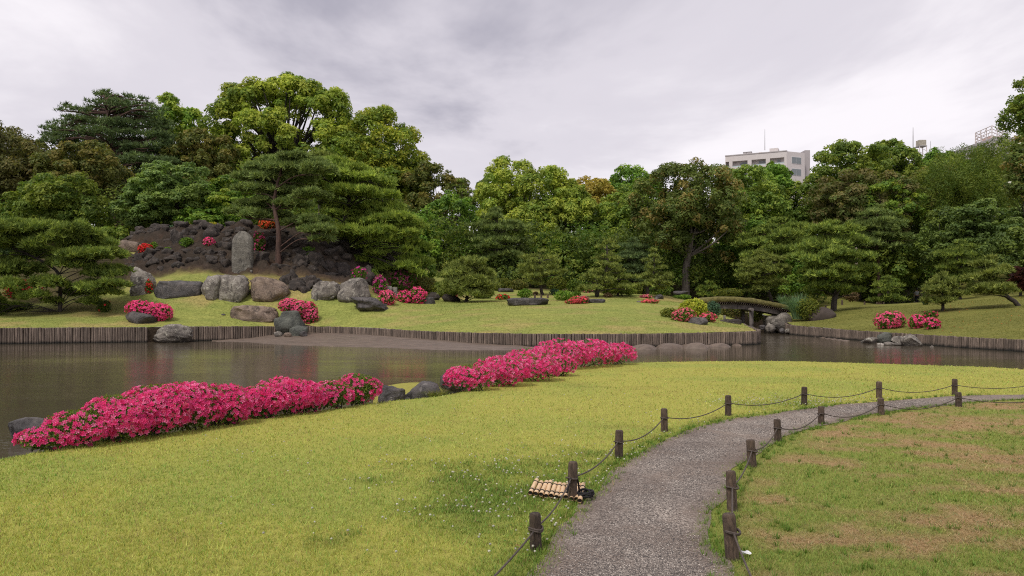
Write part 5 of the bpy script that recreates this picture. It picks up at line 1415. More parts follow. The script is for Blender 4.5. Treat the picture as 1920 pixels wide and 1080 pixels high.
# undergrowth in front of it
mb = MB(); cen = []; rad = []
for _ in range(900):
    px = rng.uniform(640, 1540); D = rng.uniform(76, 90)
    r_ = rng.uniform(0.7, 1.5); hmax = np.interp(px, [640, 760, 900, 1000, 1200, 1330, 1450, 1540], [4, 6, 5, 7, 6, 4, 4, 3])
    g = TP(px, D); cen.append(g + np.array([0, 0, rng.uniform(0.2, hmax)])); rad.append(r_)
for _ in range(520):
    px = rng.uniform(1380, 2120); D = rng.uniform(84, 96); g = TP(px, D); cen.append(g + np.array([0, 0, rng.uniform(0.2, 6)])); rad.append(rng.uniform(.8, 1.7))
for _ in range(420):
    px = rng.uniform(-160, 640); D = rng.uniform(68, 84); g = TP(px, D); cen.append(g + np.array([0, 0, rng.uniform(0.2, 4.5)])); rad.append(rng.uniform(.7, 1.4))
cen = np.array(cen); rad = np.array(rad)[:, None] * np.array([1, 1, 0.8])
n = 120000; idx = rng.integers(0, len(cen), n); d = nrm(rng.normal(size=(n, 3)) + np.array([0, -0.2, .3]))
p = cen[idx] + d * rad[idx] * (rng.uniform(.4, 1.1, (n, 1)) ** .6)
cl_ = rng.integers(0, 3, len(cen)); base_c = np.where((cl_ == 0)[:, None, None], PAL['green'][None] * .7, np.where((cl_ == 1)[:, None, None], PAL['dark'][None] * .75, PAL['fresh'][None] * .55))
col = base_c[idx, rng.integers(0, 3, n)] * (1 + rng.normal(size=(n, 1)) * .13)
leaf_tris(mb, p, nrm(d * .6 + np.array([0, 0, .4]) + rng.normal(size=(n, 3)) * .6), .3 * rng.uniform(.7, 1.3, n), .6, col, rng)
tag(mb.build("undergrowth", LEAF), "dark leafy undergrowth filling the wood edge between the trunks", "undergrowth", kind="stuff")

# ------------------------------------------------------------ single trees, left to right
B_ = broad
B_("broadleaf_tree", -20, 222, 430, 85, 86, PAL['brown'], "brownish dark tree at the left edge with open ragged top", 12, 12, 0.9)
B_("broadleaf_tree", 30, 262, 450, 78, 78, PAL['brown'] * .8, "dense dark brown green tree low at the left edge", 11, 12)
B_("broadleaf_tree", 72, 258, 360, 34, 92, PAL['olive'], "small yellowish tree peeping between the brown trees and the great cedar", 8, 9, 0.9)
def magn(mb, cen, rad, unit, rng):
    k = 26; i = rng.choice(np.where(unit[:, 1] < 0.1)[0], k); d = nrm(rng.normal(size=(k, 3)) + np.array([0, -.8, .3]))
    leaf_quads(mb, cen[i] + d * rad[i] * 1.1, d, 0.26, 0.9, np.tile((.8, .78, .68), (k, 1)), rng)
# great layered cedar: hand placed boughs
r_ = np.random.default_rng(5)
pads = []
for (x_, y_, h_) in ((196, 172, 12), (190, 181, 22), (212, 183, 26), (236, 186, 24), (262, 186, 18), (180, 197, 30), (215, 198, 38), (255, 200, 34), (150, 206, 30), (125, 197, 16), (285, 208, 30), (190, 214, 44), (235, 216, 46), (280, 222, 40), (140, 224, 34), (112, 232, 28), (165, 234, 44), (215, 236, 52), (265, 240, 50), (305, 236, 36), (100, 246, 34), (135, 252, 42), (185, 254, 54), (240, 258, 58), (295, 256, 46), (320, 262, 34), (110, 268, 40), (160, 274, 52), (215, 280, 60), (270, 280, 58), (315, 284, 44), (140, 296, 50), (200, 302, 58), (255, 306, 60), (305, 308, 48), (345, 300, 30), (170, 324, 54), (235, 332, 60), (295, 336, 52), (335, 330, 36), (200, 356, 56), (265, 362, 60), (315, 360, 44), (240, 388, 60), (290, 392, 46)):
    pads.append((x_ + r_.uniform(-4, 4), y_ + r_.uniform(-2, 2), h_ * .82, r_.uniform(-4.5, 4.5)))
    pads.append((x_ + r_.uniform(-20, 20), y_ + 9 + r_.uniform(-3, 3), h_ * .7, r_.uniform(-1, 5)))
pine("cedar_tree", "great dark layered cedar with flat boughs against the sky at the left", 222, 440, 92, pads, PAL['cedar'], [(222, 400, 0), (214, 300, 0), (205, 230, 0), (196, 176, 0)], .55, "cedar tree", bark=BARK_RED, rzk=.2, L=.42, dens=.8, k=5, tilt=.35)
B_("camphor_tree", 328, 184, 300, 46, 108, PAL['lime'], "pale lime green rounded tree behind the right side of the cedar", 10, 12, 1.1, fill=.15)
B_("broadleaf_tree", 385, 243, 400, 68, 93, PAL['olive'], "olive brown tree between the cedar and the giant camphor", 13, 12)
B_("broadleaf_tree", 345, 258, 400, 42, 95, PAL['brown'], "narrow brownish tree tucked between the cedar and the olive tree", 10, 11)
B_("broadleaf_tree", 156, 263, 420, 76, 76, PAL['olive'] * .85, "bronze topped rounded tree in front of the cedar's left side", 14, 13, 1.1, flat=.7)
B_("broadleaf_tree", 110, 325, 470, 82, 70, PAL['green'] * .8, "dark green dense tree behind the spreading pine at left", 13, 13, flat=.65)
B_("maple_tree", 330, 303, 450, 78, 68, PAL['maple'], "soft blue green maple standing left above the stone mound", 14, 12, 1.15, flat=.42, up=.8, fill=.2)
B_("maple_tree", 268, 352, 450, 52, 69, PAL['maple'] * .9, "lower green maple beside the left slope of the mound", 10, 11, 1.1, flat=.42, up=.8)
B_("maple_tree", 434, 333, 440, 66, 69, PAL['ymaple'], "yellow green maple above the tall standing stone", 12, 12, 1.1, flat=.42, up=.8, fill=.2)
B_("maple_tree", 395, 385, 445, 60, 67, PAL['fresh'], "low fresh green maple just behind the mound crest", 10, 11, 1.1, flat=.5, up=.7)
B_("camphor_tree", 536, 153, 420, 136, 104, PAL['camphor'], "giant dome shaped camphor tree, the tallest crown on the left", 50, 10, 1.25, fill=.10, lowcut=-.12, trunk=.75, nlimb=90, flat=.72, bark=BARK, holes=((-.08, .52, .14, .2), (.36, .36, .17, .2), (-.42, .1, .12, .12), (.05, .12, .1, .12)))
B_("camphor_tree", 432, 225, 400, 34, 100, PAL['camphor'], "small bright camphor crown against the giant dome's left side", 9, 11, 1.0, fill=.2)
B_("camphor_tree", 706, 209, 450, 90, 101, PAL['camphor2'], "dark rounded camphor crown on the right shoulder of the giant dome", 16, 14, 1.15, lowcut=-.3)
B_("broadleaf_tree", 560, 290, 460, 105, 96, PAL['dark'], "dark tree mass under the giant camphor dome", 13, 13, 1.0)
B_("broadleaf_tree", 770, 272, 430, 42, 98, PAL['camphor2'] * .85, "dark narrow tree stepping down right of the camphor crowns", 10, 12)
B_("broadleaf_tree", 818, 309, 470, 62, 96, PAL['olive'] * .95, "open crowned tree with sky showing through left of the gap", 11, 9, .62, fill=.0, nlimb=40)
B_("broadleaf_tree", 848, 365, 500, 52, 86, PAL['fresh'] * .85, "slender tree with thin dark twin stems and airy green crown", 10, 8, .6, fill=0, nlimb=36, trunk=.16)
B_("broadleaf_tree", 780, 400, 520, 50, 78, PAL['fresh'], "bright green tree right of the great spreading pine", 11, 11)
layered("pine_tree", "thin pine with one bough reaching over the sky gap", 866, 336, 420, 36, 94, PAL['pine'], 850, 6, 'other', 4, .42, .2, dens=.9, L=.35)
B_("broadleaf_tree", 915, 334, 480, 32, 97, PAL['dark'] * 1.1, "dark thin crowned tree left of the bright camphor", 9, 9, .8, fill=.05, nlimb=30)
B_("camphor_tree", 985, 303, 480, 88, 90, PAL['bright'], "large bright yellow green camphor in the middle of the tree line", 17, 14, 1.2, fill=.15, nlimb=34, trunk=.5)
B_("camphor_tree", 1062, 335, 470, 52, 89, PAL['bright'] * .9, "right hand part tree of the bright camphor pair", 11, 13, 1.1, fill=.2)
B_("camphor_tree", 1000, 398, 475, 48, 86, PAL['bright'] * .95, "low bright camphor bough tree over the pines", 9, 12, 1.1)
B_("broadleaf_tree", 1106, 326, 430, 48, 98, PAL['gold'], "golden orange crowned tree in the middle of the tree line", 11, 12, 1.1)
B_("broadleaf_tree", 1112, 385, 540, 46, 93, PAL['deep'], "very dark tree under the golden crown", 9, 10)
B_("broadleaf_tree", 1186, 316, 440, 56, 103, PAL['fresh'] * .9, "flat topped fresh green tree left of the magnolia", 12, 12, 1.1)
B_("broadleaf_tree", 1175, 352, 490, 62, 91, PAL['green'] * 1.05, "rounded mid green tree between the golden and the magnolia trees", 13, 12, 1.1)
B_("magnolia_tree", 1288, 299, 520, 96, 77, PAL['magnolia'], "large dark magnolia with bronze leaves and scattered white blooms", 20, 11, 1.3, leaf=.30, asp=.5, extra=magn, trunk=.42, base_px=1285, bark=BARK_PALE, fill=.6, lowcut=-.5)
B_("broadleaf_tree", 1396, 322, 470, 74, 88, PAL['green'], "mid green tree between the magnolia and the apartment block", 13, 12, 1.1)
B_("broadleaf_tree", 1438, 312, 400, 44, 96, PAL['fresh'], "light green tree standing below the apartment balconies", 10, 11)
B_("broadleaf_tree", 1457, 303, 380, 24, 99, PAL['vivid'] * .75, "small vivid green tree directly before the apartment block", 8, 10)
B_("broadleaf_tree", 1376, 322, 400, 24, 100, PAL['dark'] * 1.3, "wispy grey green treetop at the left corner of the apartment block", 7, 8, .7, fill=0)
B_("broadleaf_tree", 1594, 268, 430, 80, 92, PAL['green'] * .85, "dark green hill tree right of the apartment block", 15, 13, 1.1, flat=.6)
B_("broadleaf_tree", 1668, 266, 380, 62, 100, PAL['green'] * .85, "broad dark green tree below the water tank", 14, 13, 1.1, flat=.65)
B_("broadleaf_tree", 1760, 283, 380, 38, 106, PAL['fresh'] * .8, "green treetop between the water tank and the lattice", 9, 11)
B_("broadleaf_tree", 1798, 290, 370, 34, 100, PAL['lime'] * .75, "yellow green shrubby crown at the top of the right slope", 9, 11)
B_("broadleaf_tree", 1610, 322, 470, 98, 86, PAL['bronze'] * .85, "bronze and green dome shaped tree on the right slope", 16, 14, 1.15, flat=.62)
B_("broadleaf_tree", 1655, 340, 460, 66, 84, PAL['ymaple'] * .85, "yellow green crown overlapping the bronze dome on its right", 12, 12, 1.1, flat=.6)
B_("broadleaf_tree", 1745, 315, 450, 60, 92, PAL['olive'], "olive green crown right of the bronze dome", 12, 12, 1.1)
B_("weeping_tree", 1812, 284, 470, 92, 86, PAL['green'] * .66, "large drooping feathery green tree on the right slope", 20, 14, 1.3, leaf=.24, asp=.3, up=.0, flat=1.3)
B_("weeping_tree", 1880, 262, 420, 60, 92, PAL['green'] * .66, "feathery green tree below the steel lattice", 13, 13, 1.2, leaf=.26, asp=.35, up=0, flat=1.2)
B_("magnolia_tree", 1935, 140, 300, 48, 58, PAL['green'] * .9, "tall dark tree cut by the right picture edge, upper crown", 12, 11, 1.1, leaf=.22, asp=.5, extra=None, fill=.3)
B_("magnolia_tree", 1930, 255, 440, 46, 55, PAL['magnolia'], "bronze leaved magnolia cut by the right picture edge", 13, 11, 1.1, leaf=.24, asp=.5, extra=magn)
B_("broadleaf_tree", 1500, 345, 480, 52, 96, PAL['green'], "green tree under the right corner of the apartment block", 11, 12, 1.1)
B_("broadleaf_tree", 1400, 420, 540, 60, 80, PAL['fresh'] * .75, "broad leaved green tree in the shade right of the magnolia trunk", 12, 11, leaf=.3, asp=.5)
B_("maple_tree", 1850, 375, 520, 80, 76, PAL['maple'] * .7, "layered dark maple on the right slope", 14, 12, 1.1, flat=.4, up=.8)
B_("broadleaf_tree", 1780, 400, 540, 62, 78, PAL['dark'] * 1.15, "dark tree filling the slope behind the right bank pines", 12, 12)
B_("broadleaf_tree", 1905, 430, 570, 60, 70, PAL['dark'], "dark tree at the right edge over the leaning pine", 12, 12)
B_("maple_tree", 1915, 495, 560, 24, 60, PAL['redleaf'] * .6, "dark red leaved maple at the right edge", 7, 9, flat=.5)
B_("broadleaf_tree", 1655, 440, 560, 60, 82, PAL['green'] * .8, "shaded green tree between the right bank pines", 11, 12)
B_("broadleaf_tree", 1500, 470, 570, 60, 72, PAL['fresh'] * .8, "green tree behind the pampas tuft at the bridge", 11, 12)
B_("broadleaf_tree", 700, 440, 560, 56, 66, PAL['green'] * 1.1, "green tree under the right boughs of the great pine", 11, 11)
B_("broadleaf_tree", 770, 470, 560, 46, 64, PAL['ymaple'] * .7, "yellowish rounded tree behind the pink azalea row", 10, 11)
B_("broadleaf_tree", 1090, 440, 560, 60, 80, PAL['green'] * .8, "dark green shrubby tree between two cloud pruned pines", 11, 11)
B_("broadleaf_tree", 1180, 470, 560, 46, 78, PAL['green'] * .85, "shaded green shrub tree between the right two cloud pruned pines", 10, 11)
B_("broadleaf_tree", 960, 470, 560, 56, 76, PAL['dark'], "dark shrub tree behind the first cloud pruned pine", 11, 11)
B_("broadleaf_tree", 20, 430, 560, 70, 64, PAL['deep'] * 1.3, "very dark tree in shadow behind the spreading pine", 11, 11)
B_("broadleaf_tree", 205, 425, 500, 40, 64, PAL['green'] * .9, "green shrub tree left of the ledge rock", 9, 10)

# ------------------------------------------------------------ pines
# spreading pine at the left water edge
r_ = np.random.default_rng(8); pads = []
for (x_, y_, h_) in ((40, 432, 46), (95, 436, 50), (5, 440, 46), (145, 450, 46), (60, 452, 54), (185, 470, 40), (-45, 446, 50), (110, 468, 54), (20, 470, 54), (-60, 480, 56), (160, 490, 48), (210, 492, 34), (75, 490, 54), (-10, 500, 52), (130, 510, 46), (195, 516, 40), (40, 520, 50), (225, 510, 22), (215, 538, 28), (180, 545, 40), (-40, 525, 56), (0, 548, 44), (90, 545, 40), (145, 558, 34), (60, 566, 30), (205, 556, 26), (-20, 575, 42), (25, 590, 34), (-60, 560, 50), (100, 575, 20), (165, 575, 22), (10, 610, 30), (-30, 600, 36)):
    pads.append((x_ + r_.uniform(-5, 5), y_ + r_.uniform(-6, 6), h_ * 1.02, r_.uniform(-2.2, 2.4)))
pine("pine_tree", "wide spreading pine with low boughs at the left water edge", 112, 585, 46.3, pads, PAL['pine'] * .92, [(113, 550, 0), (108, 510, 0), (60, 480, .3), (20, 462, .4), (40, 440, 0)], .11, bark=BARK, dens=2.3, rzk=.5, L=.26, k=6)
# tall red pine on the mound
r_ = np.random.default_rng(9); pads = []
for (x_, y_, h_) in ((545, 300, 30), (515, 308, 36), (575, 312, 36), (490, 320, 36), (535, 322, 40), (600, 325, 34), (465, 338, 30), (505, 342, 42), (560, 345, 42), (480, 362, 36), (525, 366, 38), (465, 388, 30), (500, 392, 40), (545, 390, 38), (580, 372, 36), (478, 408, 28), (560, 424, 34), (600, 440, 32), (520, 412, 30), (590, 420, 28), (440, 400, 20), (605, 452, 22)):
    pads.append((x_ + r_.uniform(-4, 4), y_, h_ * 1.12, r_.uniform(-2, 2)))
pine("pine_tree", "tall red barked pine standing on the dark mound", 521, 508, 54, pads, PAL['pineb'] * 1.1, [(522, 480, 0), (522, 430, 0), (514, 385, .2), (520, 345, 0), (530, 312, 0)], .2, bark=BARK_RED, dens=2.3, rzk=.36, L=.3)
# great spreading pine right of it
r_ = np.random.default_rng(10); pads = []
for (x_, y_, h_) in ((610, 322, 44), (660, 326, 46), (700, 345, 40), (570, 340, 40), (630, 345, 50), (680, 362, 50), (730, 378, 38), (600, 366, 46), (650, 382, 52), (705, 396, 48), (755, 408, 34), (620, 400, 44), (670, 418, 50), (725, 428, 48), (770, 436, 34), (640, 438, 40), (690, 448, 48), (745, 456, 44), (790, 462, 30), (660, 462, 36), (710, 474, 44), (765, 482, 38), (735, 498, 38), (790, 490, 26), (690, 490, 30), (770, 512, 26), (715, 515, 28)):
    pads.append((x_ + r_.uniform(-9, 9), y_ + r_.uniform(-8, 8), h_ * .92, r_.uniform(-3, 3))); pads.append((x_ + r_.uniform(-26, 26), y_ + r_.uniform(2, 14), h_ * .6, r_.uniform(-3.5, 2)))
pine("pine_tree", "great spreading green pine right of the standing stone, largest pine on the mound", 650, 470, 61, pads, PAL['pinel'] * .95, [(648, 450, 0), (645, 420, 0), (655, 390, 0), (650, 350, 0), (640, 330, 0)], .24, bark=BARK, dens=1.75, rzk=.46, L=.34)
r_ = np.random.default_rng(12); pads = [(x_, y_, h_, r_.uniform(-1.5, 1.5)) for (x_, y_, h_) in ((600, 296, 26), (560, 300, 22), (625, 306, 24), (585, 312, 30), (570, 330, 28), (615, 335, 26))]
pine("pine_tree", "olive pine top rising behind the red barked pine", 600, 445, 66, pads, PAL['niwaki'], [(600, 420, 0), (598, 360, 0), (595, 305, 0)], .16, dens=1.3, L=.32)
layered("pine_tree", "dark upright pine with leaning trunk below the bright camphor", 932, 388, 520, 62, 76, PAL['pineb'] * .95, 926, 7, 'other', 5, .44, .24, mid=(930, 500), dens=1.2, L=.36, topw=.4)
layered("pine_tree", "rounded grey green pine with two short stems near the log-like stone", 878, 485, 562, 52, 54, PAL['niwaki'] * 1.0, 872, 5, 'dome', 6, .52, .12, dens=1.7, rzk=.6, L=.28)
layered("pine_tree", "twisted low pine left of the rounded grey green pine", 838, 505, 552, 26, 56, PAL['pine'], 852, 4, 'dome', 4, .5, .1, dens=1.3, L=.24)
layered("pine_tree", "first cloud pruned pine from the left, above the round green shrub", 1012, 468, 538, 48, 65, PAL['niwaki'], 1018, 5, 'other', 5, .40, .14, dens=1.5, L=.27, rzk=.42, topw=.3)
layered("pine_tree", "tallest cloud pruned pine with dark leaning trunk at the middle", 1138, 448, 545, 58, 62, PAL['niwaki'], 1119, 6, 'cone', 5, .38, .17, mid=(1124, 525), dens=1.5, L=.26, rzk=.42, topw=.3)
layered("pine_tree", "third cloud pruned pine, slim and upright before the magnolia", 1226, 466, 545, 38, 64, PAL['niwaki'], 1213, 6, 'cone', 4, .42, .13, mid=(1216, 530), dens=1.5, L=.26, rzk=.45, topw=.35)
layered("pine_tree", "bright little pine at the foot of the tallest cloud pruned pine", 1160, 505, 552, 34, 63.5, PAL['pinel'] * .8, 1158, 4, 'dome', 4, .5, .1, dens=1.2, L=.25)
layered("pine_tree", "cloud pruned pine with bent trunk rising behind the bridge", 1428, 470, 550, 52, 62, PAL['niwaki'] * .95, 1452, 6, 'other', 5, .45, .16, mid=(1436, 535), dens=1.5, L=.26, rzk=.42)
layered("pine_tree", "broad flat layered pine behind the bridge with many horizontal boughs", 1462, 408, 530, 88, 74, PAL['pine'] * .92, 1480, 7, 'other', 6, .42, .25, dens=1.3, L=.33, rzk=.26, topw=.45, bark=BARK_RED)
layered("pine_tree", "dense needle pine with thick leaning trunk beside the pampas tuft", 1562, 412, 555, 74, 57, PAL['pine'] * 1.05, 1562, 7, 'other', 6, .44, .2, mid=(1572, 535), dens=1.6, L=.32, topw=.35, tilt=1.1)
layered("pine_tree", "grey green airy pine with red bark above the stone lantern", 1645, 383, 470, 58, 80, PAL['pineb'] * 1.05, 1650, 6, 'dome', 6, .45, .2, dens=1.1, L=.36, bark=BARK_RED)
layered("pine_tree", "large dark pine behind the walking person", 1712, 415, 548, 74, 92, PAL['pineb'] * .95, 1716, 7, 'other', 6, .44, .22, dens=1.4, L=.34, topw=.4)
layered("pine_tree", "dark low pine left of the walking person", 1664, 520, 566, 36, 74, PAL['pine'] * .8, 1682, 4, 'dome', 5, .5, .14, dens=1.2, L=.3)
layered("pine_tree", "small airy pine standing on the right bank behind the azaleas", 1768, 512, 568, 38, 50, PAL['niwaki'] * .9, 1768, 5, 'dome', 5, .5, .1, dens=1.5, L=.24)
layered("pine_tree", "pale green pine with trunk leaning right at the picture edge", 1858, 480, 556, 50, 49, PAL['niwaki'] * .95, 1912, 5, 'dome', 5, .48, .14, mid=(1893, 560), dens=1.6, L=.25)
layered("pine_tree", "dark pine on the slope above the small airy pine", 1795, 450, 540, 50, 66, PAL['pine'] * .85, 1800, 6, 'other', 5, .46, .18, dens=1.2, L=.3)
layered("pine_tree", "dark pine of flat layers behind the slim cloud pruned pine", 1190, 445, 530, 40, 76, PAL['cedar'], 1190, 7, 'other', 5, .46, .16, dens=1.1, L=.33, rzk=.25)
layered("pine_tree", "dark young pine right of the third cloud pruned pine in front of the magnolia shade", 1330, 530, 562, 26, 72, PAL['green'] * .7, 1330, 3, 'dome', 4, .55, .1, dens=1.0, L=.3)

# ------------------------------------------------------------ shrubs and azaleas on the far side
PINK = (.82, .13, .28); HOT = (.84, .09, .27); RED = (.72, .04, .045); ORANGE = (.72, .12, .045); MAG = (.55, .05, .28); PALEP = (.80, .20, .28)
Z = PAL
def az(*a, **k): return bush("azalea_bush", *a, cat="azalea", **k)
az(270, 604, 88, 40, 44.6, Z['azalea'], "hot pink double mounded azalea above the slanting blue grey slab", HOT, 1.0, lobes=[(-.45, .28, .55, .75), (.1, .2, .6, .7), (.5, .02, .5, .85)], fsize=.13)
az(553, 608, 74, 48, 45.4, Z['azalea'], "pink azalea draped over the greenish boulder at the log wall", PINK, 1.0, lobes=[(-.45, .5, .55, .5), (.1, .36, .6, .55), (.62, 0, .42, .85)], fsize=.13)
az(277, 552, 14, 28, 48.8, Z['azalea'], "small red flowered azalea growing between two large rocks", RED, .5)
az(724, 572, 34, 28, 48.4, Z['azalea'], "pink azalea at the left of the row right of the dark boulder", PINK, .8)
az(770, 570, 54, 30, 48.8, Z['azalea'], "wide pink azalea in the row before the pale stone tablets", HOT, .85, lobes=[(-.4, 0, .65, .85), (.45, .05, .6, 1)])
az(711, 553, 26, 36, 50.6, Z['azalea'], "magenta azalea left of the pale stone tablets", MAG, .5)
az(752, 548, 52, 40, 53, Z['azalea'] * .8, "large dark azalea with sparse purple flowers behind the tablets", (.3, .05, .14), .4)
az(672, 532, 30, 28, 52.4, Z['azalea'], "green azalea with few magenta flowers above the square block", MAG, .25)
az(270, 493, 28, 20, 55.2, Z['azalea'], "small red azalea on the mound near the grass ledge", RED, 1.0)
bush("shrub", 287, 490, 16, 18, 55.6, Z['vivid'] * .8, "small green shrub touching the red azalea on the mound")
bush("shrub", 313, 488, 15, 11, 55.3, Z['clip'], "tiny round green shrub on the mound right of the red azalea")
bush("shrub", 347, 484, 28, 19, 56, Z['clip'] * .9, "clipped green cushion shrub in the middle of the mound")
az(390, 496, 22, 17, 55.4, Z['azalea'], "small pink azalea alone on the dark mound", HOT, .9)
az(483, 494, 24, 42, 55, Z['azalea'], "tall pink azalea right beside the standing stone", MAG * 1 if False else (.68, .09, .25), .5)
az(499, 446, 30, 24, 60, Z['azalea'], "orange red azalea on the mound crest left of the red pine", ORANGE, .8)
az(592, 434, 36, 12, 62, Z['azalea'], "flat pink azalea on the mound crest behind the red pine", PINK, .9)
bush("shrub", 576, 478, 30, 16, 56, Z['clip'] * .8, "upper of two clipped green shrubs on the mound")
bush("shrub", 584, 491, 26, 14, 55, Z['clip'] * .8, "lower of two clipped green shrubs on the mound")
bush("shrub", 342, 430, 28, 12, 62, Z['yellow'] * .7, "yellow green low bush on the left of the mound crest")
bush("shrub", 397, 430, 30, 14, 62.4, Z['yellow'], "bright yellow low bush on the mound crest")
bush("shrub", 316, 433, 14, 7, 61.5, Z['teal'] * 1.3, "pale grey green tuft at the left of the mound crest")
bush("shrub", 440, 432, 60, 12, 63.5, Z['vivid'] * .8, "long green ground cover bush behind the mound crest")
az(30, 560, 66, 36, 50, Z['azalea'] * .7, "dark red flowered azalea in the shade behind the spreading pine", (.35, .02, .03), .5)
az(192, 586, 26, 24, 45.6, Z['azalea'] * .6, "dark azalea with a few red flowers under the spreading pine", RED, .15)
bush("shrub", 690, 552, 40, 30, 55, Z['azalea'] * 1.2, "green loose shrub right of the square block")
bush("shrub", 825, 558, 44, 30, 55, Z['ybush'], "yellow green bush behind the rough dark rock")
bush("shrub", 795, 548, 46, 30, 57, Z['olive'], "olive bush at the foot of the great pine's right boughs")
az(850, 557, 14, 16, 53, Z['azalea'], "small bright pink azalea beside the twisted low pine", HOT, .9)
bush("shrub", 905, 560, 40, 18, 56, Z['clip'] * .8, "dark green bush right of the rounded pine stems")
az(942, 562, 26, 10, 58.5, Z['azalea'], "low red azalea left of the round green shrub", RED, .6)
bush("shrub", 985, 559, 29, 18, 56, Z['clip'], "round clipped green shrub behind the log-like stone")
bush("shrub", 1004, 553, 10, 6, 60.5, Z['rust'] * 1.3, "tiny orange plant by the small post")
bush("shrub", 1040, 553, 20, 12, 61, Z['teal'], "teal leaved low shrub right of the first cloud pruned pine")
bush("shrub", 1059, 564, 42, 20, 54, Z['vivid'], "vivid green clipped mound shrub in the middle")
bush("shrub", 1081, 557, 20, 12, 57, Z['clip'] * .7, "dark clipped shrub behind the vivid green mound shrub")
az(1082, 570, 44, 14, 48.6, Z['azalea'], "low red pink azalea round the reddish rock", (.7, .10, .12), .9, lobes=[(-.5, 0, .5, .6), (0, 0, .6, 1), (.6, .1, .4, .9)])
az(1102, 549, 16, 9, 64, Z['azalea'], "small pale pink azalea left of the leaning pine trunk", PALEP, .5)
bush("shrub", 1140, 558, 18, 9, 60, Z['rust'], "small rusty bush right of the leaning pine trunk")
az(1212, 559, 22, 7, 58, Z['azalea'], "flat small pink azalea, the farther of two by the stone marker", PALEP, .8)
az(1220, 569, 32, 8, 51.5, Z['azalea'], "flat pink azalea beside the pale stone marker", (.72, .13, .15), 1.0)
bush("shrub", 1280, 561, 38, 9, 60, Z['vivid'] * .9, "low bright green hedge left of the bridge")
for (px, py, w_, h_, D, pl, lb) in ((940, 546, 42, 26, 70, 'ybush', "yellow green shrub right of the rounded pine at the wood edge"), (975, 544, 36, 22, 70, 'olive', "olive shrub behind the flat dark slab"), (1045, 546, 40, 28, 71, 'ybush', "yellow green shrub right of the first cloud pruned pine trunk"),
        (1080, 548, 36, 26, 70, 'azalea', "dull green shrub left of the tallest cloud pruned pine"), (1145, 552, 40, 20, 67, 'ybush', "yellowish low shrub under the tallest cloud pruned pine"), (1180, 555, 44, 24, 70, 'azalea', "green shrub between the tallest and third cloud pruned pines"),
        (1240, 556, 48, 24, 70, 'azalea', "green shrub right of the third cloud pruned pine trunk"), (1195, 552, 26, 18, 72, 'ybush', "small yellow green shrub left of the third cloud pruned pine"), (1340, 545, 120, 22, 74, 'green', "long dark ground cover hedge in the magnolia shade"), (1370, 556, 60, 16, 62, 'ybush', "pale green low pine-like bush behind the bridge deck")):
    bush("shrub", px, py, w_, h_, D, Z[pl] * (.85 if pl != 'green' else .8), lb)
# around the bridge
az(1287, 604, 52, 28, 46.2, Z['azalea'] * 1.1, "pink flowered azalea mound left of the yellow green plant", PALEP * 1 if False else (.72, .16, .22), .55, lobes=[(0, 0, .8, .95), (-.5, .05, .5, .75)])
az(1330, 604, 32, 18, 46.8, Z['azalea'], "small pink azalea just left of the bridge", (.75, .12, .2), .85)
bush("shrub", 1256, 596, 34, 20, 46.8, Z['ybush'], "greenish orange shrub at the left of the bridge azaleas")
bush("leafy_plant", 1303, 592, 56, 32, 49, Z['yvivid'], "bright yellow green leafy plant at the bridge end", leaf=.22)
bush("shrub", 1338, 596, 30, 32, 51, Z['teal'] * .9, "bluish green bush right against the bridge deck")
bush("shrub", 1420, 604, 30, 26, 58, Z['ybush'], "yellow green bush seen under the bridge")
bush("shrub", 1378, 600, 60, 34, 61, Z['olive'] * .9, "olive bush seen through the bridge opening", dens=.9)
bush("shrub", 1521, 597, 48, 40, 53.6, Z['ybush'] * .95, "yellowish green loose shrub right of the pampas tuft")
bush("shrub", 1600, 563, 30, 17, 68, Z['rust'] * 1.2, "dry brownish shrub behind the leaning pine trunk")
bush("shrub", 1640, 562, 90, 16, 80, Z['green'], "low green shrub strip left of the walking person")
bush("shrub", 1737, 573, 12, 12, 64, Z['deep'], "small black green bush right of the walking person")
az(1676, 616, 56, 32, 44.2, Z['azalea'], "wide pink azalea mound on the right bank, left of three", PINK, .75, fsize=.13)
az(1723, 616, 30, 26, 43.8, Z['azalea'], "round bright pink azalea on the right bank, middle of three", HOT, .95, fsize=.13)
az(1751, 617, 30, 22, 43.6, Z['azalea'], "round half green pink azalea on the right bank, right of three", HOT, .6, fsize=.13)
az(1748, 601, 28, 18, 46.5, Z['azalea'] * .8, "small darker azalea behind the round pink ones on the right bank", (.5, .05, .1), .4)
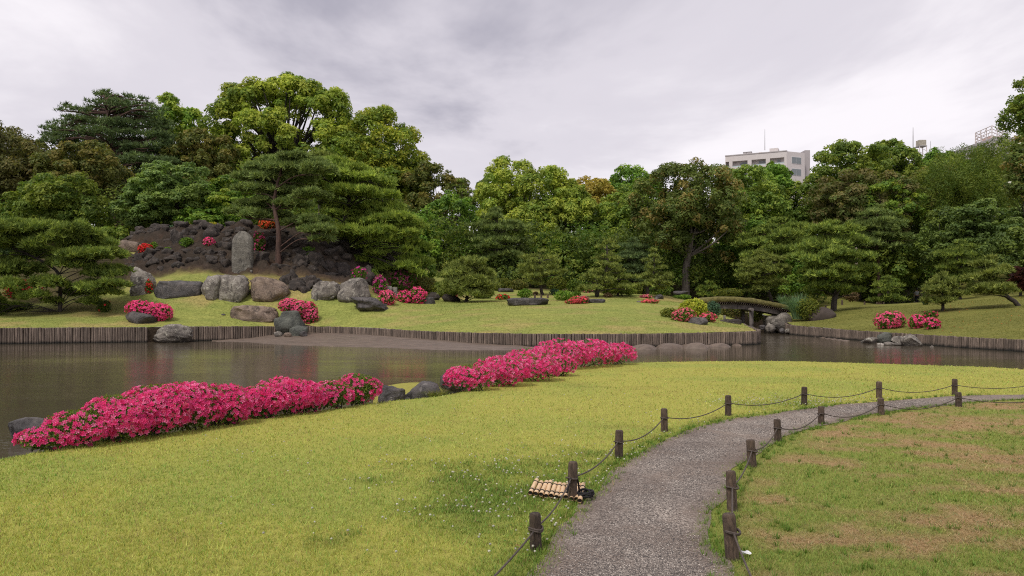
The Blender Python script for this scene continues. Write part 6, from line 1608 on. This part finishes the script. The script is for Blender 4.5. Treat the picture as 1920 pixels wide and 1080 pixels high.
# pampas tuft
def tuft(name, px, py, wpx, hpx, D, P_, label, nb, wd, near=None, cat="grass tuft", arch=.75):
    rng = np.random.default_rng(int(px)); b = P(px, py, D) if near is None else near; H = hpx / F * D; W = wpx / F * D / 2
    a = rng.uniform(0, 6.283, nb); q = np.sqrt(rng.uniform(0, 1, nb)); s0 = b + np.stack([np.cos(a) * q * W * .35, np.sin(a) * q * W * .35, np.zeros(nb)], 1)
    o_ = nrm(np.stack([np.cos(a), np.sin(a), np.zeros(nb)], 1)); ln = rng.uniform(.6, 1.05, nb)[:, None]; sp = rng.uniform(.3, 1.0, nb)[:, None]
    side = nrm(np.cross(o_, np.array([0, 0, 1.0])) + rng.normal(size=(nb, 3)) * .3) * wd
    rows = []
    for t_ in (0, .35, .7, 1.0):
        p = s0 + o_ * W * sp * t_ ** 1.5 + np.array([0, 0, 1.0]) * H * ln * (t_ - arch * .62 * sp * t_ ** 2.6)
        ww = 1 - t_ * .85
        rows.append(np.stack([p - side * ww, p + side * ww], 1))
    v = np.concatenate(rows, 1).reshape(-1, 3); i = np.arange(nb) * 8
    f = np.vstack([np.stack([i + 2 * k, i + 2 * k + 1, i + 2 * k + 3, i + 2 * k + 2], 1) for k in range(3)])
    mb = MB(); mb.add(v, f, np.repeat(palcol(P_, nb, rng), 8, 0))
    return tag(mb.build(name, LEAF, origin=b), label, cat)
tuft("pampas_tuft", 1496, 598, 52, 58, 54.6, Z['pampas'], "tall fountain of green pampas blades at the right bridge end", 900, .018)
tuft("reed_tuft", 1467, 572, 26, 26, 60, Z['pampas'], "thin blue green reeds behind the right end of the bridge", 260, .016)
tuft("sedge_tuft", 812, 742, 60, 30, 13.3, pal((.24, .27, .06), (.16, .22, .05), (.35, .3, .12)), "bushy sedge tuft between the smooth rock and the far azalea bank", 420, .0045, near=G(812, 741) + np.array([0, .25, -.1]), arch=.9)
bush("soil_mound", 1547, 594, 2, 2, 54, Z['rust'] * .4, "bare dark soil heap at the foot of the leaning pine") if False else None
sm = P(1546, 594, 53.4); mb = MB(); vI, fI = ico(4); vv = vI * np.array([1.1, .8, .72]); vv = vv * (1 + (fbm(vI * 3, 4) - .5) * .25)[:, None]; vv[:, 2] -= .05
SOIL = plain("dark_soil", (.06, .045, .037), .95, 0, .3, 4)
mb.add(vv + sm + np.array([0, .6, 0]), fI); tag(mb.build("soil_mound", SOIL, smooth=True, origin=sm), "bare dark soil heap at the foot of the leaning pine", "soil heap")
# ------------------------------------------------------------ near azalea banks
def flower_tmpl():
    """funnel of five petals, radius 1, facing +Z: vertices, faces, inner mask"""
    v = [(0, 0, -.25)]; f = []; inner = [1.0]
    for k in range(5):
        a = k * 2 * math.pi / 5
        for (da, r, z) in ((-.50, .55, .08), (-.34, .92, .22), (0, 1.05, .16), (.34, .92, .22), (.50, .55, .08)):
            v.append((r * math.cos(a + da), r * math.sin(a + da), z)); inner.append(.35 if r < .6 else 0)
        b = 1 + k * 5
        f += [(0, b, b + 2, b + 4), (b, b + 1, b + 2), (b + 2, b + 3, b + 4)]
    return np.array(v), f, np.array(inner)
FV, FF, FI = flower_tmpl()
FQ = np.array([q for q in FF if len(q) == 4]); FT = np.array([q for q in FF if len(q) == 3])
def flower_bases(rng, k):
    return None
def put_flowers(mb, pos, nor, rad, cols, rng):
    k = len(pos); r = rng.normal(size=(k, 3)); t = nrm(np.cross(nor, r)); b = np.cross(nor, t)
    v = pos[:, None] + rad[:, None, None] * (FV[None, :, 0, None] * t[:, None] + FV[None, :, 1, None] * b[:, None] + FV[None, :, 2, None] * nor[:, None])
    m_ = len(FV); off = (np.arange(k) * m_)[:, None, None]
    c = cols[:, None, :] * (1 - FI[None, :, None]) + (cols[:, None, :] * np.array([.8, .45, .65])) * FI[None, :, None]
    base = mb.n; mb.v.append(v.reshape(-1, 3)); mb.c.append(c.reshape(-1, 3)); mb.n += k * m_
    mb.f.append((FQ[None] + off).reshape(-1, 4) + base); mb.f.append((FT[None] + off).reshape(-1, 3) + base)
def blossom_mesh(seed, col):
    rng = np.random.default_rng(seed); mb = MB()
    put_flowers(mb, np.zeros((1, 3)), np.array([[0, 0, 1.0]]), np.array([1.0]), np.array([col]), rng)
    o = mb.build("blossom", PETAL); me = o.data; bpy.data.objects.remove(o); return me
PK = [(.86, .080, .31), (.88, .13, .38), (.78, .05, .23), (.90, .27, .49), (.85, .095, .33)]
BLM = [blossom_mesh(k, c_) for k, c_ in enumerate(PK)]
def azalea_bank(label, lobes, nflow, nleaf, bare, seed, single=0, fr=.026):
    """lobes: (px, py of foot, half width px, height px)"""
    rng = np.random.default_rng(seed); L_ = []
    for (px, py, hw, hp) in lobes:
        g = G(px, py); D = g[1]; L_.append((g, hw * D / F, hp * D / F))
    root = thing("azalea_bush", tuple(L_[len(L_) // 2][0]), label, "azalea", "pink azalea banks along the near shore")
    C_ = np.array([g + np.array([0, w_ * .75, h_ * .50]) for g, w_, h_ in L_]); R_ = np.array([(w_ * 1.08, w_ * .82, h_ * .555) for g, w_, h_ in L_])
    ar = R_[:, 0] * R_[:, 2]; ar = ar / ar.sum()
    def surf(n, lo, hi, front):
        i = rng.choice(len(C_), n, p=ar); d = nrm(rng.normal(size=(n, 3)) + np.array([0, -front, .22]))
        i = i[:len(d)]
        lump = 1 + (fbm(d * 2.2 + i[:, None] * 7.3, 3) - .5) * .38 + (fbm(d * 6 + i[:, None] * 3.1, 2) - .5) * .16
        p = C_[i] + d * R_[i] * (lump * rng.uniform(lo, hi, len(d)))[:, None]
        ins_ = np.zeros(len(p), bool)
        for k in range(len(C_)):
            e_ = np.linalg.norm((p - C_[k]) / R_[k], axis=1); ins_ |= (e_ < .80) & (i != k)
        return p[~ins_], d[~ins_], i[~ins_]
    p, d, i = surf(nleaf, .6, 1.02, .15)
    mb = MB(); leaf_quads(mb, p, nrm(d * .6 + np.array([0, 0, .45]) + rng.normal(size=p.shape) * .5), .036 * rng.uniform(.7, 1.4, len(p)), .45, palcol(PAL['azalea'] * 1.05, len(p), rng), rng)
    p, d, i = surf(int(nleaf * .22), 1.0, 1.08, -.2); k_ = d[:, 2] > .3; p, d = p[k_], d[k_]
    leaf_quads(mb, p, nrm(d * .3 + np.array([0, 0, .3]) + rng.normal(size=p.shape) * .7), .04 * rng.uniform(.7, 1.4, len(p)), .4, palcol(pal((.17, .22, .035), (.12, .17, .03), (.22, .25, .04)), len(p), rng), rng)
    mb.build("foliage", LEAF, root)
    p, d, i = surf(int(nflow * 1.9), .98, 1.07, .35)
    dens_ = .26 + .5 * fbm(p * 2.6, 3) + .42 * fbm(p * 7.0, 2)
    keep = dens_ + rng.uniform(-.1, .1, len(p)) > bare + .62 * np.clip(d[:, 2] * .8 + d[:, 1] * .9 - .62, 0, 1) + .45 * np.clip(d[:, 2] - .68, 0, 1) * (fbm(p * 1.3 + 5, 2) > .47)
    keep &= ~((d[:, 2] < -.12) & (rng.uniform(size=len(p)) < np.clip(-d[:, 2] * 1.5 - .1, 0, .95)))
    p, d = p[keep][:nflow], d[keep][:nflow]
    nn = nrm(d * .8 + np.array([0, -.25, .1]) + rng.normal(size=d.shape) * .38)
    pk = np.array(PK); cols = pk[rng.integers(0, len(pk), len(p))] * (1 + rng.normal(size=(len(p), 1)) * .09)
    rad = fr * rng.uniform(.78, 1.18, len(p))
    order = np.argsort(p[:, 1]) if single else np.arange(len(p)); p, nn, cols, rad = p[order], nn[order], cols[order], rad[order]
    rl_ = Vector(root.location)
    sel = np.arange(len(p)) < 0
    if single:
        w_ = rng.permutation(min(len(p), single * 3))[:single]; sel[w_] = True
        for j in np.where(sel)[0]:
            o = bpy.data.objects.new("blossom", BLM[int(rng.integers(0, 5))]); COL.objects.link(o); o.parent = root
            o.location = Vector(p[j]) - rl_; o.scale = (rad[j],) * 3
            o.rotation_mode = 'QUATERNION'; o.rotation_quaternion = Vector(nn[j]).to_track_quat('Z', 'Y')
    mb = MB(); put_flowers(mb, p[~sel], nn[~sel], rad[~sel], cols[~sel], rng)
    tag(mb.build("blossoms", PETAL, root), kind="stuff")
    mb = MB()
    for k in range(len(C_)):
        for _ in range(9):
            s0 = C_[k] + np.array([rng.uniform(-.6, .6) * R_[k, 0], rng.uniform(-.5, .3) * R_[k, 1], -R_[k, 2]]); e_ = C_[k] + nrm(rng.normal(size=3) + np.array([0, 0, .8])) * R_[k] * .8
            mb.tube([s0, (s0 + e_) / 2 + rng.normal(size=3) * .04, e_], [.012, .009, .004], 5, cap=False)
    tag(mb.build("stems", BARK, root), kind="stuff")
    return root
azalea_bank("longest near azalea bank, hot pink with green on its back, at the left edge", [(62, 848, 46, 40), (120, 843, 60, 62), (190, 834, 66, 80), (262, 822, 66, 88), (330, 811, 62, 84), (395, 802, 56, 72), (430, 797, 26, 44)], 4900, 21000, .60, 31, 280)
azalea_bank("rounded pink azalea mound in the middle of the near left bank", [(476, 787, 42, 58), (520, 781, 54, 64), (566, 775, 36, 54)], 2500, 10000, .57, 32)
azalea_bank("smaller pink azalea with green gaps ending at the dark shore rocks", [(612, 768, 40, 50), (664, 760, 42, 52)], 1000, 6500, .66, 33)
azalea_bank("pink azalea bank by the sedge tuft, nearer one of the far pair", [(878, 735, 44, 46), (940, 727, 52, 52), (1000, 717, 50, 48), (1046, 707, 34, 38)], 2600, 10000, .60, 34, fr=.030)
azalea_bank("pink azalea bank farthest along the near shore, before the water", [(1000, 700, 50, 44), (1058, 694, 52, 52), (1112, 690, 50, 48), (1158, 685, 36, 38)], 2600, 10000, .56, 35, fr=.032)

# small grass tongue behind the shore rocks
mb = MB(); rng = np.random.default_rng(4)
th = np.linspace(0, 2 * math.pi, 40, endpoint=False); cxy = np.array([-2.2, 16.0]); vv = [(cxy[0], cxy[1], -.12)]
for q, zq in ((.5, -.13), (.85, -.16), (1.0, -.26), (1.05, -.7)):
    for a_ in th: vv.append((cxy[0] + .72 * q * math.cos(a_), cxy[1] + 1.45 * q * math.sin(a_), zq))
f = [(0, 1 + i, 1 + (i + 1) % 40) for i in range(40)]
for l in range(3): f += [(1 + l * 40 + i, 1 + (l + 1) * 40 + i, 1 + (l + 1) * 40 + (i + 1) % 40, 1 + l * 40 + (i + 1) % 40) for i in range(40)]
mb.addm(vv, f, np.array([.42, .43, .12]))
tag(mb.build("grass_tongue", bpy.data.materials["lawn_soil"], smooth=True), "small tongue of lawn reaching into the pond behind the shore rocks", "lawn", kind="structure")

# ------------------------------------------------------------ near grass, clover, gravel
rng = np.random.default_rng(77)
def in_path(x, y, pad=0.0):
    m_ = np.zeros(len(x), bool); w_ = (y < 16)
    m_[w_] = inpoly(x[w_], y[w_], PATH_POLY); return m_
def blades(n, dlo, dhi, power):
    u = rng.uniform(0, 1, n); D = (dlo ** -power + u * (dhi ** -power - dlo ** -power)) ** (-1 / power)
    x = rng.uniform(0, 1, n) * (1.44 * D + 2.9) - (0.72 * D + 0.7)
    k = (D > 2); return x[k], D[k]
x, y = blades(540000, 4.2, 23.5, 1.25)
k = inpoly(x, y, NEAR_POLY); x, y = x[k], y[k]
fr_ = rng.uniform(size=len(x))
ip = in_path(x, y); dpth = dist_line(x, y, PATH_POLY)
k = ~(ip & (fr_ < np.clip(.35 + dpth * 4.5, 0, 1))); x, y = x[k], y[k]
z = nearz(x, y); k = z > -.55; x, y, z = x[k], y[k], z[k]
cb, clov, right, dry = patches(x, y)
gap = fbm2(x, y, 24.0, 3, 41); kk_ = rng.uniform(size=len(x)) < np.clip((gap - .30) * 7, .2, 1); x, y, z, cb, clov, right, dry = (q[kk_] for q in (x, y, z, cb, clov, right, dry))
n = len(x); D = np.hypot(x, y)
h = rng.uniform(.012, .03, n) * (1 + .55 * (rng.uniform(size=n) < .12)) * (1 + .35 * clov) * (1 - .3 * dry)
tall = rng.uniform(size=n) < .006; h = np.where(tall, h * 2.4, h)
lean_ = rng.normal(size=(n, 2)) * (.55 + .9 * dry[:, None]); wd = np.maximum(.002, .00042 * D) * rng.uniform(.7, 1.3, n) * (1 + 1.0 * clov)
a = rng.uniform(0, 6.283, n); sx, sy = np.cos(a) * wd, np.sin(a) * wd
b0 = np.stack([x - sx, y - sy, z - .002], 1); b1 = np.stack([x + sx, y + sy, z - .002], 1); tp = np.stack([x + lean_[:, 0] * h, y + lean_[:, 1] * h, z + h], 1)
jit = rng.uniform(size=n); cb = cb * (1 + rng.normal(size=(n, 1)) * .24).clip(.45, 1.6)
cb = np.where((jit < .13)[:, None], cb * np.array([.62, .95, .8]), cb); cb = np.where((jit > .93)[:, None], np.array([.42, .30, .15]) * rng.uniform(.5, 1.1, (n, 1)), cb)
cb = np.where(tall[:, None], np.array([.16, .27, .04]) * rng.uniform(.7, 1.2, (n, 1)), cb)
mb = MB(); mb.add(np.stack([b0, b1, tp], 1).reshape(-1, 3), np.arange(n * 3).reshape(-1, 3), np.repeat(cb, 3, 0))
tag(mb.build("lawn_grass", BLADE), "short grass blades of the near lawn", "grass", kind="stuff")
# tufts of coarser grass on the patchy lawn at the right
mb = MB(); nT = 420; yT = rng.uniform(4.3, 13, nT); xT = rng.uniform(0, 1, nT) * (.75 * yT)
xr = np.interp(yT, eR[:, 1], eR[:, 0]); k = (xT > xr + .1); xT, yT = xT[k], yT[k]
for ee_, sg in ((eL, -1), (eR, 1)):
    q_ = ee_[rng.integers(0, len(ee_), 330)] + np.stack([sg * rng.uniform(-.09, .16, 330), rng.uniform(-.05, .05, 330)], 1); q_ = q_[(q_[:, 1] > 4.2) & (q_[:, 1] < 13.5)]; xT = np.concatenate([xT, q_[:, 0]]); yT = np.concatenate([yT, q_[:, 1]])
for q in range(14):
    m_ = len(xT); a = rng.uniform(0, 6.283, m_); hh_ = rng.uniform(.025, .06, m_); r_ = rng.uniform(.0, .025, m_)
    c0 = np.stack([xT + r_ * np.cos(a), yT + r_ * np.sin(a), np.full(m_, .0)], 1); o_ = np.stack([np.cos(a), np.sin(a), np.zeros(m_)], 1) * hh_[:, None] * .6
    sd_ = np.stack([-np.sin(a), np.cos(a), np.zeros(m_)], 1) * .003
    v = np.stack([c0 - sd_, c0 + sd_, c0 + o_ + np.array([0, 0, 1.0]) * hh_[:, None]], 1)
    mb.add(v.reshape(-1, 3), np.arange(m_ * 3).reshape(-1, 3), np.repeat(np.array([.14, .24, .04]) * rng.uniform(.6, 1.3, (m_, 1)), 3, 0))
tag(mb.build("grass_tufts", BLADE), "coarser green grass tufts scattered over the patchy lawn", "grass", kind="stuff")
# clover heads
mb = MB(); vI, fI = ico(1); nC = 9000
yC = rng.uniform(4.8, 13.5, nC); xC = rng.uniform(-.55, .75, nC) * yC * .75
_, cl_, rt_, _ = patches(xC, yC); k = (rng.uniform(size=nC) < np.clip(cl_ * .5 + .03, 0, .6)) | ((np.hypot((xC - 4.9) / 1.6, (yC - 12.4) / .55) < 1) & (rng.uniform(size=nC) < .9)) | ((np.hypot((xC - 5.4) / 1.4, (yC - 15.2) / .5) < 1) & (rng.uniform(size=nC) < .8))
k &= ~in_path(xC, yC) & (rt_ < .5); xC, yC = xC[k], yC[k]; m_ = len(xC)
s_ = rng.uniform(.0065, .0115, m_); zC = rng.uniform(.03, .055, m_)
v = vI[None] * s_[:, None, None] * np.array([1, 1, .85]) + np.stack([xC, yC, zC], 1)[:, None]
mb.add(v.reshape(-1, 3), (fI[None] + (np.arange(m_) * len(vI))[:, None, None]).reshape(-1, 3), np.repeat(np.array([.62, .60, .52]) * rng.uniform(.7, 1.15, (m_, 1)), len(vI), 0))
tag(mb.build("clover_flowers", PETAL), "white clover heads scattered in the lawn", "clover", kind="stuff")
# clover leaves
nL = 26000; yL = rng.uniform(4.8, 13, nL); xL = rng.uniform(-.45, .8, nL) * yL * .7
_, cl_, rt_, _ = patches(xL, yL); k = (rng.uniform(size=nL) < cl_) & (rt_ < .5) & ~in_path(xL, yL); xL, yL = xL[k], yL[k]
mb = MB(); c0 = np.stack([xL, yL, rng.uniform(.008, .03, len(xL))], 1)
leaf_quads(mb, c0, nrm(np.array([0, 0, 1.0]) + rng.normal(size=c0.shape) * .35), .014 * rng.uniform(.7, 1.4, len(xL)), .8, np.array([.12, .23, .04]) * rng.uniform(.6, 1.4, (len(xL), 1)), rng)
tag(mb.build("clover_leaves", BLADE), "dark green clover leaves in the lawn beside the path", "clover", kind="stuff")
# loose gravel
GRAV, t, b, o = material("gravel_stone"); t.links.new(attr(t, 'col').outputs['Color'], b.inputs['Base Color']); b.inputs['Roughness'].default_value = .75
n = 52000; u = rng.uniform(size=n); y = (4.2 ** -1.4 + u * (14 ** -1.4 - 4.2 ** -1.4)) ** (-1 / 1.4); x = rng.uniform(0, 1, n) * (np.interp(y, eR[:, 1], eR[:, 0]) - np.interp(y, eL[:, 1], eL[:, 0]) + .3) + np.interp(y, eL[:, 1], eL[:, 0]) - .15
k = in_path(x, y); x, y = x[k], y[k]
dp_ = dist_line(x, y, PATH_POLY); patch = fbm2(x, y, 1.7, 4, 33)
k = rng.uniform(size=len(x)) < np.clip(dp_ / .3, .1, 1) * np.clip((.66 - patch) * 6, .15, 1); x, y = x[k], y[k]; n = len(x)
oc = np.array([(1, 0, 0), (-1, 0, 0), (0, 1, 0), (0, -1, 0), (0, 0, 1), (0, 0, -1)], float); of = np.array([(0, 2, 4), (2, 1, 4), (1, 3, 4), (3, 0, 4), (2, 0, 5), (1, 2, 5), (3, 1, 5), (0, 3, 5)])[:4]
s_ = rng.uniform(.0028, .006, n) * np.clip(y / 6.5, .9, 2); ang = rng.uniform(0, 6.28, n); ca, sa = np.cos(ang), np.sin(ang)
vv = oc[None] * rng.uniform(.6, 1.3, (n, 6, 1)) * s_[:, None, None] * np.array([1.2, .9, .6])
vx = vv[..., 0] * ca[:, None] - vv[..., 1] * sa[:, None]; vy = vv[..., 0] * sa[:, None] + vv[..., 1] * ca[:, None]
v = np.stack([vx + x[:, None], vy + y[:, None], vv[..., 2] + .013], -1)
g = rng.choice(4, n, p=(.4, .3, .2, .1)); gc = np.array([(.075, .066, .062), (.18, .152, .135), (.30, .255, .22), (.48, .43, .38)])[g] * rng.uniform(.75, 1.25, (n, 1))
mb = MB(); mb.add(v.reshape(-1, 3), (of[None] + (np.arange(n) * 6)[:, None, None]).reshape(-1, 3), np.repeat(gc, 6, 0))
tag(mb.build("loose_gravel", GRAV), "loose grey gravel stones strewn on the path", "gravel", kind="stuff")
# yellow leaves fallen on the right bank lawn
mb = MB(); n = 90; px = rng.uniform(1740, 1940, n); D = rng.uniform(38, 56, n); xx = (px - 960) / F * D
c0 = np.stack([xx, D, tz(xx, D) + .05], 1)
leaf_quads(mb, c0, nrm(np.array([0, -.4, 1.0]) + rng.normal(size=(n, 3)) * .4), .10 * rng.uniform(.6, 1.3, n), .6, np.array([.45, .2, .05]) * rng.uniform(.5, 1.3, (n, 1)), rng)
tag(mb.build("fallen_leaves", LEAF), "orange leaves fallen on the right bank lawn", "leaves", kind="stuff")
# short grass fringe hanging over the log walls and softening the far lawns
mb = MB()
n = 90000; px = rng.uniform(-60, 2000, n); D = rng.uniform(33.5, 58, n); xx = (px - 960) / F * D
k = inpoly(xx, D, [tuple(q[:2]) for q in edge] + [(60, 28), (170, 40), (170, 300), (-170, 300), (-170, 38)]); xx, D, px = xx[k], D[k], px[k]
k = ~((px > 230) & (px < 730) & (D > 51)); xx, D, px = xx[k], D[k], px[k]
zz_ = tz(xx, D); n = len(xx); hh_ = rng.uniform(.03, .08, n); a = rng.uniform(0, 6.283, n)
c0 = np.stack([xx, D, zz_ - .01], 1); sd_ = np.stack([np.cos(a), np.sin(a), 0 * a], 1) * .012
v = np.stack([c0 - sd_, c0 + sd_, c0 + np.stack([rng.normal(size=n) * .03, rng.normal(size=n) * .03, hh_], 1)], 1)
nv_ = fbm2(xx, D * 1.6, .28, 4, 1)[:, None]; cc_ = np.array([.285, .285, .08]) * (1 - nv_) + np.array([.19, .24, .06]) * nv_
cc_ = np.where((px > 1480)[:, None], np.array([.16, .17, .038]), cc_) * (1 + rng.normal(size=(n, 1)) * .15)
mb.add(v.reshape(-1, 3), np.arange(n * 3).reshape(-1, 3), np.repeat(cc_, 3, 0))
tag(mb.build("far_grass", BLADE), "short grass on the lawns across the pond", "grass", kind="stuff")
